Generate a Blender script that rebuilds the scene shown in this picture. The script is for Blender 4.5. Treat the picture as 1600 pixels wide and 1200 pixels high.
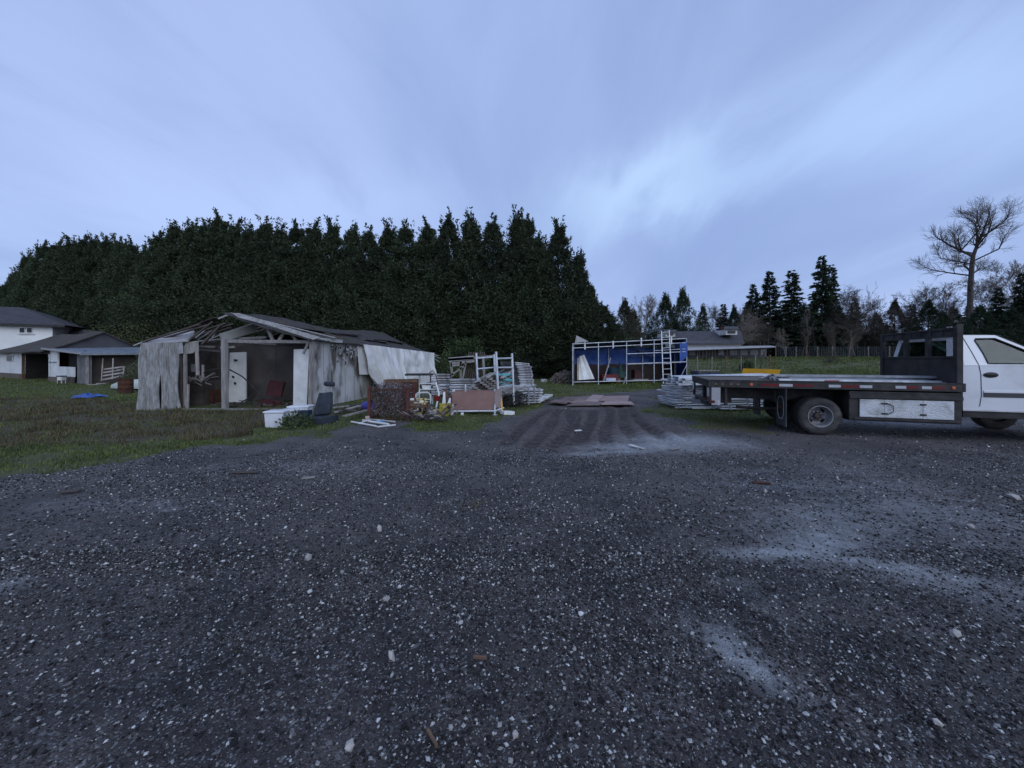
import bpy, math, random
import numpy as np
from mathutils import Vector, Matrix
R = math.radians
random.seed(7); rng = np.random.default_rng(7)
for o in list(bpy.data.objects): bpy.data.objects.remove(o)
scene = bpy.context.scene
C = scene.collection
# ---------------------------------------------------------------- camera
CAMZ = 1.6; F = 600.0; HZ = 560.0
cam = bpy.data.cameras.new("camera"); camo = bpy.data.objects.new("camera", cam); C.objects.link(camo)
camo.location = (0, 0, CAMZ); camo.rotation_euler = (R(90), 0, 0)
cam.sensor_width = 36; cam.lens = 36 * F / 1600; cam.shift_y = -(600 - HZ) / 1600
cam.clip_start = 0.05; cam.clip_end = 2000
scene.camera = camo
# ---------------------------------------------------------------- world
w = bpy.data.worlds.new("World"); scene.world = w; w.use_nodes = True
nt = w.node_tree; N = nt.nodes; L = nt.links
for n in list(N): N.remove(n)
def nd(t, **kw):
    n = N.new(t)
    for k, v in kw.items(): setattr(n, k, v)
    return n
def vmath(op, a, b=None):
    n = nd('ShaderNodeVectorMath', operation=op)
    for i, x in enumerate((a, b)):
        if x is None: continue
        if hasattr(x, 'links'): L.new(x, n.inputs[i])
        else: n.inputs[i].default_value = x
    return n.outputs['Value'] if op in ('DOT_PRODUCT', 'LENGTH') else n.outputs[0]
def fm(op, a, b=None, c=None, clamp=False):
    n = nd('ShaderNodeMath', operation=op); n.use_clamp = clamp
    for i, x in enumerate((a, b, c)):
        if x is None: continue
        if hasattr(x, 'links'): L.new(x, n.inputs[i])
        else: n.inputs[i].default_value = x
    return n.outputs[0]
def mixc(f, a, b, mode='MIX'):
    n = nd('ShaderNodeMix', data_type='RGBA', blend_type=mode)
    for i, x in ((0, f), (6, a), (7, b)):
        if hasattr(x, 'links'): L.new(x, n.inputs[i])
        else: n.inputs[i].default_value = x if i == 0 else (*x, 1)
    return n.outputs[2]
SUN_EL, SUN_ROT = 30, 152
sky = nd('ShaderNodeTexSky'); sky.sky_type = 'NISHITA'; sky.sun_disc = False
sky.sun_elevation = R(SUN_EL); sky.sun_rotation = R(SUN_ROT); sky.dust_density = 2.0
tc = nd('ShaderNodeTexCoord'); sx = nd('ShaderNodeSeparateXYZ'); L.new(tc.outputs['Generated'], sx.inputs[0])
dx, dy, dz = sx.outputs
zc = fm('ADD', fm('MAXIMUM', dz, 0.0), 0.22)
cx = nd('ShaderNodeCombineXYZ'); L.new(fm('DIVIDE', dx, zc), cx.inputs[0]); L.new(fm('DIVIDE', dy, zc), cx.inputs[1])
def cloud(scale, rot, stretch, det=6, dist=0.5, off=(0, 0, 0), rough=.55):
    mp = nd('ShaderNodeMapping'); L.new(cx.outputs[0], mp.inputs[0])
    m0 = nd('ShaderNodeMapping'); L.new(cx.outputs[0], m0.inputs[0]); m0.inputs['Rotation'].default_value = (0, 0, R(rot)); L.new(m0.outputs[0], mp.inputs[0]); mp.inputs['Scale'].default_value = (stretch, 1, 1)
    mp.inputs['Location'].default_value = off
    n = nd('ShaderNodeTexNoise'); L.new(mp.outputs[0], n.inputs['Vector'])
    n.inputs['Scale'].default_value = scale; n.inputs['Detail'].default_value = det
    n.inputs['Distortion'].default_value = dist; n.inputs['Roughness'].default_value = rough
    return n.outputs['Fac']
def mr(v, a, b, c=0.0, d=1.0):
    n = nd('ShaderNodeMapRange'); n.interpolation_type = 'SMOOTHSTEP'; L.new(v, n.inputs[0])
    for i, x in enumerate((a, b, c, d)): n.inputs[i + 1].default_value = x
    return n.outputs[0]
c1 = cloud(0.6, 12, 1.8, 4, .25, rough=.42); c2 = cloud(1.1, 6, 3.0, 7, .45, (3.1, 1.2, 0), rough=.55); c3 = cloud(0.35, 10, 1.2, 3, 0.2, (1.7, 4.4, 0))
# overcast deck: slate-blue cloud with thinner brighter streaks
deck = mixc(mr(c3, .38, .62), (.272, .372, .650), (.312, .418, .705))
deck = mixc(mr(c1, .42, .62, 0, .7), deck, (.380, .485, .790))
deck = mixc(mr(c2, .48, .72, 0, .30), deck, (.40, .54, .86))
deck = mixc(mr(c2, .52, .30, 0, .28), deck, (.195, .285, .545))
def pix_dir(u, v):
    d = Vector(((u - 800) / F, 1, (HZ - v) / F)); d.normalize(); return tuple(d)
def patch(u, v, u2, v2, wdt, amt, col, base):
    a = Vector(pix_dir(u, v)); b = Vector(pix_dir(u2, v2)); mid = ((a + b) * .5).normalized(); ax = (b - a).normalized()
    pe = mid.cross(ax).normalized(); half = (b - a).length * .5
    da = fm('DIVIDE', vmath('DOT_PRODUCT', tc.outputs['Generated'], tuple(ax)), half)
    wob = fm('MULTIPLY', fm('SUBTRACT', c2, .5), .28)
    dp = fm('DIVIDE', fm('ADD', fm('SUBTRACT', vmath('DOT_PRODUCT', tc.outputs['Generated'], tuple(pe)), mid.dot(pe)), wob), wdt)
    r = fm('ADD', fm('MULTIPLY', da, da), fm('MULTIPLY', dp, dp))
    # da measured from the middle of the streak
    g = fm('EXPONENT', fm('MULTIPLY', r, -1.0))
    fr = fm('MULTIPLY', fm('MULTIPLY', g, mr(vmath('DOT_PRODUCT', tc.outputs['Generated'], tuple(mid)), .1, .5)), amt, clamp=True)
    return mixc(fm('MULTIPLY', fr, mr(c1, .30, .62, .45, 1.0)), base, col)
deck = patch(860, 335, 1160, 268, .085, .95, (.50, .70, .98), deck)
deck = patch(1100, 275, 1700, 150, .10, .70, (.44, .63, .96), deck)
deck = patch(900, 420, 1500, 330, .13, .85, (.225, .315, .60), deck)
deck = patch(820, 180, 1150, 80, .12, .35, (.27, .37, .68), deck)
deck = patch(40, 300, 420, 240, .16, .40, (.42, .53, .86), deck)
deck = patch(560, 60, 900, 120, .25, .45, (.36, .48, .80), deck)
deck = patch(150, 345, 700, 330, .07, .35, (.47, .62, .96), deck)
deck = mixc(mr(dz, .0, .18, .14, 0.0), deck, (.36, .49, .88))
nish = vmath('SCALE', sky.outputs[0]); nish.node.inputs['Scale'].default_value = 0.10
col = mixc(0.88, nish, deck)
bgA = nd('ShaderNodeBackground'); L.new(col, bgA.inputs[0]); bgA.inputs[1].default_value = 1.25
out = nd('ShaderNodeOutputWorld'); L.new(bgA.outputs[0], out.inputs[0])
# ---------------------------------------------------------------- sun (thick overcast dusk: wide and weak)
sl = bpy.data.lights.new("sun", 'SUN'); sl.energy = 1.4; sl.angle = R(60); sl.color = (.80, .89, 1.0)
so = bpy.data.objects.new("sun", sl); C.objects.link(so)
az = R(SUN_ROT); el = R(SUN_EL)
sd = Vector((math.sin(az) * math.cos(el), math.cos(az) * math.cos(el), math.sin(el)))
so.rotation_euler = sd.to_track_quat('Z', 'Y').to_euler()
scene.view_settings.view_transform = 'Standard'; scene.view_settings.look = 'None'
scene.view_settings.exposure = 0.0; scene.view_settings.gamma = 1.0; scene.view_settings.use_curve_mapping = False

# ================================================================ helpers
def G(u, v, z=0.0):
    y = (CAMZ - z) * F / (v - HZ); return Vector(((u - 800) / F * y, y, z))
def AT(u, v, y): return Vector(((u - 800) / F * y, y, CAMZ + (HZ - v) * y / F))
def XU(u, y): return (u - 800) / F * y
def ZV(v, y): return CAMZ + (HZ - v) * y / F

def mat(name, c1, c2=None, rough=.75, metal=0.0, scale=4.0, detail=5, bump=0.0, bscale=20.0, stretch=(1, 1, 1), lo=.35, hi=.65,
        spec=.3, island=0.0, c3=None, s3=1.3, lo3=.55, hi3=.7, trans=0.0, objrand=0.0, coat=0.0):
    m = bpy.data.materials.new(name); m.use_nodes = True
    t = m.node_tree; b = t.nodes['Principled BSDF']; k = t.links
    b.inputs['Roughness'].default_value = rough; b.inputs['Metallic'].default_value = metal
    b.inputs['Specular IOR Level'].default_value = spec
    if trans: b.inputs['Transmission Weight'].default_value = trans
    if coat: b.inputs['Coat Weight'].default_value = coat; b.inputs['Coat Roughness'].default_value = .08
    def new(ty): return t.nodes.new(ty)
    tcn = new('ShaderNodeTexCoord'); mp = new('ShaderNodeMapping'); k.new(tcn.outputs['Object'], mp.inputs[0]); mp.inputs['Scale'].default_value = stretch
    def noise(sc, det, src=mp):
        n = new('ShaderNodeTexNoise'); n.inputs['Scale'].default_value = sc; n.inputs['Detail'].default_value = det
        k.new(src.outputs[0], n.inputs['Vector']); return n
    def mrn(o, a, bb):
        n = new('ShaderNodeMapRange'); k.new(o, n.inputs[0]); n.inputs[1].default_value = a; n.inputs[2].default_value = bb; return n.outputs[0]
    def mx(f, a, bb, mode='MIX'):
        n = new('ShaderNodeMix'); n.data_type = 'RGBA'; n.blend_type = mode
        for i, x in ((0, f), (6, a), (7, bb)):
            if hasattr(x, 'links'): k.new(x, n.inputs[i])
            else: n.inputs[i].default_value = x if i == 0 else (*x, 1)
        return n.outputs[2]
    if c2 is None: c2 = tuple(x * .8 for x in c1)
    nz = noise(scale, detail)
    colr = mx(mrn(nz.outputs['Fac'], lo, hi), c1, c2)
    if c3 is not None: colr = mx(mrn(noise(s3, 7).outputs['Fac'], lo3, hi3), colr, c3)
    if island:
        g = new('ShaderNodeNewGeometry'); colr = mx(1.0, colr, None or (1, 1, 1), 'MULTIPLY')
        nn = colr.node; mm = new('ShaderNodeMapRange'); k.new(g.outputs['Random Per Island'], mm.inputs[0])
        mm.inputs[3].default_value = 1 - island; mm.inputs[4].default_value = 1 + island; k.new(mm.outputs[0], nn.inputs[7])
    if objrand:
        g = new('ShaderNodeObjectInfo'); colr = mx(1.0, colr, (1, 1, 1), 'MULTIPLY')
        nn = colr.node; mm = new('ShaderNodeMapRange'); k.new(g.outputs['Random'], mm.inputs[0])
        mm.inputs[3].default_value = 1 - objrand; mm.inputs[4].default_value = 1 + objrand; k.new(mm.outputs[0], nn.inputs[7])
    k.new(colr, b.inputs['Base Color'])
    if bump:
        bn = new('ShaderNodeBump'); bn.inputs['Strength'].default_value = bump; bn.inputs['Distance'].default_value = .02
        k.new(noise(bscale, 6).outputs['Fac'], bn.inputs['Height']); k.new(bn.outputs[0], b.inputs['Normal'])
    return m

def setp(o, label=None, cat=None, group=None, kind=None):
    for a, v in (('label', label), ('category', cat), ('group', group), ('kind', kind)):
        if v: o[a] = v
    return o
def thing(name, label, cat, loc=(0, 0, 0), rz=0.0, group=None, tilt=(0, 0)):
    o = bpy.data.objects.new(name, None); C.objects.link(o); o.location = loc; o.rotation_euler = (tilt[0], tilt[1], rz)
    o.empty_display_size = .2
    return setp(o, label, cat, group)
def np_mesh(name, V, Fc, mats, parent=None, smooth=False, loc=(0, 0, 0)):
    V = np.asarray(V, dtype=np.float32).reshape(-1, 3); Fc = np.asarray(Fc, dtype=np.int32); n, kk = Fc.shape
    me = bpy.data.meshes.new(name); me.vertices.add(len(V)); me.vertices.foreach_set('co', V.ravel())
    me.loops.add(n * kk); me.loops.foreach_set('vertex_index', Fc.ravel())
    me.polygons.add(n); me.polygons.foreach_set('loop_start', np.arange(0, n * kk, kk, dtype=np.int32))
    try: me.polygons.foreach_set('loop_total', np.full(n, kk, dtype=np.int32))
    except Exception: pass
    me.polygons.foreach_set('use_smooth', np.full(n, smooth, dtype=bool))
    me.update(calc_edges=True)
    me.materials.append(mats)
    o = bpy.data.objects.new(name, me); C.objects.link(o); o.location = loc
    if parent: o.parent = parent
    return o
class MB:
    def __init__(s): s.v = []; s.f = []
    def add(s, vs, fs):
        b = len(s.v); s.v += [tuple(x) for x in vs]; s.f += [tuple(b + i for i in f) for f in fs]; return s
    def box(s, c, d, rz=0, rx=0, ry=0):
        m = Matrix.Rotation(rz, 3, 'Z') @ Matrix.Rotation(ry, 3, 'Y') @ Matrix.Rotation(rx, 3, 'X'); c = Vector(c)
        vs = [c + m @ Vector((a * d[0] / 2, b * d[1] / 2, e * d[2] / 2)) for a in (-1, 1) for b in (-1, 1) for e in (-1, 1)]
        return s.add(vs, [(0, 1, 3, 2), (4, 6, 7, 5), (0, 4, 5, 1), (2, 3, 7, 6), (0, 2, 6, 4), (1, 5, 7, 3)])
    def bb(s, a, b): return s.box([(a[i] + b[i]) / 2 for i in range(3)], [abs(b[i] - a[i]) for i in range(3)])
    def bar(s, p, q, w, h, up=(0, 0, 1)):
        p, q = Vector(p), Vector(q); d = (q - p).normalized(); up = Vector(up)
        if abs(d.dot(up)) > .98: up = Vector((0, 1, 0))
        x = d.cross(up).normalized(); y = x.cross(d)
        vs = [pt + x * a * w / 2 + y * b * h / 2 for pt in (p, q) for a, b in ((-1, -1), (1, -1), (1, 1), (-1, 1))]
        return s.add(vs, [(3, 2, 1, 0), (4, 5, 6, 7)] + [(i, (i + 1) % 4, 4 + (i + 1) % 4, 4 + i) for i in range(4)])
    def path(s, pts, r, n=8, r1=None, cap=True):
        pts = [Vector(p) for p in pts]; m = len(pts); base = len(s.v); prev = None
        for i, p in enumerate(pts):
            d = (pts[min(i + 1, m - 1)] - pts[max(i - 1, 0)]).normalized()
            if prev is None: x = d.orthogonal().normalized()
            else: x = (prev - d * prev.dot(d)).normalized()
            prev = x; y = d.cross(x); rr = r if r1 is None else r + (r1 - r) * i / (m - 1)
            s.v += [tuple(p + (x * math.cos(a) + y * math.sin(a)) * rr) for a in (2 * math.pi * j / n for j in range(n))]
        for i in range(m - 1):
            for j in range(n):
                a = base + i * n; s.f.append((a + j, a + (j + 1) % n, a + n + (j + 1) % n, a + n + j))
        if cap:
            s.f.append(tuple(base + j for j in reversed(range(n)))); s.f.append(tuple(base + (m - 1) * n + j for j in range(n)))
        return s
    def tube(s, p, q, r, n=8, r1=None): return s.path([p, q], r, n, r1)
    def lathe(s, prof, org=(0, 0, 0), axis=(0, 0, 1), n=24):
        ax = Vector(axis).normalized(); x = ax.orthogonal().normalized(); y = ax.cross(x); org = Vector(org); base = len(s.v); m = len(prof)
        for r, h in prof:
            s.v += [tuple(org + ax * h + (x * math.cos(a) + y * math.sin(a)) * max(r, 1e-4)) for a in (2 * math.pi * j / n for j in range(n))]
        for i in range(m - 1):
            for j in range(n):
                a = base + i * n; s.f.append((a + j, a + (j + 1) % n, a + n + (j + 1) % n, a + n + j))
        return s
    def slab(s, poly, off):            # polygon with thickness vector
        n = len(poly); off = Vector(off); P = [Vector(p) for p in poly]
        return s.add(P + [p + off for p in P], [tuple(range(n)), tuple(range(2 * n - 1, n - 1, -1))] + [(i, n + i, n + (i + 1) % n, (i + 1) % n) for i in range(n)])
    def surf(s, f, nu, nv, off=(0, .01, 0)):   # thick sheet from f(u,v)
        off = Vector(off); b = len(s.v); P = [Vector(f(i / nu, j / nv)) for i in range(nu + 1) for j in range(nv + 1)]
        s.v += [tuple(p) for p in P] + [tuple(p + off) for p in P]; n = len(P); w = nv + 1
        idx = lambda i, j: b + i * w + j
        for i in range(nu):
            for j in range(nv):
                q = (idx(i, j), idx(i + 1, j), idx(i + 1, j + 1), idx(i, j + 1)); s.f.append(q); s.f.append(tuple(x + n for x in reversed(q)))
        for i in range(nu):
            for j in (0, nv): s.f.append((idx(i, j), idx(i, j) + n, idx(i + 1, j) + n, idx(i + 1, j)))
        for j in range(nv):
            for i in (0, nu): s.f.append((idx(i, j), idx(i, j) + n, idx(i, j + 1) + n, idx(i, j + 1)))
        return s
    def build(s, name, m, parent=None, world=False, smooth=False, bevel=0.0, ws=None):
        vs = s.v
        if world and parent is not None:
            inv = (Matrix.Translation(parent.location) @ parent.rotation_euler.to_matrix().to_4x4()).inverted()
            if parent.parent:
                pp = parent.parent; inv = inv @ (Matrix.Translation(pp.location) @ pp.rotation_euler.to_matrix().to_4x4()).inverted()
            vs = [tuple(inv @ Vector(v)) for v in vs]
        me = bpy.data.meshes.new(name); me.from_pydata(vs, [], s.f); me.update()
        import bmesh as _b
        bm = _b.new(); bm.from_mesh(me); _b.ops.recalc_face_normals(bm, faces=bm.faces); bm.to_mesh(me); bm.free()
        me.materials.append(m)
        if smooth:
            for p in me.polygons: p.use_smooth = True
        o = bpy.data.objects.new(name, me); C.objects.link(o)
        if parent: o.parent = parent
        if bevel:
            md = o.modifiers.new('bevel', 'BEVEL'); md.width = bevel; md.segments = 2; md.limit_method = 'ANGLE'; md.angle_limit = R(35)
        if smooth:
            try: me.set_sharp_from_angle(angle=R(40))
            except Exception: pass
        return o
    def solo(s, name, m, label, cat, group=None, kind=None, **kw):   # one-mesh thing, origin at its base
        xs = [v[0] for v in s.v]; ys = [v[1] for v in s.v]; zs = [v[2] for v in s.v]
        c = ((min(xs) + max(xs)) / 2, (min(ys) + max(ys)) / 2, min(zs))
        s.v = [(v[0] - c[0], v[1] - c[1], v[2] - c[2]) for v in s.v]
        o = s.build(name, m, **kw); o.location = c
        return setp(o, label, cat, group, kind)
def copy_tree(o, parent=None):
    c = o.copy(); C.objects.link(c)
    if parent is not None: c.parent = parent
    for ch in list(o.children): copy_tree(ch, c)
    return c

def vnoise(x, y, seed=0):
    x = np.asarray(x, dtype=np.float64); y = np.asarray(y, dtype=np.float64)
    xi = np.floor(x).astype(np.int64); yi = np.floor(y).astype(np.int64); fx = x - xi; fy = y - yi
    fx = fx * fx * (3 - 2 * fx); fy = fy * fy * (3 - 2 * fy)
    def h(a, b):
        n = (a * 374761393 + b * 668265263 + seed * 1442695041) & 0xFFFFFFFF
        n = ((n ^ (n >> 13)) * 1274126177) & 0xFFFFFFFF
        return ((n ^ (n >> 16)) & 0xFFFF) / 65535.0
    return (h(xi, yi) * (1 - fx) + h(xi + 1, yi) * fx) * (1 - fy) + (h(xi, yi + 1) * (1 - fx) + h(xi + 1, yi + 1) * fx) * fy
def fbm(x, y, oct=4, seed=0):
    s = 0; a = .5; t = 0
    for i in range(oct): s = s + a * vnoise(x * 2 ** i, y * 2 ** i, seed + i * 17); t += a; a *= .5
    return s / t

# shared materials
WOOD = mat('weathered_wood', (.16, .145, .13), (.28, .26, .24), .85, scale=3, stretch=(6, 6, 1), bump=.4, bscale=30, island=.2)
WOODL = mat('pale_wood', (.36, .33, .30), (.24, .21, .19), .85, scale=3, bump=.3, island=.2)
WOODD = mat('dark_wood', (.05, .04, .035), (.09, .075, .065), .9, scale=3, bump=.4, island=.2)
WOODB = mat('brown_wood', (.16, .095, .06), (.10, .06, .04), .85, scale=4, bump=.3, island=.25)
ALU = mat('galvanised_metal', (.64, .66, .69), (.40, .42, .45), .5, metal=.25, scale=6, bump=.1, island=.15)
ALUD = mat('dull_metal', (.30, .31, .33), (.20, .21, .22), .55, metal=.4, scale=6, bump=.1)
WHITE = mat('white_paint', (.72, .72, .70), (.58, .58, .56), .55, scale=3, bump=.05)
WHITED = mat('dirty_white', (.62, .62, .60), (.38, .37, .34), .7, scale=2.5, bump=.15, c3=(.22, .2, .17), s3=3, lo3=.6, hi3=.8)
BLACK = mat('black_paint', (.012, .012, .013), (.03, .028, .027), .5, scale=6, bump=.15)
RUBBER = mat('rubber', (.018, .018, .019), (.04, .038, .036), .85, scale=8, bump=.2)
RUST = mat('rusty_steel', (.09, .035, .02), (.04, .02, .015), .9, scale=7, bump=.5)
BLUE = mat('blue_tarp', (.022, .055, .21), (.032, .085, .30), .5, scale=3, bump=.3, bscale=8)
RED = mat('faded_red', (.28, .02, .02), (.18, .015, .015), .6, scale=4)
YELLOW = mat('yellow_plastic', (.42, .34, .05), (.28, .23, .05), .5, scale=4)
# ================================================================ ground
def gp(pts): return np.array([[*G(u, v)[:2]] for u, v in pts])
GRASS_L = np.vstack([[[-60, 3.2], [-12, 4.6]], gp([(0, 738), (120, 724), (230, 713), (330, 700), (430, 688), (520, 676), (560, 664), (600, 660), (640, 662), (690, 672), (740, 676), (790, 664), (825, 646), (852, 634), (866, 622), (905, 617), (960, 614), (1040, 606)]), [[9.6, 22.5], [9.6, 120], [-300, 300], [-300, 10]]])
GRASS_R = np.vstack([gp([(1012, 634), (1030, 652), (1090, 668), (1180, 674), (1222, 662), (1290, 648), (1420, 640), (1700, 634)]), [[60, 17], [300, 25], [300, 300], [9.6, 120], [9.6, 22]], gp([(1062, 611), (1040, 622)])])
WEED = np.vstack([[[-40, 5.2]], gp([(-200, 712), (0, 700), (200, 688), (330, 684), (430, 668), (480, 655), (430, 640), (300, 637), (215, 640), (200, 626), (60, 622), (0, 622)]), [[-30, 13]]])
MUD = gp([(745, 700), (795, 652), (862, 637), (995, 637), (1035, 662), (1075, 690), (1010, 704), (880, 706)])
def sdist(P, poly):
    x, y = P[:, 0], P[:, 1]; n = len(poly); d = np.full(len(P), 1e9); ins = np.zeros(len(P), bool)
    for i in range(n):
        a = poly[i]; b = poly[(i + 1) % n]; e = b - a; l = (e ** 2).sum() + 1e-9
        t = np.clip(((x - a[0]) * e[0] + (y - a[1]) * e[1]) / l, 0, 1)
        d = np.minimum(d, (x - a[0] - t * e[0]) ** 2 + (y - a[1] - t * e[1]) ** 2)
        c = ((a[1] > y) != (b[1] > y)); xx = e[0] * (y - a[1]) / (e[1] if abs(e[1]) > 1e-9 else 1e-9) + a[0]
        ins ^= c & (x < xx)
    d = np.sqrt(d); return np.where(ins, d, -d)
def sstep(x): x = np.clip(x, 0, 1); return x * x * (3 - 2 * x)
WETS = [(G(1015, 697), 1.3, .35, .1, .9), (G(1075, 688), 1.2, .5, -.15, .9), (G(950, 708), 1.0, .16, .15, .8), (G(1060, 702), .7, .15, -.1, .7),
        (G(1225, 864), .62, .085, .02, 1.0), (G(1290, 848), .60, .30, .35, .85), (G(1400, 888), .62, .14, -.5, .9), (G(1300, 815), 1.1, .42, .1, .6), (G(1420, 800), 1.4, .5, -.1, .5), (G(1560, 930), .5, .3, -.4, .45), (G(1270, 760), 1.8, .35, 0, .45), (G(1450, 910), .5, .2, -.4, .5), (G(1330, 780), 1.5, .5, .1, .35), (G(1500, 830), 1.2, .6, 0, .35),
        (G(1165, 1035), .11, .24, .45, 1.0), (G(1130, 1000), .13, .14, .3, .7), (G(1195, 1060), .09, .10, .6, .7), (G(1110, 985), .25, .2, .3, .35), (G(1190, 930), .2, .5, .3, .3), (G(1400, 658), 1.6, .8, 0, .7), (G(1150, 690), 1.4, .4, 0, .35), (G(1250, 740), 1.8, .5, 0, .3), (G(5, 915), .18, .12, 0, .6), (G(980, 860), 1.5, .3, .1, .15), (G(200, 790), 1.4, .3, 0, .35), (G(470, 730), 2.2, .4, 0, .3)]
def masks(x, y):
    P = np.stack([x, y], 1)
    nz = (fbm(x * .9, y * .9, 4, 3) - .5) * 1.5; nf = fbm(x * 4, y * 4, 3, 9) - .5
    s = np.clip(.25 + .05 * y, .3, 2.0)
    gl = sdist(P, GRASS_L); gr = sdist(P, GRASS_R)
    g = np.maximum(sstep((gl + nz * 1.5 + nf * .3) / s * .7 + .45), sstep((gr + nz * 1.6 + nf * .3) / s * .7 + .45))
    wd = sstep((sdist(P, WEED) + nz * 1.6) / .9 + .4)
    md = sstep((sdist(P, MUD) + nz * 1.2) / .6 + .5)
    wt = np.zeros_like(x)
    for c, a, b, rot, k in WETS:
        cs, sn = math.cos(rot), math.sin(rot); X = (x - c[0]); Y = (y - c[1])
        q = ((X * cs + Y * sn) / a) ** 2 + ((-X * sn + Y * cs) / (b * (1 + c[1] * .05))) ** 2
        wt = np.maximum(wt, k * np.exp(-q * .8))
    wt = wt * (.6 + .8 * fbm(x * 1.6, y * 1.6, 4, 31))
    return g, wd, md, np.clip(wt, 0, 1)
TRK = [((858, 640), (770, 702)), ((880, 638), (815, 706)), ((905, 638), (862, 704)), ((924, 638), (905, 700)), ((948, 637), (955, 705)), ((968, 638), (1000, 698)), ((985, 637), (1040, 692)), ((893, 640), (905, 690)), ((935, 640), (880, 706))]
def ruts(x, y):
    r = np.zeros_like(x)
    for i, (a, b) in enumerate(TRK):
        a = G(*a); b = G(*b); d = Vector((b.x - a.x, b.y - a.y)); l = d.length; d /= l
        s = (x - a.x) * d.x + (y - a.y) * d.y; q = -(x - a.x) * d.y + (y - a.y) * d.x + .10 * np.sin(s * .9 + i)
        ins = sstep((.17 - np.abs(q)) / .07) * sstep((s + .3) / .5) * sstep((l + .2 - s) / 1.0)
        cl = .45 + .55 * sstep(np.sin((s + np.abs(q) * 1.2) * 18 + i * 2) * 1.5 + .5)
        r = np.maximum(r, ins * cl * (.55 + .6 * fbm(x * 2, y * 2, 2, 60 + i)))
    return np.clip(r, 0, 1)
def hgt(x, y, md=None):
    x = np.asarray(x, float); y = np.asarray(y, float)
    h = (fbm(x * .5, y * .5, 3, 5) - .5) * .05 + (fbm(x * 3, y * 3, 3, 8) - .5) * .02
    rise = sstep((y - 29) / 30) * sstep((x - 6) / 8) * 1.75 + sstep((y - 60) / 60) * sstep((x - 6) / 8) * .4
    if md is not None: h = h + md * (.10 * np.sign(np.sin((x - .12 * (y - 12)) * 10 + 1.6 * fbm(x * .7, y * .5, 2, 2) * 3)) * np.abs(np.sin((x - .12 * (y - 12)) * 10 + 1.6 * fbm(x * .7, y * .5, 2, 2) * 3)) ** .6 * np.clip(1.6 * fbm(x * 1.2, y * .5, 2, 44) - .25, 0, 1) + .02 * np.sin(y * 14 + x * 2) - .01)
    return h + rise
ny, nx = 720, 640
ys = np.concatenate([np.linspace(-25, .7, 16)[:-1], .7 * (600 / .7) ** (np.linspace(0, 1, ny))])
tt = np.linspace(-1, 1, nx); xs = 3 * np.sinh(5.6 * tt)
X, Y = np.meshgrid(xs, ys, indexing='ij'); x = X.ravel(); y = Y.ravel()
g_, wd_, md_, wt_ = masks(x, y); rt_ = ruts(x, y)
Z = hgt(x, y, md_ * .35) - rt_ * .055
ny = len(ys); ii = np.arange(nx - 1)[:, None] * ny + np.arange(ny - 1)[None, :]; ii = ii.ravel()
FF = np.stack([ii, ii + ny, ii + ny + 1, ii + 1], 1)
gm = bpy.data.materials.new('ground_gravel_grass'); gm.use_nodes = True
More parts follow.
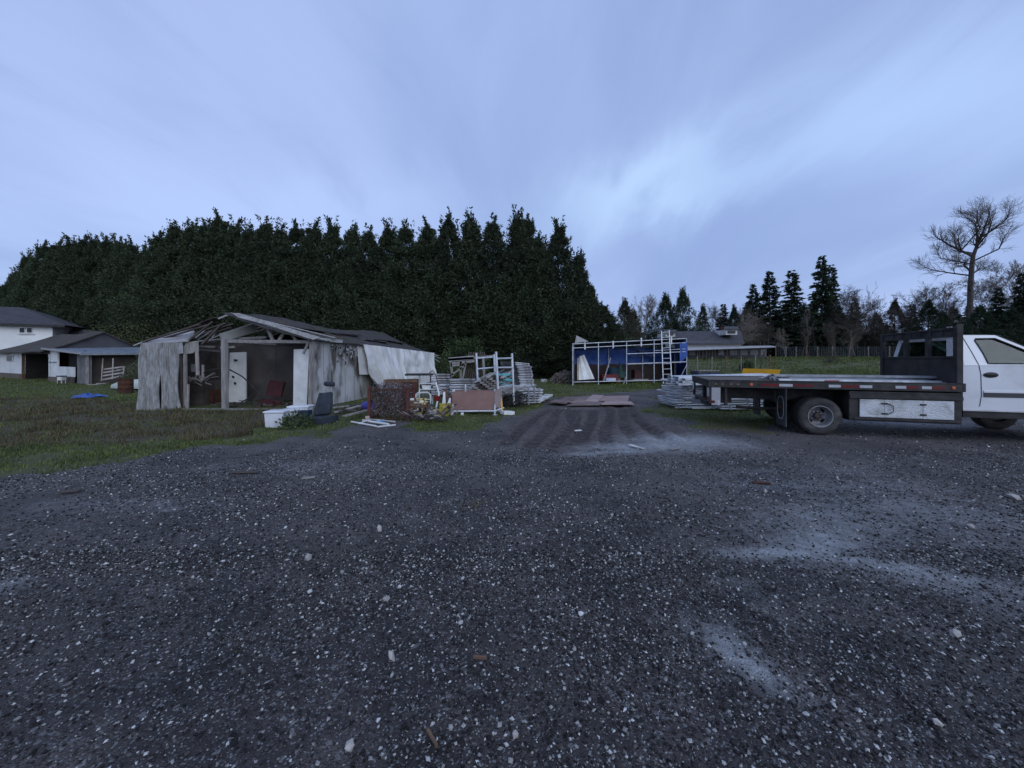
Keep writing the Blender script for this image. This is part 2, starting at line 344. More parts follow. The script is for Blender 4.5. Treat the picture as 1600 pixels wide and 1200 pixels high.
def ground_material(m):
    global nt, N, L
    nt = m.node_tree; N = nt.nodes; L = nt.links
    b = N['Principled BSDF']; tcn = nd('ShaderNodeTexCoord'); P = tcn.outputs['Object']
    def noise(sc, det=5, rough=.55):
        n = nd('ShaderNodeTexNoise'); L.new(P, n.inputs['Vector']); n.inputs['Scale'].default_value = sc; n.inputs['Detail'].default_value = det; n.inputs['Roughness'].default_value = rough; return n.outputs['Fac']
    def mrl(v, a, b_, c=0.0, d=1.0):
        n = nd('ShaderNodeMapRange'); L.new(v, n.inputs[0])
        for i, q in enumerate((a, b_, c, d)): n.inputs[i + 1].default_value = q
        return n.outputs[0]
    def vor(sc):
        n = nd('ShaderNodeTexVoronoi'); L.new(P, n.inputs['Vector']); n.inputs['Scale'].default_value = sc; return n
    at = nd('ShaderNodeAttribute', attribute_name='masks'); sep = nd('ShaderNodeSeparateColor'); L.new(at.outputs['Color'], sep.inputs[0])
    g, wd, md = sep.outputs; wt = at.outputs['Alpha']
    v1 = vor(115); v2 = vor(48)
    s1 = nd('ShaderNodeSeparateColor'); L.new(v1.outputs['Color'], s1.inputs[0]); s2 = nd('ShaderNodeSeparateColor'); L.new(v2.outputs['Color'], s2.inputs[0])
    big = noise(.55, 5); mid = noise(2.3, 6)
    base = mixc(mrl(big, .35, .65), (.018, .016, .016), (.048, .041, .040))
    base = mixc(mrl(mid, .48, .70, 0, .7), base, (.135, .115, .108))
    sy = nd('ShaderNodeSeparateXYZ'); L.new(P, sy.inputs[0])
    fines = fm('MULTIPLY', mrl(noise(.7, 5), .36, .6), mrl(sy.outputs[1], 2.2, 6.0, .25, .9)); base = mixc(fines, base, mixc(mrl(noise(26, 5), .35, .65), (.090, .075, .070), (.175, .150, .143)))
    c = mixc(mrl(s1.outputs[0], .2, .8), mixc(.6, base, (.010, .010, .012)), base)
    c = mixc(mrl(s1.outputs[1], .86, .96, 0, .7), c, (.20, .205, .215))
    c = mixc(mrl(s2.outputs[1], .965, .985, 0, .5), c, (.22, .22, .22))
    gravel = c
    brown = mixc(mrl(noise(.8, 4), .50, .62, 0, .5), gravel, mixc(mid, (.040, .035, .034), (.070, .062, .058)))
    mud = mixc(mrl(noise(9, 6), .35, .65), (.050, .040, .037), (.105, .086, .080))
    ra = nd('ShaderNodeAttribute', attribute_name='rut'); mud = mixc(fm('MULTIPLY', ra.outputs['Fac'], .85), mud, (.016, .013, .012))
    wn = noise(7, 7, .65)
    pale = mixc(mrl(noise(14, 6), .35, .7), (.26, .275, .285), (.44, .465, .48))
    grs = mixc(mrl(noise(8, 7), .35, .65), (.035, .048, .012), (.100, .115, .032))
    grs = mixc(mrl(noise(.33, 6), .42, .62, 0, .7), grs, (.075, .070, .035))
    weed = mixc(mrl(noise(6, 7), .35, .65), (.036, .030, .016), (.095, .078, .042))
    def th(mask, sc, k=.35):
        return mrl(fm('ADD', mask, fm('MULTIPLY', fm('SUBTRACT', noise(sc, 6), .5), k)), .35, .65)
    res = mixc(th(md, 5, .6), brown, mud)
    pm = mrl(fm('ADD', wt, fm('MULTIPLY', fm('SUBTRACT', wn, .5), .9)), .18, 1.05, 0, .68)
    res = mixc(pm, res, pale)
    gm_ = th(g, 3.5, .9)
    gz = mixc(th(wd, 1.3, 1.5), grs, weed)
    gz = mixc(mrl(noise(1.7, 5), .52, .68, 0, .75), gz, (.055, .045, .035))
    res = mixc(gm_, res, gz)
    L.new(res, b.inputs['Base Color'])
    rg = mixc(pm, (.8, .8, .8), (.38, .38, .38)); rg2 = mixc(gm_, rg, (.9, .9, .9)); L.new(rg2, b.inputs['Roughness'])
    b.inputs['Specular IOR Level'].default_value = .35
    hgtv = fm('ADD', fm('MULTIPLY', v1.outputs['Distance'], -.6), fm('MULTIPLY', noise(30, 6), .8))
    bp = nd('ShaderNodeBump'); bp.inputs['Strength'].default_value = .8; bp.inputs['Distance'].default_value = .015
    L.new(hgtv, bp.inputs['Height']); L.new(bp.outputs[0], b.inputs['Normal'])
ground_material(gm)
go = np_mesh('ground', np.stack([x, y, Z], 1), FF, gm, smooth=True); setp(go, kind='structure')
cr_ = go.data.attributes.new('rut', 'FLOAT', 'POINT'); cr_.data.foreach_set('value', rt_.astype(np.float32))
ca = go.data.color_attributes.new('masks', 'FLOAT_COLOR', 'POINT')
ca.data.foreach_set('color', np.stack([g_, wd_, md_, wt_], 1).astype(np.float32).ravel())

# ---- loose gravel: real stones
ICO_V = []; ph = (1 + 5 ** .5) / 2
for a in (-1, 1):
    for b in (-ph, ph): ICO_V += [(a, b, 0), (0, a, b), (b, 0, a)]
ICO_V = np.array(ICO_V) / 1.9
import itertools
ICO_F = [f for f in itertools.combinations(range(12), 3) if all(abs(np.linalg.norm(ICO_V[f[i]] - ICO_V[f[j]]) - 2 / 1.9) < .01 for i, j in ((0, 1), (1, 2), (0, 2)))]
OCT_V = np.array([(1, 0, 0), (0, 1, 0), (-1, 0, 0), (0, -1, 0), (0, 0, 1), (0, 0, -1.)]); OCT_F = [(0, 1, 4), (1, 2, 4), (2, 3, 4), (3, 0, 4)]
OCT_F = OCT_F + [(1, 0, 5), (2, 1, 5), (3, 2, 5), (0, 3, 5)]
def stones(px, py, size, tv, tf, zoff=.3):
    n = len(px); V = tv[None] * (1 + rng.uniform(-.32, .32, (n, len(tv), 3)))
    V = V * (size[:, None, None] * rng.uniform(.55, 1.15, (n, 1, 3)) * np.array([1, 1, .75]))
    a = rng.uniform(0, 6.28, n); cs, sn = np.cos(a)[:, None], np.sin(a)[:, None]; t = rng.normal(0, .5, n)[:, None]
    x0, y0, z0 = V[..., 0], V[..., 1], V[..., 2]
    y1 = y0 * np.cos(t) - z0 * np.sin(t); z1 = y0 * np.sin(t) + z0 * np.cos(t)
    z = hgt(px, py)
    V = np.stack([x0 * cs - y1 * sn + px[:, None], x0 * sn + y1 * cs + py[:, None], z1 + (z + size * zoff)[:, None]], -1)
    Fc = (np.arange(n) * len(tv))[:, None, None] + np.array(tf)[None]
    return V.reshape(-1, 3), Fc.reshape(-1, 3)
def scatter(n, y0, y1, pw=1.0, side=1.55, extra=1.2):
    t = rng.uniform(0, 1, n); yy = (y0 ** pw + t * (y1 ** pw - y0 ** pw)) ** (1 / pw); xx = rng.uniform(-1, 1, n) * (side * yy + extra)
    return xx, yy
def stone_mat(name, stops):
    m = bpy.data.materials.new(name); m.use_nodes = True; t = m.node_tree; b = t.nodes['Principled BSDF']
    gn = t.nodes.new('ShaderNodeNewGeometry'); r = t.nodes.new('ShaderNodeValToRGB'); r.color_ramp.interpolation = 'LINEAR'
    e = r.color_ramp.elements
    while len(e) > 1: e.remove(e[0])
    e[0].position = stops[0][0]; e[0].color = (*stops[0][1], 1)
    for p, c in stops[1:]: q = e.new(p); q.color = (*c, 1)
    t.links.new(gn.outputs['Random Per Island'], r.inputs[0])
    nz = t.nodes.new('ShaderNodeTexNoise'); nz.inputs['Scale'].default_value = 90; nz.inputs['Detail'].default_value = 3
    tcn = t.nodes.new('ShaderNodeTexCoord'); t.links.new(tcn.outputs['Object'], nz.inputs['Vector'])
    mx = t.nodes.new('ShaderNodeMix'); mx.data_type = 'RGBA'; mx.blend_type = 'MULTIPLY'; mx.inputs[0].default_value = .6
    t.links.new(r.outputs[0], mx.inputs[6]); t.links.new(nz.outputs['Fac'], mx.inputs[7]); t.links.new(mx.outputs[2], b.inputs['Base Color'])
    b.inputs['Roughness'].default_value = .8; b.inputs['Specular IOR Level'].default_value = .3
    return m
SM = stone_mat('gravel_stone', [(0, (.010, .009, .010)), (.40, (.024, .022, .022)), (.52, (.085, .073, .066)), (.60, (.036, .036, .039)), (.70, (.12, .112, .105)), (.76, (.06, .062, .064)), (.84, (.28, .28, .28)), (.92, (.42, .42, .40)), (1, (.70, .72, .72))])
VV = []; FFs = []; base = 0
for (n, y0, y1, s0, s1, tv, tf) in ((90000, 1.0, 3.2, .004, .013, OCT_V, OCT_F), (85000, 2.8, 6.8, .006, .016, OCT_V, OCT_F), (40000, 6, 15, .009, .022, OCT_V, OCT_F), (6000, 1.0, 6, .009, .017, ICO_V, ICO_F)):
    px, py = scatter(n, y0, y1, 1.6)
    mk = masks(px, py); keep = rng.uniform(0, 1, n) > np.clip(mk[0] * 1.3 + mk[2] * .85 + mk[3] * .9, 0, .97)
    keep &= .6 * fbm(px * 1.1, py * 1.1, 3, 71) + .7 * fbm(px * .35, py * .6, 3, 75) + rng.uniform(-.3, .3, n) > .50 + .022 * np.clip(py, 0, 12)
    px, py = px[keep], py[keep]; s = s0 + (s1 - s0) * rng.uniform(0, 1, len(px)) ** 2.6
    V, Fc = stones(px, py, s, tv, tf); VV.append(V); FFs.append(Fc + base); base += len(V)
lg = np_mesh('gravel', np.vstack(VV), np.vstack(FFs), SM); setp(lg, 'loose crushed gravel, dark with pale chips, spread over the yard', 'gravel', kind='stuff')
# ---- larger separate stones
SM2 = mat('pale_stone', (.36, .34, .32), (.25, .235, .22), .75, scale=30, bump=.3, objrand=.25)
STN = [(482, 876, .042, 'round pale stone alone left of centre on the gravel'), (612, 1032, .030, 'smooth oval white pebble in the near gravel, below the centre'), (545, 1172, .022, 'angular grey stone at the bottom edge of the gravel'),
       (806, 1153, .020, 'small round cream pebble at bottom centre of the gravel'), (1493, 995, .035, 'flat pale stone at right in the near gravel'), (1465, 1132, .032, 'pale angular stone at bottom right of the gravel'),
       (603, 940, .026, 'small bluish stone below the round pale stone'), (1196, 772, .03, 'small pale stone in front of the truck wheel'), (592, 831, .04, 'flat pale stone in the middle gravel'), (720, 975, .02, 'little white pebble right of the bluish stone'), (1518, 828, .045, 'dark lump of stone on the right gravel'), (1585, 778, .06, 'flat grey stone at the right edge of the gravel'), (950, 980, .018, 'tiny pale pebble right of centre in the near gravel')]
for u, v, s, lb in STN:
    p = G(u, v); V, Fc = stones(np.array([0.]), np.array([0.]), np.array([s]), ICO_V, ICO_F, 0)
    V[:, 2] -= V[:, 2].min() + s * .2
    o = np_mesh('stone', V, Fc, SM2, smooth=False, loc=(p.x, p.y, float(hgt(p.x, p.y)) ))
    md = o.modifiers.new('sub', 'SUBSURF'); md.levels = md.render_levels = 2
    setp(o, lb, 'stone')
# ---- grass and weeds
def blades(n, x, y, h, wd, lean, m, name, label, kindname, z=None):
    a = rng.uniform(0, 6.28, n); d = np.stack([np.cos(a), np.sin(a), np.zeros(n)], 1); sdv = np.stack([-np.sin(a), np.cos(a), np.zeros(n)], 1)
    p = np.stack([x, y, hgt(x, y) - .01 if z is None else z], 1)
    l = lean * rng.uniform(.2, 1, n)
    mid = p + d * (h * l * .4)[:, None] + np.array([0, 0, 1]) * (h * .6)[:, None]
    tip = p + d * (h * l)[:, None] + np.array([0, 0, 1]) * (h * np.sqrt(np.clip(1 - l * l * .6, .1, 1)))[:, None]
    V = np.stack([p - sdv * wd[:, None] / 2, p + sdv * wd[:, None] / 2, mid + sdv * wd[:, None] * .35, tip, mid - sdv * wd[:, None] * .35], 1).reshape(-1, 3)
    b = np.arange(n) * 5
    Fc = np.vstack([np.stack([b, b + 1, b + 2], 1), np.stack([b, b + 2, b + 4], 1), np.stack([b + 4, b + 2, b + 3], 1)])
    o = np_mesh(name, V, Fc, m); return setp(o, label, kindname, kind='stuff')
GRM = mat('grass_blade', (.045, .066, .014), (.115, .135, .034), .8, scale=1.2, island=.4)
DRM = mat('dry_weed', (.050, .038, .018), (.13, .10, .052), .9, scale=1.0, island=.45)
n = 360000; yy = 4.6 * (38 / 4.6) ** rng.uniform(0, 1, n) ; xx = rng.uniform(-1.7, 1.15, n) * (yy + 1)
mk = masks(xx, yy); keep = (mk[0] > .5) & (rng.uniform(0, 1, n) > mk[1] * .55) & (fbm(xx * 1.3, yy * 1.3, 4, 12) + rng.uniform(-.2, .2, n) > .43)
insh = (xx > -11.5) & (xx < -6) & (yy > 12.3) & (yy < 22); keep &= ~insh
xx, yy = xx[keep], yy[keep]; h = rng.uniform(.018, .055, len(xx)) * (1 + .8 * fbm(xx * .8, yy * .8, 2, 4)) * (.8 + yy * .02)
n2 = 90000; y2 = rng.uniform(20, 60, n2); x2 = 6 + rng.uniform(0, 1, n2) * (y2 * 1.25 - 2); mk2 = masks(x2, y2); k2 = (mk2[0] > .5) & (fbm(x2 * .5, y2 * .5, 4, 19) + rng.uniform(-.2, .2, n2) > .42); x2, y2 = x2[k2], y2[k2]
h2 = rng.uniform(.06, .22, len(x2)) * (.5 + 1.2 * fbm(x2 * .3, y2 * .3, 3, 24)); h = np.concatenate([h, h2]); xx = np.concatenate([xx, x2]); yy = np.concatenate([yy, y2])
blades(len(xx), xx, yy, h, .006 + yy * .0011, .9, GRM, 'grass', 'short green grass around the yard edges and the field', 'grass')
n = 90000; yy = 4.9 * (17 / 4.9) ** rng.uniform(0, 1, n); xx = -rng.uniform(.2, 1.8, n) * (yy + 1)
mk = masks(xx, yy); keep = (mk[1] > .35) & (mk[0] > .4) & (fbm(xx * 1.6, yy * 1.6, 4, 22) + rng.uniform(-.15, .15, n) > .52)
insh = (xx > -11.6) & (xx < -6) & (yy > 12.1); keep &= ~insh
xx, yy = xx[keep], yy[keep]; h = rng.uniform(.04, .20, len(xx)) * (.35 + 1.1 * fbm(xx * .9, yy * .9, 3, 14))
blades(len(xx), xx, yy, h, .005 + yy * .0007, 1.1, DRM, 'dead_weeds', 'dead brown weeds matted over the left lawn', 'weeds')
# ================================================================ trees
def kites(p, d, ln, wd):
    n = len(p); r = rng.normal(0, 1, (n, 3)); s = np.cross(d, r); s /= np.linalg.norm(s, axis=1)[:, None] + 1e-9
    d = d / (np.linalg.norm(d, axis=1)[:, None] + 1e-9)
    nrm = np.cross(d, s)
    V = np.stack([p, p + d * (ln * .45)[:, None] + s * (wd * .5)[:, None] + nrm * (wd * .12)[:, None], p + d * ln[:, None], p + d * (ln * .45)[:, None] - s * (wd * .5)[:, None] + nrm * (wd * .12)[:, None]], 1).reshape(-1, 3)
    b = np.arange(n) * 4
    return V, np.stack([b, b + 1, b + 2, b + 3], 1)
def tubes(segs, n=4):
    S = np.array(segs, float); p, q, r0, r1 = S[:, 0:3], S[:, 3:6], S[:, 6], S[:, 7]; d = q - p; d /= np.linalg.norm(d, axis=1)[:, None] + 1e-9
    up = np.where(np.abs(d[:, 2:3]) > .9, np.array([[1, 0, 0.]]), np.array([[0, 0, 1.]])); x = np.cross(d, up); x /= np.linalg.norm(x, axis=1)[:, None]; y = np.cross(d, x)
    V = []
    for c, r in ((p, r0), (q, r1)):
        for j in range(n):
            a = 2 * math.pi * j / n; V.append(c + (x * math.cos(a) + y * math.sin(a)) * r[:, None])
    V = np.stack(V, 1).reshape(-1, 3); b = (np.arange(len(S)) * 2 * n)[:, None]
    Fc = np.concatenate([np.stack([b[:, 0] + j, b[:, 0] + (j + 1) % n, b[:, 0] + n + (j + 1) % n, b[:, 0] + n + j], 1) for j in range(n)])
    return V, Fc
CEDAR = mat('cedar_foliage', (.022, .034, .017), (.042, .056, .028), .85, scale=.5, island=.5, objrand=.15, c3=(.030, .036, .016), s3=.8)
FIRM = mat('fir_foliage', (.020, .036, .018), (.035, .055, .028), .85, scale=.5, island=.4, objrand=.25)
FIRB = mat('brownish_foliage', (.045, .046, .028), (.06, .055, .035), .85, scale=.5, island=.4, objrand=.2)
BARK = mat('bark', (.06, .05, .042), (.10, .085, .07), .9, scale=6, stretch=(4, 4, 1), bump=.5)
BARKP = mat('pale_bark', (.15, .125, .105), (.21, .175, .15), .9, scale=3, objrand=.3)
BARKD = mat('twig_bark', (.050, .042, .036), (.09, .075, .062), .9, scale=3, objrand=.3)
def cedar_crown(H=13., Rb=2.4, nclump=460, per=115, pw=.72, seed=0):
    r_ = np.random.default_rng(seed)
    t = r_.uniform(0, 1, nclump) ** .85 * .955; a = r_.uniform(0, 6.28, nclump)
    prof = Rb * np.minimum(1, (1 - t) * 1.62) ** (pw + .25) * (.92 + .16 * (1 - t)) + .05
    prof *= 1 + .22 * np.sin(a * 3 + seed) * np.sin(t * 9 + seed)
    rr = prof * r_.uniform(.40, 1.16, nclump)
    cc = np.stack([rr * np.cos(a), rr * np.sin(a), t * H], 1)
    sz = .13 + .46 * (1 - t)
    k = np.repeat(np.arange(nclump), per); m = len(k)
    off = r_.normal(0, 1, (m, 3)) * (sz[k] * .55)[:, None] * np.array([1, 1, 1.35])
    p = cc[k] + off; p[:, 2] = np.clip(p[:, 2], .05, H)
    rad = np.stack([np.cos(a), np.sin(a), np.zeros(nclump)], 1)[k]
    d = rad * .6 + np.array([0, 0, .45]) + r_.normal(0, .55, (m, 3))
    ln = r_.uniform(.11, .30, m) * (.65 + .5 * (1 - t[k])); wd = ln * r_.uniform(.32, .5, m)
    # leader plume with a nodding tip
    nl = 420; tl = r_.uniform(0, 1, nl); pl = np.stack([.28 * tl ** 3 * math.cos(seed) + r_.normal(0, .19, nl) * (1.12 - tl), .28 * tl ** 3 * math.sin(seed) + r_.normal(0, .1, nl) * (1.1 - tl), H * (.86 + .155 * tl)], 1)
    dl = r_.normal(0, .6, (nl, 3)) + np.array([0, 0, .5]); ll = r_.uniform(.10, .22, nl)
    # side plumes sticking up out of the outline
    npl = 60; pp = []; pd = []
    for i in range(npl):
        tt_ = r_.uniform(.25, .97); aa = r_.uniform(0, 6.28); pr = Rb * min(1, (1 - tt_) * 1.62) ** (pw + .25); q = 26; s = r_.uniform(0, 1, q)
        hh = r_.uniform(.5, 1.25); pp.append(np.stack([np.cos(aa) * (pr * .92 + .22 * s) + r_.normal(0, .06, q), np.sin(aa) * (pr * .92 + .22 * s) + r_.normal(0, .06, q), tt_ * H + hh * s], 1)); pd.append(r_.normal(0, .5, (q, 3)) + np.array([np.cos(aa) * .3, np.sin(aa) * .3, .8]))
    pp = np.vstack(pp); pd = np.vstack(pd); lp = r_.uniform(.14, .32, len(pp))
    P = np.vstack([p, pl, pp]); D = np.vstack([d, dl, pd]); LN = np.concatenate([ln, ll, lp]); WD = np.concatenate([wd, ll * .4, lp * .4])
    return kites(P, D, LN, WD)
def trunk_mesh(H, r, seed=0, limbs=40, reach=1.5):
    r_ = random.Random(seed); segs = []; p = Vector((0, 0, -.2)); n = 8
    for i in range(n):
        q = Vector((r_.uniform(-.06, .06), r_.uniform(-.06, .06), H * .96 * (i + 1) / n)); segs.append((*p, *q, r * (1 - i / n) + .02, r * (1 - (i + 1) / n) + .02)); p = q
    for i in range(limbs):
        t = r_.uniform(.05, .9); a = r_.uniform(0, 6.28); l = reach * (1 - t) + .3; b = Vector((0, 0, H * t))
        q = b + Vector((math.cos(a) * l, math.sin(a) * l, l * r_.uniform(.1, .5))); segs.append((*b, *q, .035, .008))
    return tubes(segs, 6)
def make_tree(name, label, cat, group, crown, trunk, cm, bm_, loc, s=(1, 1, 1), rz=0):
    e = thing(name, label, cat, loc, rz, group); e.scale = s
    np_mesh('crown', crown[0], crown[1], cm, e); np_mesh('trunk', trunk[0], trunk[1], bm_, e)
    return e
cedars = []
TOPS = [(-60, 470, 50), (-32, 462, 49), (-10, 455, 48), (8, 441, 47), (25, 418, 46), (44, 394, 45), (68, 376, 43), (90, 374, 42), (110, 370, 42), (131, 368, 41.5), (151, 367, 41), (168, 369, 41), (187, 369, 40), (207, 374, 40), (226, 382, 39),
        (248, 362, 37), (275, 344, 36.5), (300, 346, 36.5), (323, 343, 36), (344, 333, 36), (369, 342, 36), (391, 350, 35.5), (415, 339, 35.5), (438, 351, 35.5), (464, 346, 35), (490, 346, 35), (519, 341, 35), (551, 350, 35), (576, 352, 34.5), (608, 349, 34.5), (634, 346, 34), (670, 345, 34), (701, 332, 34), (736, 335, 34),
        (770, 337, 33.5), (808, 331, 33.5), (823, 333, 34), (842, 366, 33), (873, 342, 33.5), (905, 391, 33), (922, 440, 33)]
LBH = 'tall dark green cedar in the dense hedge row behind the shed'
for i, (u, v, yd) in enumerate(TOPS):
    k = i % 6; H = ZV(v, yd)
    if i < 6:
        e = make_tree('cedar_tree', LBH, 'tree', 'cedars in the tall hedge row', cedar_crown(seed=i * 5 + 1, pw=.62 + .04 * (i % 4)), trunk_mesh(13, .16, i), CEDAR, BARK, (0, 0, 0)); cedars.append(e)
    else: e = copy_tree(cedars[k])
    e.location = (XU(u, yd), yd, 0); s = H / 13.2; wdt = s * random.uniform(.92, 1.12) * (.95 if yd > 38 else 1.0); e.scale = (wdt, wdt, s); e.rotation_euler.z = random.uniform(0, 6.28)
# fuller second line filling the hedge's lower half
LOWS = [(940, 33.5, 6.5), (912, 32, 5.0), (880, 31.5, 4), (845, 32.5, 5), (790, 32, 4.5), (728, 31.5, 5.2), (690, 31.5, 5.0), (650, 33, 5.5), (590, 33, 6), (530, 33.5, 6), (470, 34, 6), (400, 34, 6.5), (330, 34.5, 6), (260, 35, 7), (215, 37, 8), (160, 39, 8), (100, 40, 8), (40, 43, 8)]
for i, (u, yd, H) in enumerate(LOWS):
    e = copy_tree(cedars[i % 6]); e.name = 'young_cedar'; e['label'] = 'short broad young cedar growing at the foot of the tall hedge'; e['group'] = 'short cedars at the foot of the hedge'
    e.location = (XU(u, yd), yd, 0); e.scale = (.95, .95, H / 13.2); e.rotation_euler.z = random.uniform(0, 6.28)

def fir_crown(H=20., Rb=3.6, seed=0, sparse=1.0):
    r_ = np.random.default_rng(seed); P = []; D = []; LN = []; segs = []
    z = H * .06
    while z < H * .985:
        t = z / H; rad = Rb * (1 - t) ** .85 * r_.uniform(.75, 1.15) + .15
        nb = int(r_.integers(4, 8))
        for b in range(nb):
            if r_.uniform() > sparse: continue
            a = r_.uniform(0, 6.28); l = rad * r_.uniform(.55, 1.1); rise = .15 * (t - .35)
            q = max(6, int(l * 34)); s = r_.uniform(.08, 1, q); droop = -.22 * l * s ** 2 + rise * l * s * 3 + .10 * l * np.maximum(0, s - .75)
            cx_, sy_ = math.cos(a), math.sin(a); lat = r_.normal(0, .16, q) * l * (1.1 - s * .8)
            P.append(np.stack([cx_ * l * s - sy_ * lat, sy_ * l * s + cx_ * lat, z + droop + r_.normal(0, .05, q)], 1))
            D.append(np.stack([cx_ - sy_ * lat * 2, sy_ + cx_ * lat * 2, np.full(q, -.35)], 1) + r_.normal(0, .35, (q, 3))); LN.append(r_.uniform(.25, .6, q))
            segs.append((0, 0, z, cx_ * l, sy_ * l, z - .2 * l, .04, .01))
        z += r_.uniform(.22, .42) * (H / 20)
    P = np.vstack(P); D = np.vstack(D); LN = np.concatenate(LN)
    return kites(P, D, LN, LN * .42)
firs = [(fir_crown(20, 3.5, 3), 20), (fir_crown(20, 4.2, 4, .85), 20), (fir_crown(20, 2.9, 9, .95), 20)]
ftr = trunk_mesh(20, .28, 5, 60, 2.4)
conec = cedar_crown(13, 3.4, 420, 90, .95, 77); slim = cedar_crown(13, 1.5, 300, 70, .55, 81)
def fh(x, y): return float(hgt(x, y))
def far_tree(u, v, yd, kind, label, m, wf=1.0, group=None, name='fir_tree', cr=None, th_=None):
    x = XU(u, yd); z = fh(x, yd); H = ZV(v, yd) - z
    if kind in (0, 1, 2): c, h0, tr = firs[kind][0], 20, ftr
    elif kind == 3: c, h0, tr = conec, 13.2, trunk_mesh(13, .2, 8)
    else: c, h0, tr = slim, 13.2, trunk_mesh(13, .15, 9)
    s = H / h0
    return make_tree(name, label, 'tree', group, c, tr, m, BARK, (x, yd, z), (s * wf, s * wf, s), random.uniform(0, 6.28))
far_tree(1284, 397, 72, 0, 'tallest dark spruce, with a ragged top, right of the far house', FIRM, 1.15)
far_tree(1299, 412, 73, 2, 'narrower dark spruce growing right against the tallest spruce', FIRM, 1.1)
far_tree(1237, 421, 74, 2, 'slender spruce left of the tallest spruce', FIRM, 1.6)
far_tree(1203, 422, 76, 1, 'wide feathery spruce, second left of the tallest spruce', FIRM, 1.35)
far_tree(1177, 442, 78, 1, 'shorter sparse spruce left of the wide feathery spruce', FIRM, 1.25)
far_tree(1147, 476, 80, 3, 'small dark conifer at the left end of the spruce group', FIRM, .9)
far_tree(1067, 449, 66, 3, 'pointed dark conifer above the far house roof', FIRM, 1.0, name='conifer_tree')
far_tree(1040, 458, 67, 3, 'round-shouldered dark conifer left of the pointed one', FIRM, 1.15, name='conifer_tree')
far_tree(1098, 475, 66, 4, 'narrow dark cypress alone against the sky right of the conifers', FIRM, 1.15, name='cypress_tree')
far_tree(976, 466, 50, 3, 'brownish bushy conifer just right of the cedar hedge', FIRB, 1.15, name='conifer_tree')
far_tree(990, 484, 56, 4, 'slim brownish conifer behind the scaffold shelter', FIRB, 1.7, name='conifer_tree')
far_tree(1398, 466, 80, 3, 'smooth cone-shaped conifer left of the truck rack', FIRB, 1.0, name='conifer_tree')
far_tree(1451, 468, 70, 3, 'broad cone-shaped conifer above the truck rack', FIRM, 1.25, name='conifer_tree')
far_tree(1475, 488, 72, 3, 'low dark conifer right of the broad cone-shaped one', FIRM, 1.5, name='conifer_tree')
far_tree(1560, 448, 62, 0, 'dark fir with drooping boughs above the truck cab', FIRM, 1.2)
far_tree(1598, 424, 60, 0, 'dark fir at the right edge above the truck cab', FIRM, 1.2)
far_tree(1532, 476, 58, 3, 'dark bushy conifer under the big bare tree', FIRM, 1.5, name='conifer_tree')
far_tree(1580, 482, 56, 3, 'low dark bushy conifer right behind the truck cab', FIRM, 1.9, name='conifer_tree')
far_tree(1640, 450, 58, 1, 'dark fir just past the right edge, behind the cab', FIRM, 1.2)
far_tree(1700, 440, 58, 0, 'dark fir farthest right beyond the cab', FIRM, 1.2)

def bare(H=12., r=.16, seed=0, spread=.5, lead=.65, depth=5, first=.3, nb=(3, 4), up=.25, twig=.01, nb0=0):
    r_ = random.Random(seed); segs = []
    def grow(p, d, l, rad, lev):
        n = 3 if lev else 7; step = l / n; q = p
        for i in range(n):
            d2 = (d + Vector((r_.gauss(0, .12), r_.gauss(0, .12), r_.gauss(0, .07) + (up * .18 if lev else .05)))).normalized()
            e = q + d2 * step; r0 = rad * (1 - .75 * i / n); r1 = rad * (1 - .75 * (i + 1) / n); segs.append((*q, *e, max(r0, twig), max(r1, twig * .8)))
            t = (i + 1) / n
            if lev < depth and (t >= first or lev):
                k = r_.randint(*nb) if lev else max(2, nb0)
                if lev: k = max(1, k - 1)
                for j in range(k):
                    ax = d2.orthogonal().normalized(); ax.rotate(Matrix.Rotation(r_.uniform(0, 6.28), 3, d2)); ang = spread * r_.uniform(.6, 1.35)
                    nd_ = (d2 * math.cos(ang) + ax * math.sin(ang)).normalized()
                    grow(e, nd_, l * (lead * r_.uniform(.6, 1.0) if lev else lead * (1.15 - .55 * t) * r_.uniform(.6, .9)), max(r1 * .62, twig), lev + 1)
            q = e; d = d2
    grow(Vector((0, 0, -.2)), Vector((0, 0, 1)), H, r, 0)
    th_ = [s for s in segs if s[6] > .05]; tw = [s for s in segs if s[6] <= .05]
    return (tubes(th_, 6), tubes(tw, 3))
def add_bare(name, label, d, m, loc, s=(1, 1, 1), rz=0, group=None):
    e = thing(name, label, 'tree', loc, rz, group); e.scale = s
    np_mesh('trunk', d[0][0], d[0][1], m, e); np_mesh('crown', d[1][0], d[1][1], m, e); return e
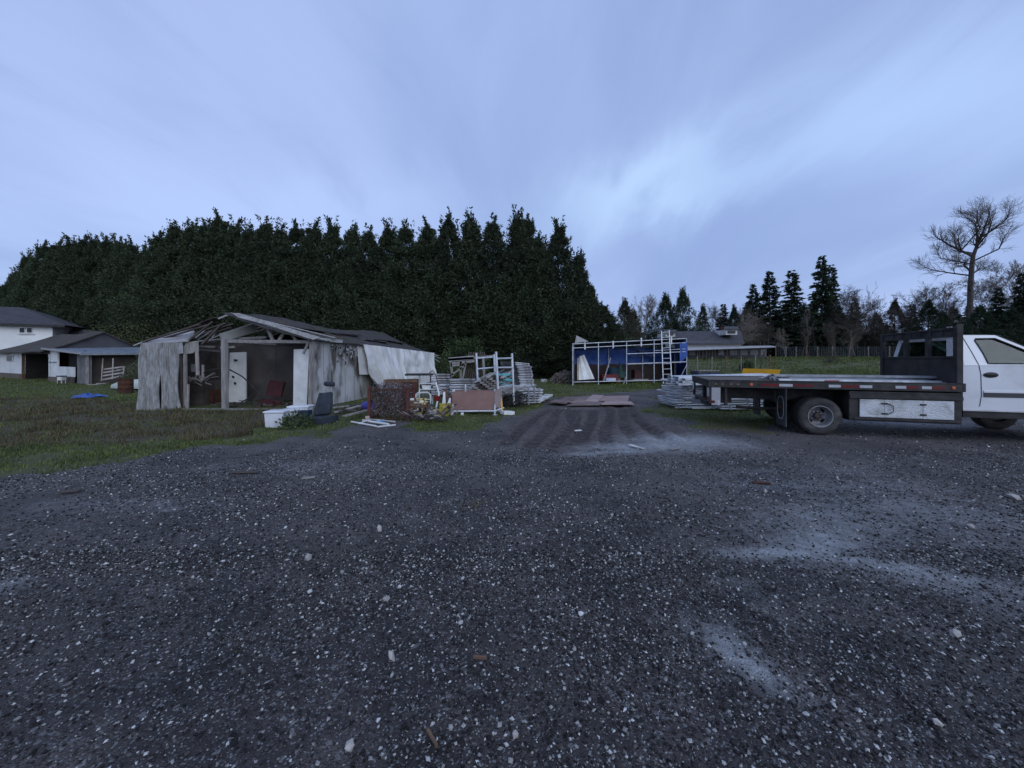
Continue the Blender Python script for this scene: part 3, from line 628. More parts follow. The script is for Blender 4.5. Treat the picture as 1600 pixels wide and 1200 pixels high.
# large bare cottonwood: hand-laid limbs following its real outline
def big_tree():
    r_ = random.Random(5); segs = []; yd = 62; k = yd / F
    def W(u, v, dy=0): return Vector(((u - 1517) * k * .84, dy, (HZ - v) * k * .91 + CAMZ))
    def twigs(p, d, l, rad, lev):
        n = 3; q = p
        for i in range(n):
            d2 = (d + Vector((r_.gauss(0, .13), r_.gauss(0, .13), r_.gauss(0, .08) + .05))).normalized(); e = q + d2 * l / n
            segs.append((*q, *e, max(rad * (1 - .25 * i), .012), max(rad * (.75 - .25 * i), .010)))
            if lev < 3:
                for j in range(2 if lev < 2 else 1):
                    ax = d2.orthogonal().normalized(); ax.rotate(Matrix.Rotation(r_.uniform(0, 6.28), 3, d2)); an = r_.uniform(.35, .75)
                    twigs(e, (d2 * math.cos(an) + ax * math.sin(an)).normalized(), l * r_.uniform(.5, .75), rad * .5, lev + 1)
            q = e; d = d2
    def limb(pts, r0, r1, tw=1.0):
        P = [W(*p) for p in pts]; n = len(P) - 1
        for i in range(n):
            a = r0 + (r1 - r0) * i / n; b = r0 + (r1 - r0) * (i + 1) / n
            for j in range(3):
                q0 = P[i].lerp(P[i + 1], j / 3); q1 = P[i].lerp(P[i + 1], (j + 1) / 3); aa = a + (b - a) * j / 3; bb_ = a + (b - a) * (j + 1) / 3
                segs.append((*q0, *q1, aa, bb_))
                if i or j:
                    for s in range(2):
                        d = (P[i + 1] - P[i]).normalized(); ax = d.orthogonal().normalized(); ax.rotate(Matrix.Rotation(r_.uniform(0, 6.28), 3, d)); an = r_.uniform(.5, .9)
                        twigs(q1, (d * math.cos(an) + ax * math.sin(an) + Vector((0, 0, .15))).normalized(), r_.uniform(.9, 1.6) * tw, max(bb_ * .45, .02), 1)
        d = (P[-1] - P[-2]).normalized()
        for s in range(2): twigs(P[-1], (d + Vector((r_.gauss(0, .3), r_.gauss(0, .3), .1))).normalized(), 1.3 * tw, r1 * .8, 1)
    segs.append((*W(1516, 562), *W(1515, 500), .44, .38)); segs.append((*W(1515, 500), *W(1516, 440), .38, .34)); segs.append((*W(1516, 440), *W(1519, 400), .34, .30)); segs.append((*W(1519, 400), *W(1521, 385), .30, .27))
    limb([(1521, 385), (1527, 370), (1536, 352), (1543, 335), (1550, 315)], .26, .07)
    limb([(1527, 370), (1529, 350), (1526, 330), (1520, 312, 1)], .18, .05)
    limb([(1536, 352), (1545, 342, -1), (1554, 328, -2), (1560, 314, -2)], .14, .05)
    limb([(1521, 385), (1512, 372, 1), (1500, 358, 2), (1488, 350, 2), (1478, 345, 2)], .20, .06)
    limb([(1512, 372, 1), (1498, 372), (1480, 362, -1), (1467, 358, -2)], .12, .05)
    limb([(1517, 410), (1506, 402), (1492, 398, -1), (1476, 400, -1), (1462, 398, -2)], .16, .05)
    limb([(1517, 418), (1500, 408, 2), (1480, 400, 3), (1462, 392, 3)], .13, .04)
    limb([(1518, 415), (1532, 408), (1545, 404, 1), (1555, 402, 1)], .13, .04)
    limb([(1543, 335), (1552, 325, 2), (1558, 312, 2), (1562, 303, 3)], .10, .04)
    limb([(1519, 398), (1510, 386, 2), (1500, 380, 3), (1494, 370, 3)], .10, .04); limb([(1524, 380), (1534, 366, 3), (1540, 350, 4), (1541, 335, 4)], .12, .04); limb([(1527, 370), (1520, 352, -2), (1512, 338, -3), (1508, 325, -3)], .12, .04)
    limb([(1523, 392), (1540, 378, -2), (1548, 362, -2), (1557, 350, -2)], .11, .04)
    limb([(1516, 445), (1500, 436, -1), (1484, 436, -1)], .10, .04, .8); limb([(1516, 455), (1532, 446), (1546, 442, 1)], .10, .04, .8)
    limb([(1512, 372, 1), (1506, 345, -2), (1500, 330, -2), (1502, 315, -2)], .10, .04)
    a = [s for s in segs if s[6] > .06]; b = [s for s in segs if s[6] <= .06]
    return tubes(a, 7), tubes(b, 3)
zb = fh(XU(1517, 62), 62)
add_bare('bare_tree', 'very tall bare spreading tree standing alone above the truck cab', big_tree(), BARKD, (XU(1517, 62), 62, 0))
B1 = bare(10, .13, 11, .55, .55, 4, .35, (3, 4), .3, .012, 3); B2 = bare(10, .15, 12, .75, .62, 4, .25, (3, 4), .15, .012, 3); B3 = bare(10, .08, 13, .35, .40, 4, .2, (2, 3), .5, .010, 2); B4 = bare(10, .12, 17, .6, .5, 4, .15, (3, 4), .4, .012, 3)
def fb(u, v, yd, d, label, m=BARKD, wf=1.0, h0=13.5):
    x = XU(u, yd); z = fh(x, yd); s = (ZV(v, yd) - z) / h0
    return add_bare('bare_tree', label, d, m, (x, yd, z), (s * wf, s * wf, s), random.uniform(0, 6.28))
fb(1001, 462, 70, B1, 'pinkish bare tree between the hedge and the dark conifers', BARKP, 1.1)
fb(975, 470, 72, B4, 'bare tree rising behind the brownish conifer', BARKP, .9)
fb(1128, 478, 84, B2, 'arching bare tree at the left of the spruce group', BARKD, .8)
fb(1160, 470, 82, B2, 'bare tree in front of the sparse spruce', BARKD, .8)
fb(1372, 430, 80, B3, 'tall skinny bare tree between the spruces and the cone conifers', BARKD, .8)
fb(1384, 450, 82, B3, 'thin bare stem right of the tall skinny bare tree', BARKD, .6)
fb(1330, 455, 70, B2, 'leaning bare tree right of the tallest spruce', BARKD, 1.0)
fb(1350, 465, 75, B4, 'bushy bare tree beside the leaning one', BARKD, .9)
fb(1420, 452, 76, B2, 'spreading bare tree above the left end of the rack', BARKD, 1.05)
fb(1472, 440, 74, B4, 'bare tree left of the very tall tree', BARKD, .8)
fb(1498, 440, 76, B3, 'slim bare tree touching the trunk of the very tall one', BARKD, 1.2)
fb(1590, 405, 80, B1, 'pale bare tree behind the right-edge fir', BARKP, 1.0)
fb(1560, 430, 85, B1, 'pale bare tree behind the drooping fir', BARKP, 1.0)
for i in range(14):
    u = (1130, 1165, 1190, 1215, 1228, 1255, 1270, 1310, 1335, 1370, 1425, 1490, 1515, 1545)[i]
    far_tree(u, random.uniform(464, 492), random.uniform(82, 88), 3 if i % 2 else 1, 'low dark conifer in the belt behind the bare alders', FIRB if i % 3 == 0 else FIRM, 1.35, 'low conifers behind the alders', 'low_conifer')
AL = []
LBA = 'slender brown bare alder in the thicket behind the field fence'
for i in range(34):
    u = random.uniform(1150, 1345); yd = random.uniform(64, 80); v = 468 + abs(u - 1240) * .1 + random.uniform(0, 45); k = i % 4; d = (B3, B4, B1, B3)[k]
    x = XU(u, yd); z = fh(x, yd); s = (ZV(v, yd) - z) / 13
    if i < 4: e = add_bare('alder_tree', LBA, d, BARKP if k % 2 else BARKD, (0, 0, 0), group='alders in the thicket'); AL.append(e)
    else: e = copy_tree(AL[k])
    e.location = (x, yd, z); e.scale = (s * 1.0, s * 1.0, s); e.rotation_euler.z = random.uniform(0, 6.28)
for i in range(16):
    u = (random.uniform(952, 1045) if i % 2 else random.uniform(1350, 1520)); yd = random.uniform(66, 84); v = random.uniform(495, 525); k = i % 4
    x = XU(u, yd); z = fh(x, yd); s = (ZV(v, yd) - z) / 13; e = copy_tree(AL[k]); e.name = 'young_bare_tree'
    e['label'] = ('low bare tree in the scrub between the hedge and the far house' if i % 2 else 'low bare tree in the scrub left of the truck cab'); e['group'] = ('scrub trees by the far house' if i % 2 else 'scrub trees behind the rack')
    e.location = (x, yd, z); e.scale = (s * 1.7, s * 1.7, s); e.rotation_euler.z = random.uniform(0, 6.28)
# far-off wood: one mass
V0 = []; n = 80000; uu = rng.uniform(930, 2100, n); yd = rng.uniform(86, 102, n); xx = (uu - 800) / F * yd; hh = 4.2 + 3.2 * fbm(xx * .12, yd * .02, 3, 51)
t = rng.uniform(0, 1, n) ** 1.5; pz = hgt(xx, yd) + t * hh
V, Fc = kites(np.stack([xx, yd, pz], 1), rng.normal(0, 1, (n, 3)) + np.array([0, 0, .8]), rng.uniform(.4, 1.1, n), rng.uniform(.1, .3, n))
THK = mat('thicket_mass', (.030, .030, .022), (.05, .042, .034), .9, scale=.2, island=.4)
setp(np_mesh('woodland', V, Fc, THK), 'low brown and green woodland at the far edge of the field', 'woodland', kind='stuff')
# brambles beside the shed
def bush(u, v, yd, rad, h, m, label, n=1800, name='bush', leaf=.12):
    c = Vector((XU(u, yd), yd, 0)); r_ = rng.normal(0, 1, (n, 3)); r_ /= np.linalg.norm(r_, axis=1)[:, None]; r_[:, 2] = np.abs(r_[:, 2]); q = rng.uniform(.35, 1, n) ** .6
    p = r_ * q[:, None] * np.array([rad, rad * .8, h]) * (.8 + .4 * vnoise(r_[:, 0] * 3 + 9, r_[:, 2] * 3 + u, 3))[:, None]
    e = thing(name, label, 'bush', (c.x, c.y, fh(c.x, c.y)))
    V, Fc = kites(p, r_ * .6 + rng.normal(0, .6, (n, 3)), rng.uniform(.6, 1.4, n) * leaf, rng.uniform(.4, .8, n) * leaf); np_mesh('foliage', V, Fc, m, e)
    segs = [(0, 0, 0, *(p[i] * .9), .012, .004) for i in range(0, n, max(1, n // 60))]; V, Fc = tubes(segs, 3); np_mesh('stem', V, Fc, BARKD, e); return e
BRA = mat('bramble_leaf', (.05, .075, .025), (.09, .08, .035), .8, scale=1.2, island=.5)
EVG = mat('bush_leaf', (.035, .055, .018), (.06, .085, .03), .8, scale=1.2, island=.4)
bush(205, 0, 32.0, 3.4, 4.2, BRA, 'tangled bramble thicket with yellowing leaves behind the bluish metal roof', 5000, 'bramble_bush')
bush(172, 0, 36, 3.0, 4.4, BRA, 'tall bramble heap behind the dark grey gable', 4000, 'bramble_bush')
bush(275, 0, 24.5, 3.0, 2.9, EVG, 'green bush behind the shed roof', 4000)
bush(730, 0, 29.5, 2.2, 3.6, EVG, 'lighter green shrub against the hedge behind the scaffolding', 5000, 'shrub')
bush(690, 0, 27, 1.6, 2.2, EVG, 'small green shrub right of the tarp wall', 3000, 'shrub')
bush(1166, 0, 38, .75, 1.0, EVG, 'small dark shrub in the field behind the yellow blade', 1500, 'shrub')
bush(1297, 0, 46, 1.1, 1.7, FIRB, 'small brown shrub in the field near the wire fence', 900, 'shrub', .10)
bush(880, 0, 24.5, .8, .75, BARKP, 'grey heap of cut brush left of the scaffold shelter', 1500, 'brush_pile', .10)
p = G(462, 668); bush(462, 0, p.y, .42, .36, EVG, 'leafy green weed clump in front of the white tubs', 420, 'weed_clump', .075)
# ================================================================ ruined shed
SA = Vector((-11.64, 12.0, 0)); E1 = Vector((math.cos(R(3)), math.sin(R(3)), 0)); SB = SA + E1 * 5.18; E2 = Vector((.164, .986, 0)).normalized(); SL = 9.87
def SP(a, t, z): return SA + E1 * a + E2 * t + Vector((0, 0, z))      # a along front 0..5.18, t back
def sa_u(u, t=0.0):   # a for pixel column u at depth t
    p = SA + E2 * t; k = (u - 800) / F; return (k * p.y - p.x) / (E1.x - k * E1.y)
def szp(u, v, t=0.0):
    a = sa_u(u, t); p = SP(a, t, 0); return SP(a, t, ZV(v, p.y))
shed = thing('ruined_shed', 'collapsing grey wooden shed with an open front and sagging gable roof', 'shed', SB - E1 * 2.6)
CORR = mat('weathered_sheet', (.22, .215, .21), (.33, .33, .335), .8, scale=9, detail=9, stretch=(2, 2, .5), lo=.40, hi=.58, bump=.2, c3=(.14, .135, .125), s3=3, lo3=.5, hi3=.75)
BOARDW = mat('mouldy_board_wall', (.42, .42, .42), (.30, .295, .28), .85, scale=1.3, detail=10, stretch=(1.4, 1.4, .55), bump=.3, c3=(.085, .078, .065), s3=1.9, lo3=.47, hi3=.62)
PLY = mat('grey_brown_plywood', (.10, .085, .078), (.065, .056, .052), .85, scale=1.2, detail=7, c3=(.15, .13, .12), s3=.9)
SHING = mat('old_shingles', (.035, .032, .034), (.06, .052, .050), .9, scale=5, detail=8, stretch=(1, 1, 3), bump=.8, bscale=14, c3=(.035, .045, .02), s3=1.2, lo3=.55, hi3=.7)
LATH = mat('bleached_barge_board', (.38, .38, .38), (.24, .235, .23), .8, scale=2, detail=8, stretch=(5, 5, 5), bump=.3)
def ez(t): return 2.27 + (1.97 - 2.27) * t / SL     # eave height right side
RID = lambda t: SP(2.75, t, 3.03 + .08 * math.sin(t * .9) - .05 * (t / SL)) 
# right roof plane, sagging
def roofR(u, v):
    t = -.25 + u * (SL + .5); a = RID(t); b = SP(5.18 + .22, t, ez(max(t, 0)) - .06); p = a.lerp(b, v)
    s = .10 * math.sin(math.pi * v) * (.6 + .8 * math.sin(u * 7)); return p + Vector((0, 0, -s + .012 * math.sin(u * 60) + .012 * math.sin(v * 25 + u * 9)))
MB().surf(roofR, 60, 14, (0, 0, -.035)).build('roof', SHING, shed, world=True)
# left roof plane: torn away at the front, remains at the back
def roofL(u, v):
    t = 3.2 + u * (SL - 3.0); a = RID(t); b = SP(-.2, t, 2.05); p = a.lerp(b, v); return p + Vector((0, 0, -.16 * math.sin(math.pi * v) * math.sin(u * 5 + 1)))
MB().surf(roofL, 20, 8, (0, 0, -.03)).build('roof', SHING, shed, world=True)
mb = MB()   # loose strips of shingle felt lying on the right slope
for k in range(9):
    t0 = random.uniform(.5, 7); v0 = random.uniform(.1, .6); p = Vector(roofR(t0 / SL, v0)); q = Vector(roofR(min(1, (t0 + random.uniform(.8, 2.2)) / SL), v0 + random.uniform(0, .12)))
    mb.bar(p + Vector((0, 0, .05)), q + Vector((0, 0, .05)), random.uniform(.12, .35), .015)
mb.build('loose_shingles', mat('loose_felt', (.10, .10, .11), (.05, .048, .05), .8, scale=4), shed, world=True)
# pale sheet over left eave and broken laths
mb = MB(); a0 = szp(222, 536); a1 = szp(294, 533); a2 = szp(301, 513, .9); a3 = szp(265, 523, .9)
mb.slab([a0, a1, a1.lerp(a2, .6) + Vector((0, .2, 0)), a2, a3], (0, 0, -.02))
mb.build('roof_sheet', mat('pale_roof_sheet', (.34, .33, .33), (.24, .235, .235), .7, scale=3, bump=.15), shed, world=True)
mb = MB()
for i in range(9):
    t = .05 + i * .32; p = SP(0.05 + random.uniform(-.1, .25), t, 2.12); q = RID(t) - Vector((0, 0, .04)); k = random.uniform(.45, .96) if i < 5 else 1
    q = p.lerp(q, k); mb.bar(p, q, .09, .045)
mb.build('rafter', WOODD, shed, world=True)
for (u0, v0, u1, v1, t, w_) in ((303, 528, 318, 516, .4, .16), (308, 531, 330, 517, .6, .14), (325, 531, 352, 520, .5, .10), (330, 527, 337, 516, .8, .10), (301, 534, 345, 530, .2, .07), (209, 540, 224, 534, -.1, .05)):
    MB().bar(szp(u0, v0, t), szp(u1, v1, t + .3), w_, .02).build('lath', LATH, shed, world=True)
MB().bar(szp(300, 513, 1.2), szp(342, 497, .6), .35, .02).build('rotten_board', WOODD, shed, world=True)
MB().bar(szp(290, 536, .1), szp(332, 503, .2), .07, .05).build('rafter', WOODD, shed, world=True)
MB().bar(szp(316, 538, .1), szp(345, 508, .2), .10, .05).build('rafter', WOODD, shed, world=True)
MB().bar(szp(341, 498, .05), szp(363, 489, .05), .02, .05).build('barge_board', LATH, shed, world=True)
# front barge boards right slope and truss
FR = -.22
mb = MB(); p = szp(362, 493, FR); q = szp(556, 539, 0); q = SP(5.4, .6, 2.17)
mb.slab([szp(363, 489.5, FR), szp(372, 489, FR), szp(500, 527, FR), szp(489, 531, FR), szp(420, 508, FR), szp(372, 496, FR)], E2 * .05)
mb.build('barge_board', LATH, shed, world=True)
mb = MB(); mb.bar(szp(370, 491, .25), SP(5.45, .95, 2.30), .55, .03); mb.build('roof_deck', LATH, shed, world=True)
MB().bar(szp(486, 529, -.1), SP(5.42, 1.3, 2.2), .07, .11).build('fascia', LATH, shed, world=True)
TR = mat('truss_wood', (.25, .24, .23), (.16, .15, .14), .85, scale=4, stretch=(3, 3, 3), bump=.3)
for (u0, v0, u1, v1, t, w_) in ((352, 533, 487, 534, .0, .10), (372, 494, 487, 530, .05, .10), (415, 507, 428, 535, .02, .09), (446, 516, 434, 535, .02, .09), (452, 518, 464, 533, .06, .07), (484, 530, 474, 553, -.03, .06)):
    MB().bar(szp(u0, v0, t), szp(u1, v1, t), w_, .05, up=E2).build('truss_member', TR, shed, world=True)
MB().bar(szp(345, 528, -.05), szp(400, 511, .9), .06, .26).build('beam', mat('mossy_beam', (.20, .22, .20), (.28, .27, .26), .85, scale=3, bump=.3), shed, world=True)
for (u0, v0, u1, v1, t) in ((352, 530, 416, 527, .5), (380, 534, 432, 538, .3), (345, 543, 367, 542, .1), (310, 541, 336, 542, 1.0), (300, 545, 345, 549, 1.6)):
    MB().bar(szp(u0, v0, t), szp(u1, v1, t), .05, .07).build('broken_board', TR, shed, world=True)
for t in (1.5, 3.0, 4.5, 6, 7.5, 9.2):
    mb = MB(); mb.bar(RID(t) - Vector((0, 0, .08)), SP(5.15, t, ez(t) - .1), .05, .12); mb.bar(SP(.3, t, 2.1), SP(5.1, t, ez(t) - .15), .05, .12); mb.build('truss_member', WOODD, shed, world=True)
# posts
MB().bar(szp(352, 638, -.02) - Vector((0, 0, .05)), szp(351, 530, -.02), .15, .12, up=E2).build('post', mat('pale_post', (.30, .285, .27), (.20, .19, .18), .85, scale=4, stretch=(4, 4, .6), bump=.4), shed, world=True)
MB().bar(szp(485, 640, 0) - Vector((0, 0, .05)), szp(488, 529, 0), .11, .10, up=E2).build('post', WOOD, shed, world=True)
for (u0, v0, u1, v1, t, w_, m_) in ((290, 637, 289, 540, .10, .10, WOOD), (294, 600, 293, 640, .06, .05, WOODL), (307, 533, 309, 586, .12, .09, WOODL), (281, 555, 284, 637, .12, .08, WOODD), (317, 570, 317, 592, .9, .05, WHITED)):
    MB().bar(szp(u0, v0, t), szp(u1, v1, t), w_, .05, up=E2).build('post', m_, shed, world=True)
MB().slab([szp(289, 534, .08), szp(308, 534, .08), szp(306, 549, .08), szp(300, 552, .08), szp(289, 553, .08)], E2 * .02).build('board', WOOD, shed, world=True)
# corrugated front panels
def corr(us, vs, bend, t0):
    def f(u, v):
        uu = (us[0] * (1 - v) + us[1] * v) * (1 - u) + (us[2] * (1 - v) + us[3] * v) * u
        vv = vs[0] * (1 - v) + vs[1] * v; p = szp(uu, vv, t0)
        return p - E2 * (.030 * math.sin(u * 8 * 6.283) + bend * math.sin(v * 3.1) + .05 * v * v + .03 * math.sin(v * 7 + u * 3))
    return f
for us, vs, bd, t0, wv in (((221, 217, 254, 252), (536, 641), .04, -.02, 1), ((254, 257, 279, 285), (535, 640), .07, .03, 1)):
    MB().surf(corr(us, vs, bd, t0), 64, 24, (0, .012, 0)).build('corrugated_panel', CORR, shed, world=True, smooth=True)
MB().slab([szp(276, 534, .02), szp(285, 534, .02), szp(286, 552, .02), szp(277, 553, .02)], (0, .015, 0)).build('corrugated_panel', CORR, shed, world=True)
# inner and outer walls
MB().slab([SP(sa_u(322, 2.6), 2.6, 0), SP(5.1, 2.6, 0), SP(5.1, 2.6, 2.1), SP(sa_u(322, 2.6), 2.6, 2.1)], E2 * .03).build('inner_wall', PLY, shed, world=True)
for k in (.22, .47, .71, .9):
    a = sa_u(322, 2.6) * (1 - k) + 5.1 * k; MB().bar(SP(a, 2.592, 0), SP(a, 2.592, 2.08), .012, .006, up=E2).build('board_joint', WOODD, shed, world=True)
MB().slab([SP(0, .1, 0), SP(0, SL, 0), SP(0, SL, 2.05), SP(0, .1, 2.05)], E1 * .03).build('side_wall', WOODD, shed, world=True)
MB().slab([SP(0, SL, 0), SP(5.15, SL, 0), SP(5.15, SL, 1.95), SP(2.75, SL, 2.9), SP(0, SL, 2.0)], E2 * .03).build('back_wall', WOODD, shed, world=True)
def side(u, v):
    t = u * 3.05; z = v * (ez(t) - .05); return SP(5.18, t, z) + E1 * (.012 * math.sin(t * 3.1) + .02 * math.sin(z * 2 + t))
MB().surf(side, 40, 10, (.03, 0, 0)).build('side_wall', BOARDW, shed, world=True)
mb = MB()
for k in range(4):
    t = .62 + k * .6 + random.uniform(-.03, .03); mb.bar(SP(5.235, t, .03), SP(5.235, t, ez(t) - .1), .008, .005, up=E1)
mb.build('board_seams', mat('seam_dark', (.10, .098, .09), (.20, .195, .19), .9, scale=8), shed, world=True)
mb = MB()
for k in range(46):
    t = random.gauss(1.9, .42); z = ez(t) - .12 - abs(random.gauss(0, .22)); l = random.uniform(.05, .22); p = SP(5.235, t, z)
    mb.slab([p, p + E2 * random.uniform(.03, .10), p + E2 * .04 - Vector((0, 0, l)), p - Vector((0, 0, l * .6))], E1 * random.uniform(.008, .03))
mb.build('peeling_paint', mat('peeled', (.03, .028, .026), (.40, .40, .40), .9, scale=9, lo=.45, hi=.55), shed, world=True)['kind'] = 'stuff'
def side2(u, v):
    t = 3.05 + u * (SL - 3.05); return SP(5.15, t, v * (ez(t) - .05))
MB().surf(side2, 10, 2, (.03, 0, 0)).build('side_wall', mat('dingy_board', (.30, .29, .26), (.18, .17, .15), .85, scale=2, bump=.2), shed, world=True)
# doors / panels
d = MB(); q = [szp(357, 638, 2.0), szp(384, 634, 2.0), szp(384, 550, 2.0), szp(359, 551, 2.0)]; d.slab(q, E2 * .05); dr = d.build('door', WHITE, shed, world=True)
for (u, v, s) in ((367, 561, .10), (364, 587, .05), (367, 597, .05)):
    p = szp(u, v, 1.97); MB().slab([p, p + E1 * s + Vector((0, 0, -.02)), p + E1 * s * .9 + Vector((0, 0, -.07)), p + Vector((0, 0, -.09)), p + E1 * -.03 + Vector((0, 0, -.02))], -E2 * .02).build('hinge_hole', BLACK, dr, world=True)
MB().slab([szp(458, 636, .35), szp(479, 636, .20), szp(483, 545, .15), szp(459, 546, .35)], E2 * .02).build('white_panel', WHITE, shed, world=True)
# sill / concrete edge
MB().bb(Vector((-11.3, 11.93, -.05)), Vector((-6.7, 12.02, .04))).build('concrete_sill', mat('concrete', (.14, .13, .12), (.22, .21, .20), .9, scale=4, bump=.4), shed, world=True)
# draped white tarp on the side wall
def tarp(u, v):
    t = 2.72 + u * (SL - 2.52); zt = ez(t) - .04; zb = .14 + .03 * math.sin(u * 17) + .12 * u
    z = zt + (zb - zt) * v
    t2 = t + max(0, v - .38) * 1.15 * math.exp(-u * 5.0)                       # left edge pulled to the right
    N1 = lambda a_, b_, s_: float(vnoise(a_, b_, s_)) - .5
    fold = .34 * N1(u * 15 - v * 2.5, v * 1.2, 5) + .22 * N1(u * 34 - v * 5 * max(0, 1 - u * 2.2), v * 1.6 + 4, 6) + .10 * N1(u * 75 - v * 4, v * 2, 7)
    sag = .10 * math.exp(-((u - .62) / .10) ** 2) * math.sin(math.pi * min(1, v * 2.2)) * (1 if v < .45 else 0)
    vee = .05 * math.sin((abs(u - .62) * 26 + v * 16)) * math.exp(-((u - .62) / .14) ** 2) * max(0, 1 - v * 1.8)
    return SP(5.32, t2, z) + E1 * (fold * (.45 + .9 * v) + sag + vee + .14 + .22 * v)
MB().surf(tarp, 150, 40, tuple(-E1 * .012)).build('draped_tarp', mat('white_tarp', (.66, .66, .65), (.52, .51, .49), .6, scale=1.4, detail=7, c3=(.36, .33, .28), s3=1.1, lo3=.6, hi3=.8, bump=.25, bscale=9), shed, world=True, smooth=True)
MB().slab([SP(5.26, 2.55, ez(2.6) - .1), SP(5.30, 3.25, ez(3.2) - .1), SP(5.42, 3.3, .95), SP(5.38, 2.5, .98)], E1 * .012).build('tarp_flap', mat('flap_tarp', (.58, .58, .57), (.45, .44, .42), .7, scale=2, bump=.2), shed, world=True)
for k in range(5):
    p = SP(5.3, SL + .1, 1.9 - k * .05); MB().bar(p, p + E2 * random.uniform(.2, .6) + E1 * random.uniform(.1, .7) + Vector((0, 0, random.uniform(-.4, .1))), .05, .02).build('splintered_board', LATH, shed, world=True)
# things inside the shed
mb = MB(); mb.path([szp(318, 583, .6), szp(328, 578, .55), szp(345, 576, .5), szp(360, 578, .5), szp(378, 588, .5), szp(392, 600, .5), szp(403, 613, .5), szp(410, 622, .5), szp(408, 636, .5)], .022, 8)
mb.solo('hose', RUBBER, 'thick black hose arching across the open front of the shed', 'hose', smooth=True)
mb = MB(); mb.bar(szp(425, 580, 1.2), szp(392, 634, .9), .04, .04); mb.bar(szp(360, 640, .2), szp(398, 615, .8), .05, .02)
mb.solo('pole', BLACK, 'dark pole leaning inside the open shed left of the red seat', 'pole')
RED2 = mat('dark_red_vinyl', (.055, .010, .012), (.035, .008, .010), .7)
e = thing('chair', 'dark red chair tipped over inside the open shed', 'chair', SP(sa_u(430, 1.3), 1.3, 0))
MB().slab([szp(421, 594, 1.4), szp(444, 597, 1.4), szp(438, 620, 1.1), szp(414, 617, 1.1)], E2 * .10).build('backrest', RED2, e, world=True, bevel=.02)
MB().slab([szp(400, 634, .7), szp(408, 622, 1.0), szp(440, 625, 1.0), szp(432, 638, .8)], (0, 0, -.06)).build('seat', RED2, e, world=True, bevel=.02)
for (u0, v0, u1, v1) in ((412, 620, 398, 638), (440, 622, 446, 638), (405, 632, 422, 640)):
    MB().tube(szp(u0, v0, 1.0), szp(u1, v1, .9), .014, 6).build('leg', BLACK, e, world=True)
for i, (u, v, w_, h_, m_, lb) in enumerate(((305, 615, .5, .75, WOODD, 'dark wooden crate in the left bay of the shed'), (322, 625, .45, .5, RUST, 'rusty brown bin in the left bay of the shed beside the crate'), (331, 606, .35, .8, PLY, 'brown cabinet standing at the back of the left bay of the shed'))):
    p = SP(sa_u(u, 1.0 + .3 * i), 1.0 + .3 * i, 0); mb = MB().bb(p + Vector((-w_ / 2, 0, 0)), p + Vector((w_ / 2, .45, h_)))
    for z in (.12, h_ - .12): mb.bb(p + Vector((-w_ / 2 - .015, -.012, z - .03)), p + Vector((w_ / 2 + .015, -.001, z + .03)))
    mb.solo(('crate', 'bin', 'cabinet')[i], m_, lb, ('crate', 'bin', 'cabinet')[i], bevel=.01)
mb = MB(); random.seed(3)
for k in range(26):
    p = szp(random.uniform(296, 325), random.uniform(584, 600), .6) ; p.z = random.uniform(.78, .95); mb.bar(p, p + Vector((random.uniform(-.4, .4), random.uniform(-.3, .3), random.uniform(-.1, .2))), .03, .02)
mb.solo('scrap_heap', WOOD, 'tangle of old sticks piled on the crate in the left bay of the shed', 'scrap heap', kind='stuff')
mb = MB(); mb.bb(szp(296, 581, 1.6), szp(304, 569, 1.6) + Vector((0, .02, 0)))
mb.solo('wall_panel', WHITED, 'small pale square panel seen in the left bay of the shed', 'panel')
mb = MB()
for k in range(70):
    p = SP(random.uniform(1.8, 5.0), random.uniform(.2, 1.6), random.uniform(.02, .10)); mb.bar(p, p + Vector((random.uniform(-.4, .4), random.uniform(-.3, .3), random.uniform(-.03, .09))), random.uniform(.02, .08), .02)
mb.solo('debris', WOODD, 'dark broken wood littering the shed floor', 'debris', kind='stuff')
for k, (u, v, u2, v2, lb) in enumerate(((525, 644, 562, 634, 'long pale plank lying at the foot of the shed side wall'), (520, 637, 545, 634, 'short grey plank at the foot of the shed side wall'), (530, 640, 556, 642, 'dark plank beside the long pale plank by the shed'), (538, 650, 574, 641, 'grey plank nearest the track, between the car seat and the wire crate'))):
    p = G(u, v, .06 + .03 * k); q = G(u2, v2, .08 + .03 * k); MB().bar(p, q, .12, .03).solo('plank', (WOODL, WOOD, WOODD, WOOD)[k], lb, 'plank')

# ================================================================ farmhouse group at far left
HC = Vector((-25.9, 23.4, 0)); HA = Vector((-.89, .46, 0)).normalized(); HB = Vector((.46, .89, 0)).normalized()
def HP(s, b, z): return HC + HA * s + HB * b + Vector((0, 0, z))
def hs(u, b=0.0):
    p = HC + HB * b; k = (u - 800) / F; return (k * p.y - p.x) / (HA.x - k * HA.y)
def hz(u, v, b=0.0): s = hs(u, b); p = HP(s, b, 0); return HP(s, b, ZV(v, p.y))
WWALL = mat('white_siding', (.70, .70, .69), (.60, .60, .59), .7, scale=.8, detail=8, bump=.1, c3=(.42, .41, .38), s3=.7, lo3=.58, hi3=.8)
RS = mat('dark_roof_shingle', (.045, .045, .052), (.07, .068, .075), .9, scale=2.5, detail=8, bump=.5)
RSM = mat('mossy_dark_roof', (.045, .038, .032), (.07, .062, .055), .9, scale=2, detail=8, bump=.5, c3=(.09, .06, .035), s3=.8, lo3=.58, hi3=.75)
FND = mat('brown_block_base', (.10, .08, .065), (.15, .125, .105), .9, scale=3, bump=.4)
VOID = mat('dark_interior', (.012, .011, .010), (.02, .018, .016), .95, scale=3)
GLD = mat('dark_glass', (.02, .024, .03), (.03, .035, .045), .35, scale=1, spec=.2)
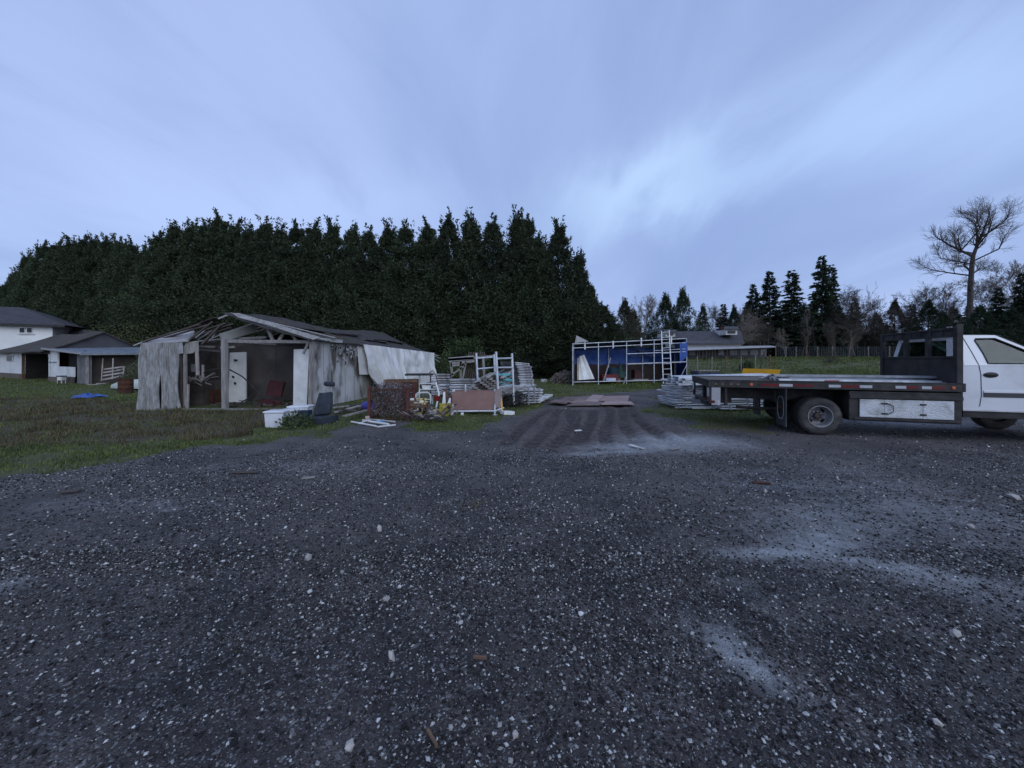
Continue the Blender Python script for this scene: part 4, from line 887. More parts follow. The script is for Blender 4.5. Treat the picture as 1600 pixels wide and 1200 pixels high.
# two storey house (its own axes: nearly parallel to the picture, coming closer towards the left)
P1 = Vector((XU(82, 34.2), 34.2, 0)); P0 = Vector((XU(0, 32.7), 32.7, 0)); D1 = (P0 - P1).normalized(); D2 = Vector((D1.y, -D1.x, 0)) * 1.0
def Q(s, b, z): return P1 + D1 * s + D2 * b + Vector((0, 0, z))
def qz(u, v, b=0.0):
    p = P1 + D2 * b; k = (u - 800) / F; s = (k * p.y - p.x) / (D1.x - k * D1.y); p = Q(s, b, 0); return Q(s, b, ZV(v, p.y))
house = thing('white_house', 'white two-storey farmhouse with dark roof at the far left', 'house', Q(5, 4, 0))
zE = 4.62; LH = 14.0
MB().slab([Q(0, 0, 0), Q(LH, 0, 0), Q(LH, 0, zE), Q(0, 0, zE)], D2 * .2).build('wall', WWALL, house, world=True)
MB().slab([Q(0, .2, 0), Q(0, 8, 0), Q(0, 8, zE), Q(0, .2, zE)], D1 * .2).build('wall', WWALL, house, world=True)
e0, e1_, e2_, e3_ = Q(-.95, -.5, zE - .05), Q(LH + .6, -.5, zE - .02), Q(LH + .6, 8.6, zE - .02), Q(-.95, 8.6, zE - .02)
r0 = Q(3.4, 4, zE + 1.75); r1 = Q(LH - 3, 4, zE + 1.75)
mb = MB().add([e0, e1_, e2_, e3_, r0, r1], [(0, 1, 5, 4), (1, 2, 5), (2, 3, 4, 5), (3, 0, 4), (0, 3, 2, 1)]); rf = mb.build('roof', RS, house, world=True)
MB().bar(e0 - Vector((0, 0, .1)), e1_ - Vector((0, 0, .1)), .08, .2).build('fascia', BLACK, rf, world=True)
for (ua, ub) in ((30, 39.5), (41.5, 51)):
    a = qz(ua, 511.5, -.02); b = qz(ub, 511.5, -.02); c = qz(ub, 520.5, -.02); d_ = qz(ua, 520.5, -.02); d_.z = c.z = (c.z + d_.z) / 2; a.z = b.z = (a.z + b.z) / 2
    wn = MB().slab([a, b, c, d_], -D2 * .03).build('window', WHITE, house, world=True)
    cen = (a + b + c + d_) / 4; sh = lambda p: cen + (p - cen) * .78 - D2 * .035
    MB().slab([sh(a), sh(b), sh(c), sh(d_)], -D2 * .01).build('pane', GLD, wn, world=True)
a = qz(28, 522, -.06); b = qz(54, 522, -.06); MB().bar(a, b, .06, .08).build('sill', WHITED, house, world=True)
MB().slab([AT(76, 511, 36.5), AT(120, 513, 37.5), AT(162, 519, 36.5), AT(150, 524, 36), AT(76, 530, 35.5)], (0, .3, -.2)).build('rear_wing_roof', RS, house, world=True)
# lower barn wing
barn = thing('low_barn', 'low barn wing with mossy roof and a wide dark doorway in front of the farmhouse', 'barn', HP(13, 1, 0))
zl = 2.13; sL = 30
def wall(s_a, s_b, z0, z1, m_, nm='wall', b=0.0, off=.15): return MB().slab([HP(s_a, b, z0), HP(s_b, b, z0), HP(s_b, b, z1), HP(s_a, b, z1)], HB * off).build(nm, m_, barn, world=True)
s79, s35 = hs(78), hs(35)
wall(s35, sL, .42, zl, WWALL); wall(s35, sL, 0, .42, FND, 'foundation', -.03, .18)
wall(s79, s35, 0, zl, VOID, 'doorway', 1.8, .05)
wall(s79 - .15, s79, 0, zl, WHITE, 'door_post', 0, .2); wall(s35, s35 + .12, 0, zl, WOODB, 'door_post', -.02, .15); wall(s79, s35, zl - .22, zl, WOODD, 'lintel', -.02, .15)
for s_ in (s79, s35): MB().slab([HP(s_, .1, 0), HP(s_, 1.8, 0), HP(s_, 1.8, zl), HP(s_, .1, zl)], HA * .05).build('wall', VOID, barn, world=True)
a = hz(11, 555, -.03); b = hz(20.5, 555, -.03); c = hz(20.5, 564.5, -.03); d_ = hz(11, 564.5, -.03)
wn = MB().slab([a, b, c, d_], -HB * .03).build('window', WHITE, barn, world=True); cen = (a + b + c + d_) / 4; sh = lambda p: cen + (p - cen) * .85 - HB * .04
MB().slab([sh(a), sh(b), sh(c), sh(d_)], -HB * .01).build('pane', GLD, wn, world=True)
for k in range(4):
    MB().bar(HP(s79 + 1.5 + k * .9, 1.4, 0), HP(s79 + 1.2 + k * 1.1, 1.7, random.uniform(.7, 1.3)), .06, .05).build('loose_timber', WOODD, barn, world=True)
# gable: plane at s=7, ridge runs left
sg = hs(75); Bq = 2.7; zr = 3.62
def broof(side):
    def f(u, v):
        s = sg - .25 + u * (sL - sg); zrr = zr + .06 * math.sin(u * 20)
        ridge = HP(s, Bq, zrr); eave = HP(s, (-.45 if side else 2 * Bq + .4), zl - .05 + .03 * math.sin(u * 25)); p = ridge.lerp(eave, v); p.z -= .08 * math.sin(math.pi * v); return p
    return f
MB().surf(broof(1), 40, 8, (0, 0, -.08)).build('roof', RSM, barn, world=True); MB().surf(broof(0), 30, 8, (0, 0, -.08)).build('roof', RSM, barn, world=True)
MB().slab([HP(sg, 0, zl - .4), HP(sg, 0, zl), HP(sg, Bq, zr - .05), HP(sg, 2 * Bq, zl), HP(sg, 2 * Bq, 0), HP(sg, 1, 0)], HA * .1).build('gable_wall', mat('dark_grey_gable', (.075, .075, .085), (.055, .055, .062), .85, scale=1.2, bump=.2), barn, world=True)
# lean-to with metal roof
lean = thing('lean_to', 'lean-to with bluish sheet-metal roof on the end of the low barn', 'lean-to', HC + HB * 2)
A_, B_, C_, D_ = HP(sg, -.3, 2.28), HP(-.25, -.35, 1.90), HP(-.25, 5.2, 2.02), HP(sg, 5.2, 2.55)
def lr(u, v): p = A_.lerp(B_, u).lerp(D_.lerp(C_, u), v); p.z += .012 * math.sin(v * 90); return p
MB().surf(lr, 6, 80, (0, 0, -.03)).build('roof', mat('bluish_metal_roof', (.17, .20, .23), (.12, .14, .17), .5, metal=.2, scale=1.5, bump=.1, c3=(.28, .29, .30), s3=.9), lean, world=True)
MB().bar(A_, B_, .05, .12).build('fascia', LATH, lean, world=True); MB().bar(B_ - Vector((0, 0, .06)), C_ - Vector((0, 0, .06)), .05, .10).build('fascia', ALUD, lean, world=True)
def lw(s_a, s_b, z0, z1, m_, b=0.0, nm='wall'): return MB().slab([HP(s_a, b, z0), HP(s_b, b, z0), HP(s_b, b, z1), HP(s_a, b, z1)], HB * .08).build(nm, m_, lean, world=True)
sq = hs(90); s2 = hs(115)
lw(sq, sg - .1, .35, 2.1, WHITE); lw(sq, sg - .1, 0, .35, FND, -.02, 'foundation')
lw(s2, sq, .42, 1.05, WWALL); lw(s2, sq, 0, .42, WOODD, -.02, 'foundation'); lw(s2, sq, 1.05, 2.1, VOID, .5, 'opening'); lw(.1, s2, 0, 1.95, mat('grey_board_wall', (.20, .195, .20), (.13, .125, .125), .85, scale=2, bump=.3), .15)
MB().bar(HP(0, 0, -.05), HP(0, 0, 1.9), .12, .12, up=HB).build('post', WOOD, lean, world=True)
MB().slab([HP(.6, .2, 0), HP(.6, 5.4, 0), HP(.6, 5.4, 1.98), HP(.6, .2, 1.88)], HA * .08).build('wall', mat('brown_plaster', (.085, .070, .062), (.055, .046, .042), .9, scale=1.3, detail=7, bump=.3), lean, world=True)
MB().bar(HP(sg - .25, -.01, 1.35), HP(sq + .1, -.01, 1.35), .03, .10, up=HB).build('sign_board', mat('dull_teal', (.04, .07, .09), None, .6), lean, world=True)
# pallet-like frame leaning on the wall
pf = thing('wooden_rack', 'pale wooden slatted rack leaning against the brown lean-to wall', 'rack', HP(.3, 1.5, 0))
def ps(u, v): y = 23.9; return Vector((XU(u, y), y + (v - 575) * -.012, ZV(v, y)))
for (u0, v0, u1, v1, nm) in ((156, 560, 165, 595, 'rail'), (172, 560, 181, 592, 'rail'), (193, 572, 196, 586, 'rail'), (163, 577, 193, 573, 'slat'), (164, 582, 194, 577, 'slat'), (165, 587, 195, 582, 'slat'), (166, 593, 196, 587, 'slat')):
    MB().bar(ps(u0, v0), ps(u1, v1), .09 if nm == 'slat' else .06, .03, up=(0, 1, 0)).build(nm, WOODL, pf, world=True)
# upturned boat
bt = thing('boat', 'small upturned pale green and white boat behind the barrel', 'boat', G(205, 607))
def hull(u, v):
    x0 = (XU(174, 19.6), 19.6); xs_ = x0[0] + u * 2.6; w_ = .62 * math.sin(math.pi * min(.5, u * .9 + .02)); a = math.pi * v; return Vector((xs_, 19.6 + math.cos(a) * w_, .12 + math.sin(a) * (.36 + .12 * u) * math.sin(math.pi * min(.5, .12 + u))))
MB().surf(hull, 24, 14, (0, 0, -.02)).build('hull', mat('pale_green_hull', (.42, .48, .40), (.34, .38, .33), .5, scale=2), bt, world=True, smooth=True)
MB().path([hull(i / 12, 0) + Vector((0, -.01, -.02)) for i in range(13)], .035, 6).build('gunwale', WHITE, bt, world=True, smooth=True)
# barrel
p = G(196.5, 614); br = thing('barrel', 'short rusty brown steel barrel standing on the lawn by the boat', 'barrel', (p.x, p.y, 0))
MB().lathe([(.0, .01), (.27, .01), (.275, .04), (.265, .06), (.265, .22), (.28, .24), (.265, .26), (.265, .43), (.28, .45), (.265, .47), (.265, .62), (.28, .645), (.255, .645), (.25, .30), (0, .28)], n=28).build('drum', RUST, br, smooth=True)
# blue tarp on lawn
def bt_(u, v): c = G(137, 621); a = u * 6.283; r_ = v; return Vector((c.x + math.cos(a) * r_ * (.62 + .12 * math.sin(a * 3)), c.y + math.sin(a) * r_ * .42, .02 + .11 * (1 - r_) + .06 * math.sin(a * 5 + r_ * 9) * (1 - r_ * .6) + .03 * math.sin(r_ * 14 + a)))
m_ = MB(); m_.surf(bt_, 60, 12, (0, 0, -.01)); m_.solo('tarp', mat('crumpled_blue_tarp', (.03, .07, .26), (.05, .11, .36), .5, scale=4, bump=.3), 'crumpled blue tarp lying on the left lawn', 'tarp', smooth=True)
# small chair and bits beside the lean-to
ch = thing('plastic_chair', 'small blue-topped white stool beside the dark doorway', 'stool', HP(hs(96, -.4), -.4, 0))
MB().box((0, 0, .48), (.35, .3, .06)).build('seat', mat('navy_seat', (.02, .03, .08), None, .6), ch); MB().box((.02, 0, .33), (.28, .26, .22)).build('box', WHITED, ch)
for a, b in ((-.14, -.1), (.14, -.1), (-.14, .1), (.14, .1)): MB().tube((a, b, 0), (a, b, .24), .012, 6).build('leg', WHITE, ch)
for u, v, lb in ((147, 602, 'small pale scrap lying below the leaning rack'), (160, 600, 'flat pale board on the grass below the leaning rack')):
    p = G(u, v); MB().box((p.x, p.y, .04), (.5, .25, .05), rz=.3).solo('board_scrap', WOODL, lb, 'board')
# ================================================================ flatbed truck
TX = thing('flatbed_truck', 'white pickup cab with a long black flatbed, parked at the right', 'truck', (6.44, 8.0, 0), R(-17))
PAINT = mat('white_car_paint', (.66, .67, .69), (.60, .61, .63), .28, scale=1.0, spec=.5, coat=.6, c3=(.44, .43, .41), s3=2.2, lo3=.52, hi3=.85)
GLASS = mat('window_glass', (.30, .40, .37), (.27, .36, .34), .02, trans=1.0, spec=.5)
TRIM = mat('black_plastic_trim', (.02, .02, .022), (.035, .035, .037), .5, scale=5)
DECKM = mat('scuffed_black_steel', (.016, .015, .015), (.045, .042, .040), .6, scale=5, detail=8, bump=.15, c3=(.10, .07, .055), s3=4, lo3=.66, hi3=.8)
RACKM = mat('worn_black_rack', (.012, .012, .013), (.035, .033, .033), .6, scale=3, detail=8, bump=.2, c3=(.06, .05, .046), s3=2.5, lo3=.6, hi3=.8)
DIAM = mat('bright_tread_plate', (.58, .60, .62), (.46, .48, .50), .42, metal=.45, scale=3, bump=.9, bscale=70, c3=(.26, .25, .23), s3=3.5, lo3=.5, hi3=.72)
REFR = mat('red_reflector', (.13, .010, .013), (.09, .008, .010), .35); REFW = mat('white_reflector', (.42, .44, .46), (.33, .34, .36), .4); AMB = mat('amber_lens', (.55, .13, .05), (.45, .10, .04), .25)
DKW = mat('deck_wood', (.09, .075, .065), (.14, .12, .105), .85, scale=3, stretch=(1, 8, 1), bump=.4)
W_ = 2.36; X0, X1 = -2.2, 2.42
# deck
dk = MB().bb((X0, .06, 1.04), (X1, W_ - .06, 1.10)).build('deck', DKW, TX)
rail = MB()
rail.bb((X0, 0, .955), (X1, .058, 1.12)); rail.bb((X0, W_ - .058, .955), (X1, W_, 1.12)); rail.bb((X0 - .06, 0, .955), (X0 - .002, W_, 1.12)); rail.bb((X1 + .002, 0, .955), (X1 + .05, W_, 1.12))
rail.bb((X0, -.012, 1.108), (X1, .03, 1.125)); rail.build('deck_rail', DECKM, TX, bevel=.006)
cm_ = MB()
for k in range(12): xk = X0 + .2 + k * .38; cm_.bb((xk, .06, .96), (xk + .06, W_ - .06, 1.038))
cm_.build('cross_member', DECKM, TX)
# reflective tape
for (xa, xb, m_) in ((-1.18, -.80, REFR), (-.80, -.54, REFW), (-.54, -.16, REFR), (.14, .36, REFW), (.36, .70, REFR), (.70, .92, REFW), (1.32, 1.50, REFW), (1.50, 1.70, REFR), (1.76, 1.92, REFW), (1.92, 2.14, REFR)):
    MB().bb((xa, -.004, 1.0), (xb, -.0005, 1.055)).build('reflective_tape', m_, TX)
for xa in (-1.36, 2.27): MB().lathe([(0, 0), (.034, 0), (.030, .012), (.0, .018)], (xa, 0, 1.03), (0, -1, 0), 16).build('marker_light', AMB, TX, smooth=True)
for xa in (-2.12, -1.98, -1.80, -1.66): MB().bb((xa, -.006, 1.015), (xa + .05, -.0005, 1.045)).build('marker_light', mat('dull_lens', (.20, .12, .08), None, .4), TX)
# rear lamp panels
for yy in (.0, W_ - .25):
    lp = MB().bb((-2.235, yy, .60), (-2.20, yy + .25, .95)).build('lamp_panel', BLACK, TX)
    MB().bb((-2.25, yy + .02, .74), (-2.236, yy + .23, .94)).build('white_lens', mat('grey_lens', (.45, .45, .46), None, .4), lp); MB().bb((-2.25, yy + .02, .63), (-2.236, yy + .23, .735)).build('red_lens', REFR, lp)
MB().bb((-2.19, .004, .56), (-2.0, .04, .95)).build('lamp_bracket', mat('ribbed_grey_plate', (.34, .34, .35), (.27, .27, .28), .5, scale=9, stretch=(1, 1, 9)), TX)
MB().bb((-2.19, .0, .60), (-2.12, .003, .66)).build('red_reflector', REFR, TX); MB().bb((-2.06, .0, .56), (-2.02, .003, .66)).build('side_reflector', REFW, TX)
hb = MB(); hb.bb((-2.25, .3, .50), (-2.1, W_ - .3, .62)); hb.bb((-1.9, .06, .55), (-1.84, .14, .95)); hb.bb((-2.1, .7, .55), (-1.6, .8, .95)); hb.bb((-2.1, W_ - .8, .55), (-1.6, W_ - .7, .95)); hb.build('rear_bumper', DECKM, TX, bevel=.01)
ht = MB(); ht.bb((-2.45, 1.05, .46), (-2.1, 1.15, .56)); ht.lathe([(0, 0), (.03, 0), (.03, .04), (.045, .07), (.03, .11), (0, .115)], (-2.4, 1.1, .56)); ht.build('tow_hitch', ALUD, TX)
# chassis
fr = MB()
for yy in (.65, 1.47): fr.bb((-2.1, yy, .66), (5.2, yy + .08, .90))
for xk in (-1.5, .5, 2.0, 3.4, 4.9): fr.bb((xk, .73, .70), (xk + .08, 1.47, .86))
fr.build('chassis', DECKM, TX)
ax = MB(); ax.tube((0, .2, .385), (0, W_ - .2, .385), .06, 12); ax.lathe([(0, -.16), (.12, -.12), (.17, 0), (.12, .12), (0, .16)], (0, 1.1, .385), (1, 0, 0), 16); ax.tube((.1, 1.1, .42), (3.0, 1.1, .55), .045, 10); ax.tube((-1.5, .7, .45), (2.6, .6, .42), .035, 8)
ax.build('axle', DECKM, TX, smooth=True)
sp = MB()
for yy in (.69, 1.51):
    sp.path([(-.75, yy, .66), (-.4, yy, .52), (0, yy, .47), (.4, yy, .52), (.75, yy, .68)], .035, 6)
sp.build('leaf_spring', DECKM, TX)
# mud flaps
def oval(c, w_, h_, r_, mb, ax='y'):
    pts = [(-.5, -.28), (-.28, -.5), (.28, -.5), (.5, -.28), (.5, .28), (.28, .5), (-.28, .5), (-.5, .28), (-.5, -.28)]
    for a, b in zip(pts[:-1], pts[1:]): mb.bar((c[0], c[1] + a[0] * w_, c[2] + a[1] * h_), (c[0], c[1] + b[0] * w_, c[2] + b[1] * h_), r_, .006, up=(1, 0, 0))
for yy in (.03, W_ - .62):
    fl = MB().bb((-.66, yy, .13), (-.645, yy + .58, .97)).build('mud_flap', mat('grey_flap', (.05, .05, .052), (.085, .085, .09), .8, scale=4, c3=(.14, .13, .13), s3=2), TX)
    mb = MB(); oval((-.666, yy + .29, .52), .34, .48, .022, mb); mb.build('emblem_ring', REFW, fl)
    MB().slab([(-.664, yy + .15, .40), (-.664, yy + .15, .64), (-.664, yy + .20, .70), (-.664, yy + .38, .70), (-.664, yy + .43, .64), (-.664, yy + .43, .40), (-.664, yy + .38, .34), (-.664, yy + .20, .34)], (-.002, 0, 0)).build('emblem_field', BLACK, fl)
    mb = MB()
    for k in range(3): mb.bb((-.669, yy + .18 + k * .08, .485), (-.667, yy + .24 + k * .08, .555))
    mb.build('emblem_mark', REFR, fl)
    MB().bb((-.68, yy - .01, .97), (-.62, yy + .6, .99)).build('flap_bracket', DECKM, fl)
# wheels
TYRE = mat('muddy_tyre', (.028, .027, .027), (.05, .047, .045), .85, scale=7, detail=8, bump=.5, c3=(.13, .12, .115), s3=2.5, lo3=.50, hi3=.70)
RIMM = mat('grey_painted_rim', (.30, .30, .31), (.20, .195, .19), .5, metal=.2, scale=5, detail=7)
def wheel(px, py, out=-1, dish=.03, nm='wheel', rr=.385):
    wq = thing(nm, None, None, (px, py, rr), 0); wq.parent = TX
    a = (0, out, 0)
    mb = MB(); prof = [(.225, -.10), (.28, -.115), (.345, -.11), (.372, -.095), (.382, -.07), (.385, 0), (.382, .07), (.372, .095), (.345, .112), (.30, .118), (.25, .112), (.222, .10), (.215, .05), (.215, -.08), (.225, -.10)]
    mb.lathe([(r_ * rr / .385, h_) for r_, h_ in prof], (0, 0, 0), a, 56)
    mb.build('tyre', TYRE, wq, smooth=True)
    tr = MB()
    for k in range(60):
        an = k * math.tau / 60
        for s_, o_ in ((-.068, 0), (.0, .5), (.068, 0)):
            b_ = an + o_ * math.tau / 60; c = Vector((math.cos(b_) * rr, s_, math.sin(b_) * rr)); tr.box(c, (.012, .050, .022), ry=-b_)
    tr.build('tread', TYRE, wq)
    mb = MB(); n = 64
    # dished disc with hand holes: annulus built from rings, leaving gaps at the holes
    mb.lathe([(.222, .105), (.226, .118), (.214, .118), (.205, .09), (.20, dish + .02)], (0, 0, 0), a, 64)
    rings = [(.20, dish + .02), (.178, dish - .012), (.135, dish - .02), (.11, dish)]
    V = []; 
    for r_, h_ in rings:
        for j in range(n): an = math.tau * j / n; V.append((r_ * math.cos(an), out * h_, r_ * math.sin(an)))
    Fq = []
    for i in range(3):
        for j in range(n):
            if i == 1 and (j % 16) in (5, 6, 7, 8, 9, 10): continue
            q = (i * n + j, i * n + (j + 1) % n, (i + 1) * n + (j + 1) % n, (i + 1) * n + j); Fq.append(q)
    mb.add(V, Fq); mb.lathe([(.11, dish), (.105, dish + .01), (.075, dish + .012)], (0, 0, 0), a, 32); mb.build('rim', RIMM, wq, smooth=True)
    MB().lathe([(0, dish - .10), (.2, dish - .10), (.2, dish - .09), (0, dish - .09)], (0, 0, 0), a, 32).build('brake_drum', BLACK, wq)
    mb = MB().lathe([(.075, dish - .02), (.075, dish + .05), (.06, dish + .085), (.045, dish + .09), (.04, dish + .075), (0, dish + .075)], (0, 0, 0), a, 24)
    for k in range(8): an = k * math.tau / 8 + .2; c = (math.cos(an) * .092, out * (dish + .005), math.sin(an) * .092); mb.lathe([(.014, 0), (.014, .03), (.006, .034), (0, .034)], c, a, 6)
    mb.build('hub', mat('rusty_hub', (.10, .085, .078), (.06, .05, .045), .7, metal=.3, scale=9), wq, smooth=False)
    return wq
wheel(0, .14, -1, -.06); w2 = wheel(0, .42, -1, -.06); wheel(0, W_ - .14, 1, -.06); wheel(0, W_ - .42, 1, -.06)
wheel(4.4, .28, -1, .06); wheel(4.4, W_ - .28, 1, .06)
# tool box
tb = MB(); tb.bb((.52, .02, .33), (2.42, .60, .93)); tbo = tb.build('tool_box', DECKM, TX, bevel=.01)
for xa, xb in ((.70, 1.125), (1.13, 1.775), (1.78, 2.28)):
    MB().bb((xa, -.004, .415), (xb, .018, .775)).build('box_door', DIAM, tbo, bevel=.004)
for xa, zz in ((1.13, .68), (1.13, .48), (1.78, .68), (1.78, .48)):
    MB().bb((xa - .05, -.018, zz), (xa + .05, -.004, zz + .028)).build('hinge', BLACK, tbo)
MB().path([(1.16, -.02, .70), (1.26, -.035, .66), (1.27, -.035, .54), (1.18, -.02, .48)], .008, 6).build('latch', BLACK, tbo)
mb = MB(); mb.bb((.52, -.02, .79), (2.42, .015, .86)); mb.bb((.60, -.02, .36), (2.38, .01, .395)); mb.build('box_frame', DECKM, tbo, bevel=.006)
mb = MB(); mb.tube((.75, .35, .58), (.75, 1.0, .58), .22, 20); mb.build('fuel_tank', DECKM, TX, smooth=True)
# headache rack
rk = MB(); xr = 2.36; z1 = 2.20
def rb(y0, y1, za, zb, x0=xr - .035, x1=xr + .035): rk.bb((x0, y0, za), (x1, y1, zb))
rb(0, .10, 1.121, z1); rb(W_ - .10, W_, 1.121, z1); rb(.10, W_ - .10, 1.121, 1.60, xr - .012, xr + .012); rb(.10, W_ - .10, 2.02, z1 - .04, xr - .02, xr + .02)
rb(.10, W_ - .10, z1 - .04, z1, xr - .04, xr + .04); rb(.10, W_ - .10, 1.60, 1.64, xr - .03, xr + .03)
for yy in (.74, 1.42): rb(yy, yy + .10, 1.64, 2.02)
rko = rk.build('headache_rack', RACKM, TX, bevel=.004)
MB().bb((xr - .02, .115, 1.645), (xr - .016, .28, 1.99)).build('perforated_strip', mat('perforated', (.62, .62, .63), (.25, .25, .25), .5, scale=60, detail=0, lo=.45, hi=.55), rko)
mb = MB()
for k in range(6): mb.bb((xr - .05, .35 + k * .3, z1 - .14), (xr - .041, .38 + k * .3, z1 - .02))
mb.build('tie_ring', RACKM, rko)
MB().bb((xr - .045, -.02, 1.121), (xr + .05, -.001, z1 + .05)).build('corner_post', RACKM, rko)
MB().tube((xr - .03, .25, z1 + .012), (xr - .03, .13, z1 + .012), .012, 6).build('chalk_strip', LATH, rko)
# cab --------------------------------------------------------------
zb_, zr_ = 1.47, 2.06; Y0 = .12; Y1 = W_ - .12
def iny(z): return Y0 + (max(0, z - zb_) / (zr_ - zb_)) * .17
def arch(xc, r_, n=12, z0=.62): return [(xc + r_ * math.cos(a), .385 + r_ * math.sin(a)) for a in np.linspace(math.pi - math.asin((z0 - .385) / r_), math.asin((z0 - .385) / r_), n)]
low = [(2.50, .62)] + arch(4.4, .50) + [(5.42, .62), (5.45, .9), (5.42, 1.22), (5.34, 1.34), (4.9, 1.42), (4.2, 1.47), (2.50, 1.47)]
body = MB()
for yy, sgn in ((Y0, 1), (Y1, -1)):
    body.slab([(x_, yy, z_) for x_, z_ in low], (0, sgn * .04, 0))
# strips across: rear wall, hood, front
def strip(pts, crown=0.0):
    n = 6
    for (xa, za), (xb, zb2) in zip(pts[:-1], pts[1:]):
        for j in range(n):
            f0, f1 = j / n, (j + 1) / n
            def P(x_, z_, f): a = iny(z_); b = W_ - iny(z_); return (x_, a + (b - a) * f, z_ + crown * math.sin(math.pi * f))
            body.add([P(xa, za, f0), P(xb, zb2, f0), P(xb, zb2, f1), P(xa, za, f1)], [(0, 1, 2, 3)])
strip([(2.50, .62), (2.50, 1.47)]); strip([(4.15, 1.475), (4.3, 1.49), (4.9, 1.43), (5.34, 1.35)], .03); strip([(5.34, 1.35), (5.43, 1.22), (5.46, .9), (5.43, .62)]); strip([(2.54, 2.045), (2.62, 2.065), (2.9, 2.072), (3.15, 2.055), (3.22, 2.035)], .02)
body.build('body', PAINT, TX, smooth=True)
# greenhouse side frames (ring between outline and window opening)
outer = [(2.50, 1.47), (2.53, 1.75), (2.56, 2.03), (2.62, 2.06), (3.12, 2.05), (3.55, 1.80), (4.15, 1.47), (3.6, 1.47), (2.86, 1.47)]
inner = [(2.90, 1.50), (2.86, 1.70), (2.78, 1.95), (2.80, 1.985), (3.10, 1.985), (3.46, 1.78), (3.93, 1.50), (3.5, 1.50), (3.0, 1.50)]
gh = MB()
for side_ in (0, 1):
    for th_ in (0.0,):
        yv = lambda z, d=0: (iny(z) + d) if side_ == 0 else (W_ - iny(z) - d)
        Vv = [(x_, yv(z_), z_) for x_, z_ in outer] + [(x_, yv(z_), z_) for x_, z_ in inner] + [(x_, yv(z_, .05), z_) for x_, z_ in outer] + [(x_, yv(z_, .05), z_) for x_, z_ in inner]
        n = 9; Fs = []
        for i in range(n):
            j = (i + 1) % n; Fs += [(i, j, n + j, n + i), (2 * n + i, 3 * n + i, 3 * n + j, 2 * n + j), (n + i, n + j, 3 * n + j, 3 * n + i), (i, 2 * n + i, 2 * n + j, j)]
        gh.add(Vv, Fs)
# rear wall frame with window opening
zo0, zo1 = 1.60, 1.97
gh.slab([(2.50, iny(1.47), 1.47), (2.50, W_ - iny(1.47), 1.47), (2.505, W_ - iny(zo0), zo0), (2.505, iny(zo0), zo0)], (.03, 0, 0))
gh.slab([(2.55, iny(zo1), zo1), (2.55, W_ - iny(zo1), zo1), (2.56, W_ - iny(2.05), 2.05), (2.56, iny(2.05), 2.05)], (.03, 0, 0))
for s_ in (0, 1):
    f = (lambda y: y) if s_ == 0 else (lambda y: W_ - y)
    gh.slab([(2.505, f(iny(zo0)), zo0), (2.505, f(iny(zo0) + .14), zo0), (2.55, f(iny(zo1) + .14), zo1), (2.55, f(iny(zo1)), zo1)], (.03, 0, 0))
gh.build('cab_frame', PAINT, TX, smooth=False, bevel=.006)
def pane(poly, off, nm='window'): return MB().slab(poly, off).build(nm, GLASS, TX)
for s_ in (0, 1):
    f = (lambda y: y) if s_ == 0 else (lambda y: W_ - y); sg_ = 1 if s_ == 0 else -1
    pane([(x_, f(iny(z_) + .02), z_) for x_, z_ in inner], (0, .005 * sg_, 0), 'side_window')
    sl = MB(); pts = [(x_, f(iny(z_) - .004), z_) for x_, z_ in inner]; sl.path(pts + [pts[0]], .012, 6); sl.build('window_seal', TRIM, TX)
pane([(2.515, iny(zo0) + .14, zo0), (2.515, W_ - iny(zo0) - .14, zo0), (2.558, W_ - iny(zo1) - .14, zo1), (2.558, iny(zo1) + .14, zo1)], (.005, 0, 0), 'rear_window')
pane([(3.22, iny(2.02) + .04, 2.03), (3.22, W_ - iny(2.02) - .04, 2.03), (4.13, W_ - .16, 1.48), (4.13, .16, 1.48)], (.004, 0, .004), 'windshield')
# door seams, handle, moulding, sill, mirror
sm = MB()
sm.path([(2.60, iny(2.02) - .003, 2.02), (2.68, iny(1.75) - .003, 1.75), (2.75, Y0 - .003, 1.47), (2.78, Y0 - .003, 1.3), (2.79, Y0 - .003, .9), (2.76, Y0 - .003, .68)], .006, 5); sm.path([(3.98, Y0 - .003, 1.47), (3.98, Y0 - .003, .9), (3.92, Y0 - .003, .68)], .006, 5)
sm.build('door_seam', TRIM, TX)
MB().bb((2.50, Y0 - .004, 1.455), (4.2, Y0 + .01, 1.475)).build('belt_line', PAINT, TX, bevel=.004)
hd = MB().lathe([(0, 0), (.052, 0), (.056, .008), (.048, .014), (0, .014)], (0, 0, 0), (0, -1, 0), 20); hd.v = [(v[0] * 2.1 + 2.93, v[1] + Y0 - .001, v[2] * .95 + 1.285) for v in hd.v]; ho = hd.build('door_handle', TRIM, TX, smooth=True)
MB().bb((2.84, Y0 - .032, 1.28), (3.02, Y0 - .017, 1.305)).build('handle_grip', BLACK, ho, bevel=.005)
MB().bb((2.82, Y0 - .014, .86), (3.93, Y0 - .001, .945)).build('side_moulding', mat('grey_moulding', (.05, .05, .055), None, .5), TX, bevel=.005)
MB().bb((2.82, Y0 - .016, .945), (3.93, Y0 - .001, .985)).build('moulding_edge', PAINT, TX, bevel=.004)
MB().bb((2.50, Y0 - .004, .585), (3.85, Y0 + .06, .622)).build('sill', mat('sill_chrome', (.5, .5, .52), None, .35, metal=.4), TX, bevel=.004)
MB().bb((2.52, Y0 + .03, .46), (4.0, Y1 - .03, .584)).build('underbody', DECKM, TX)
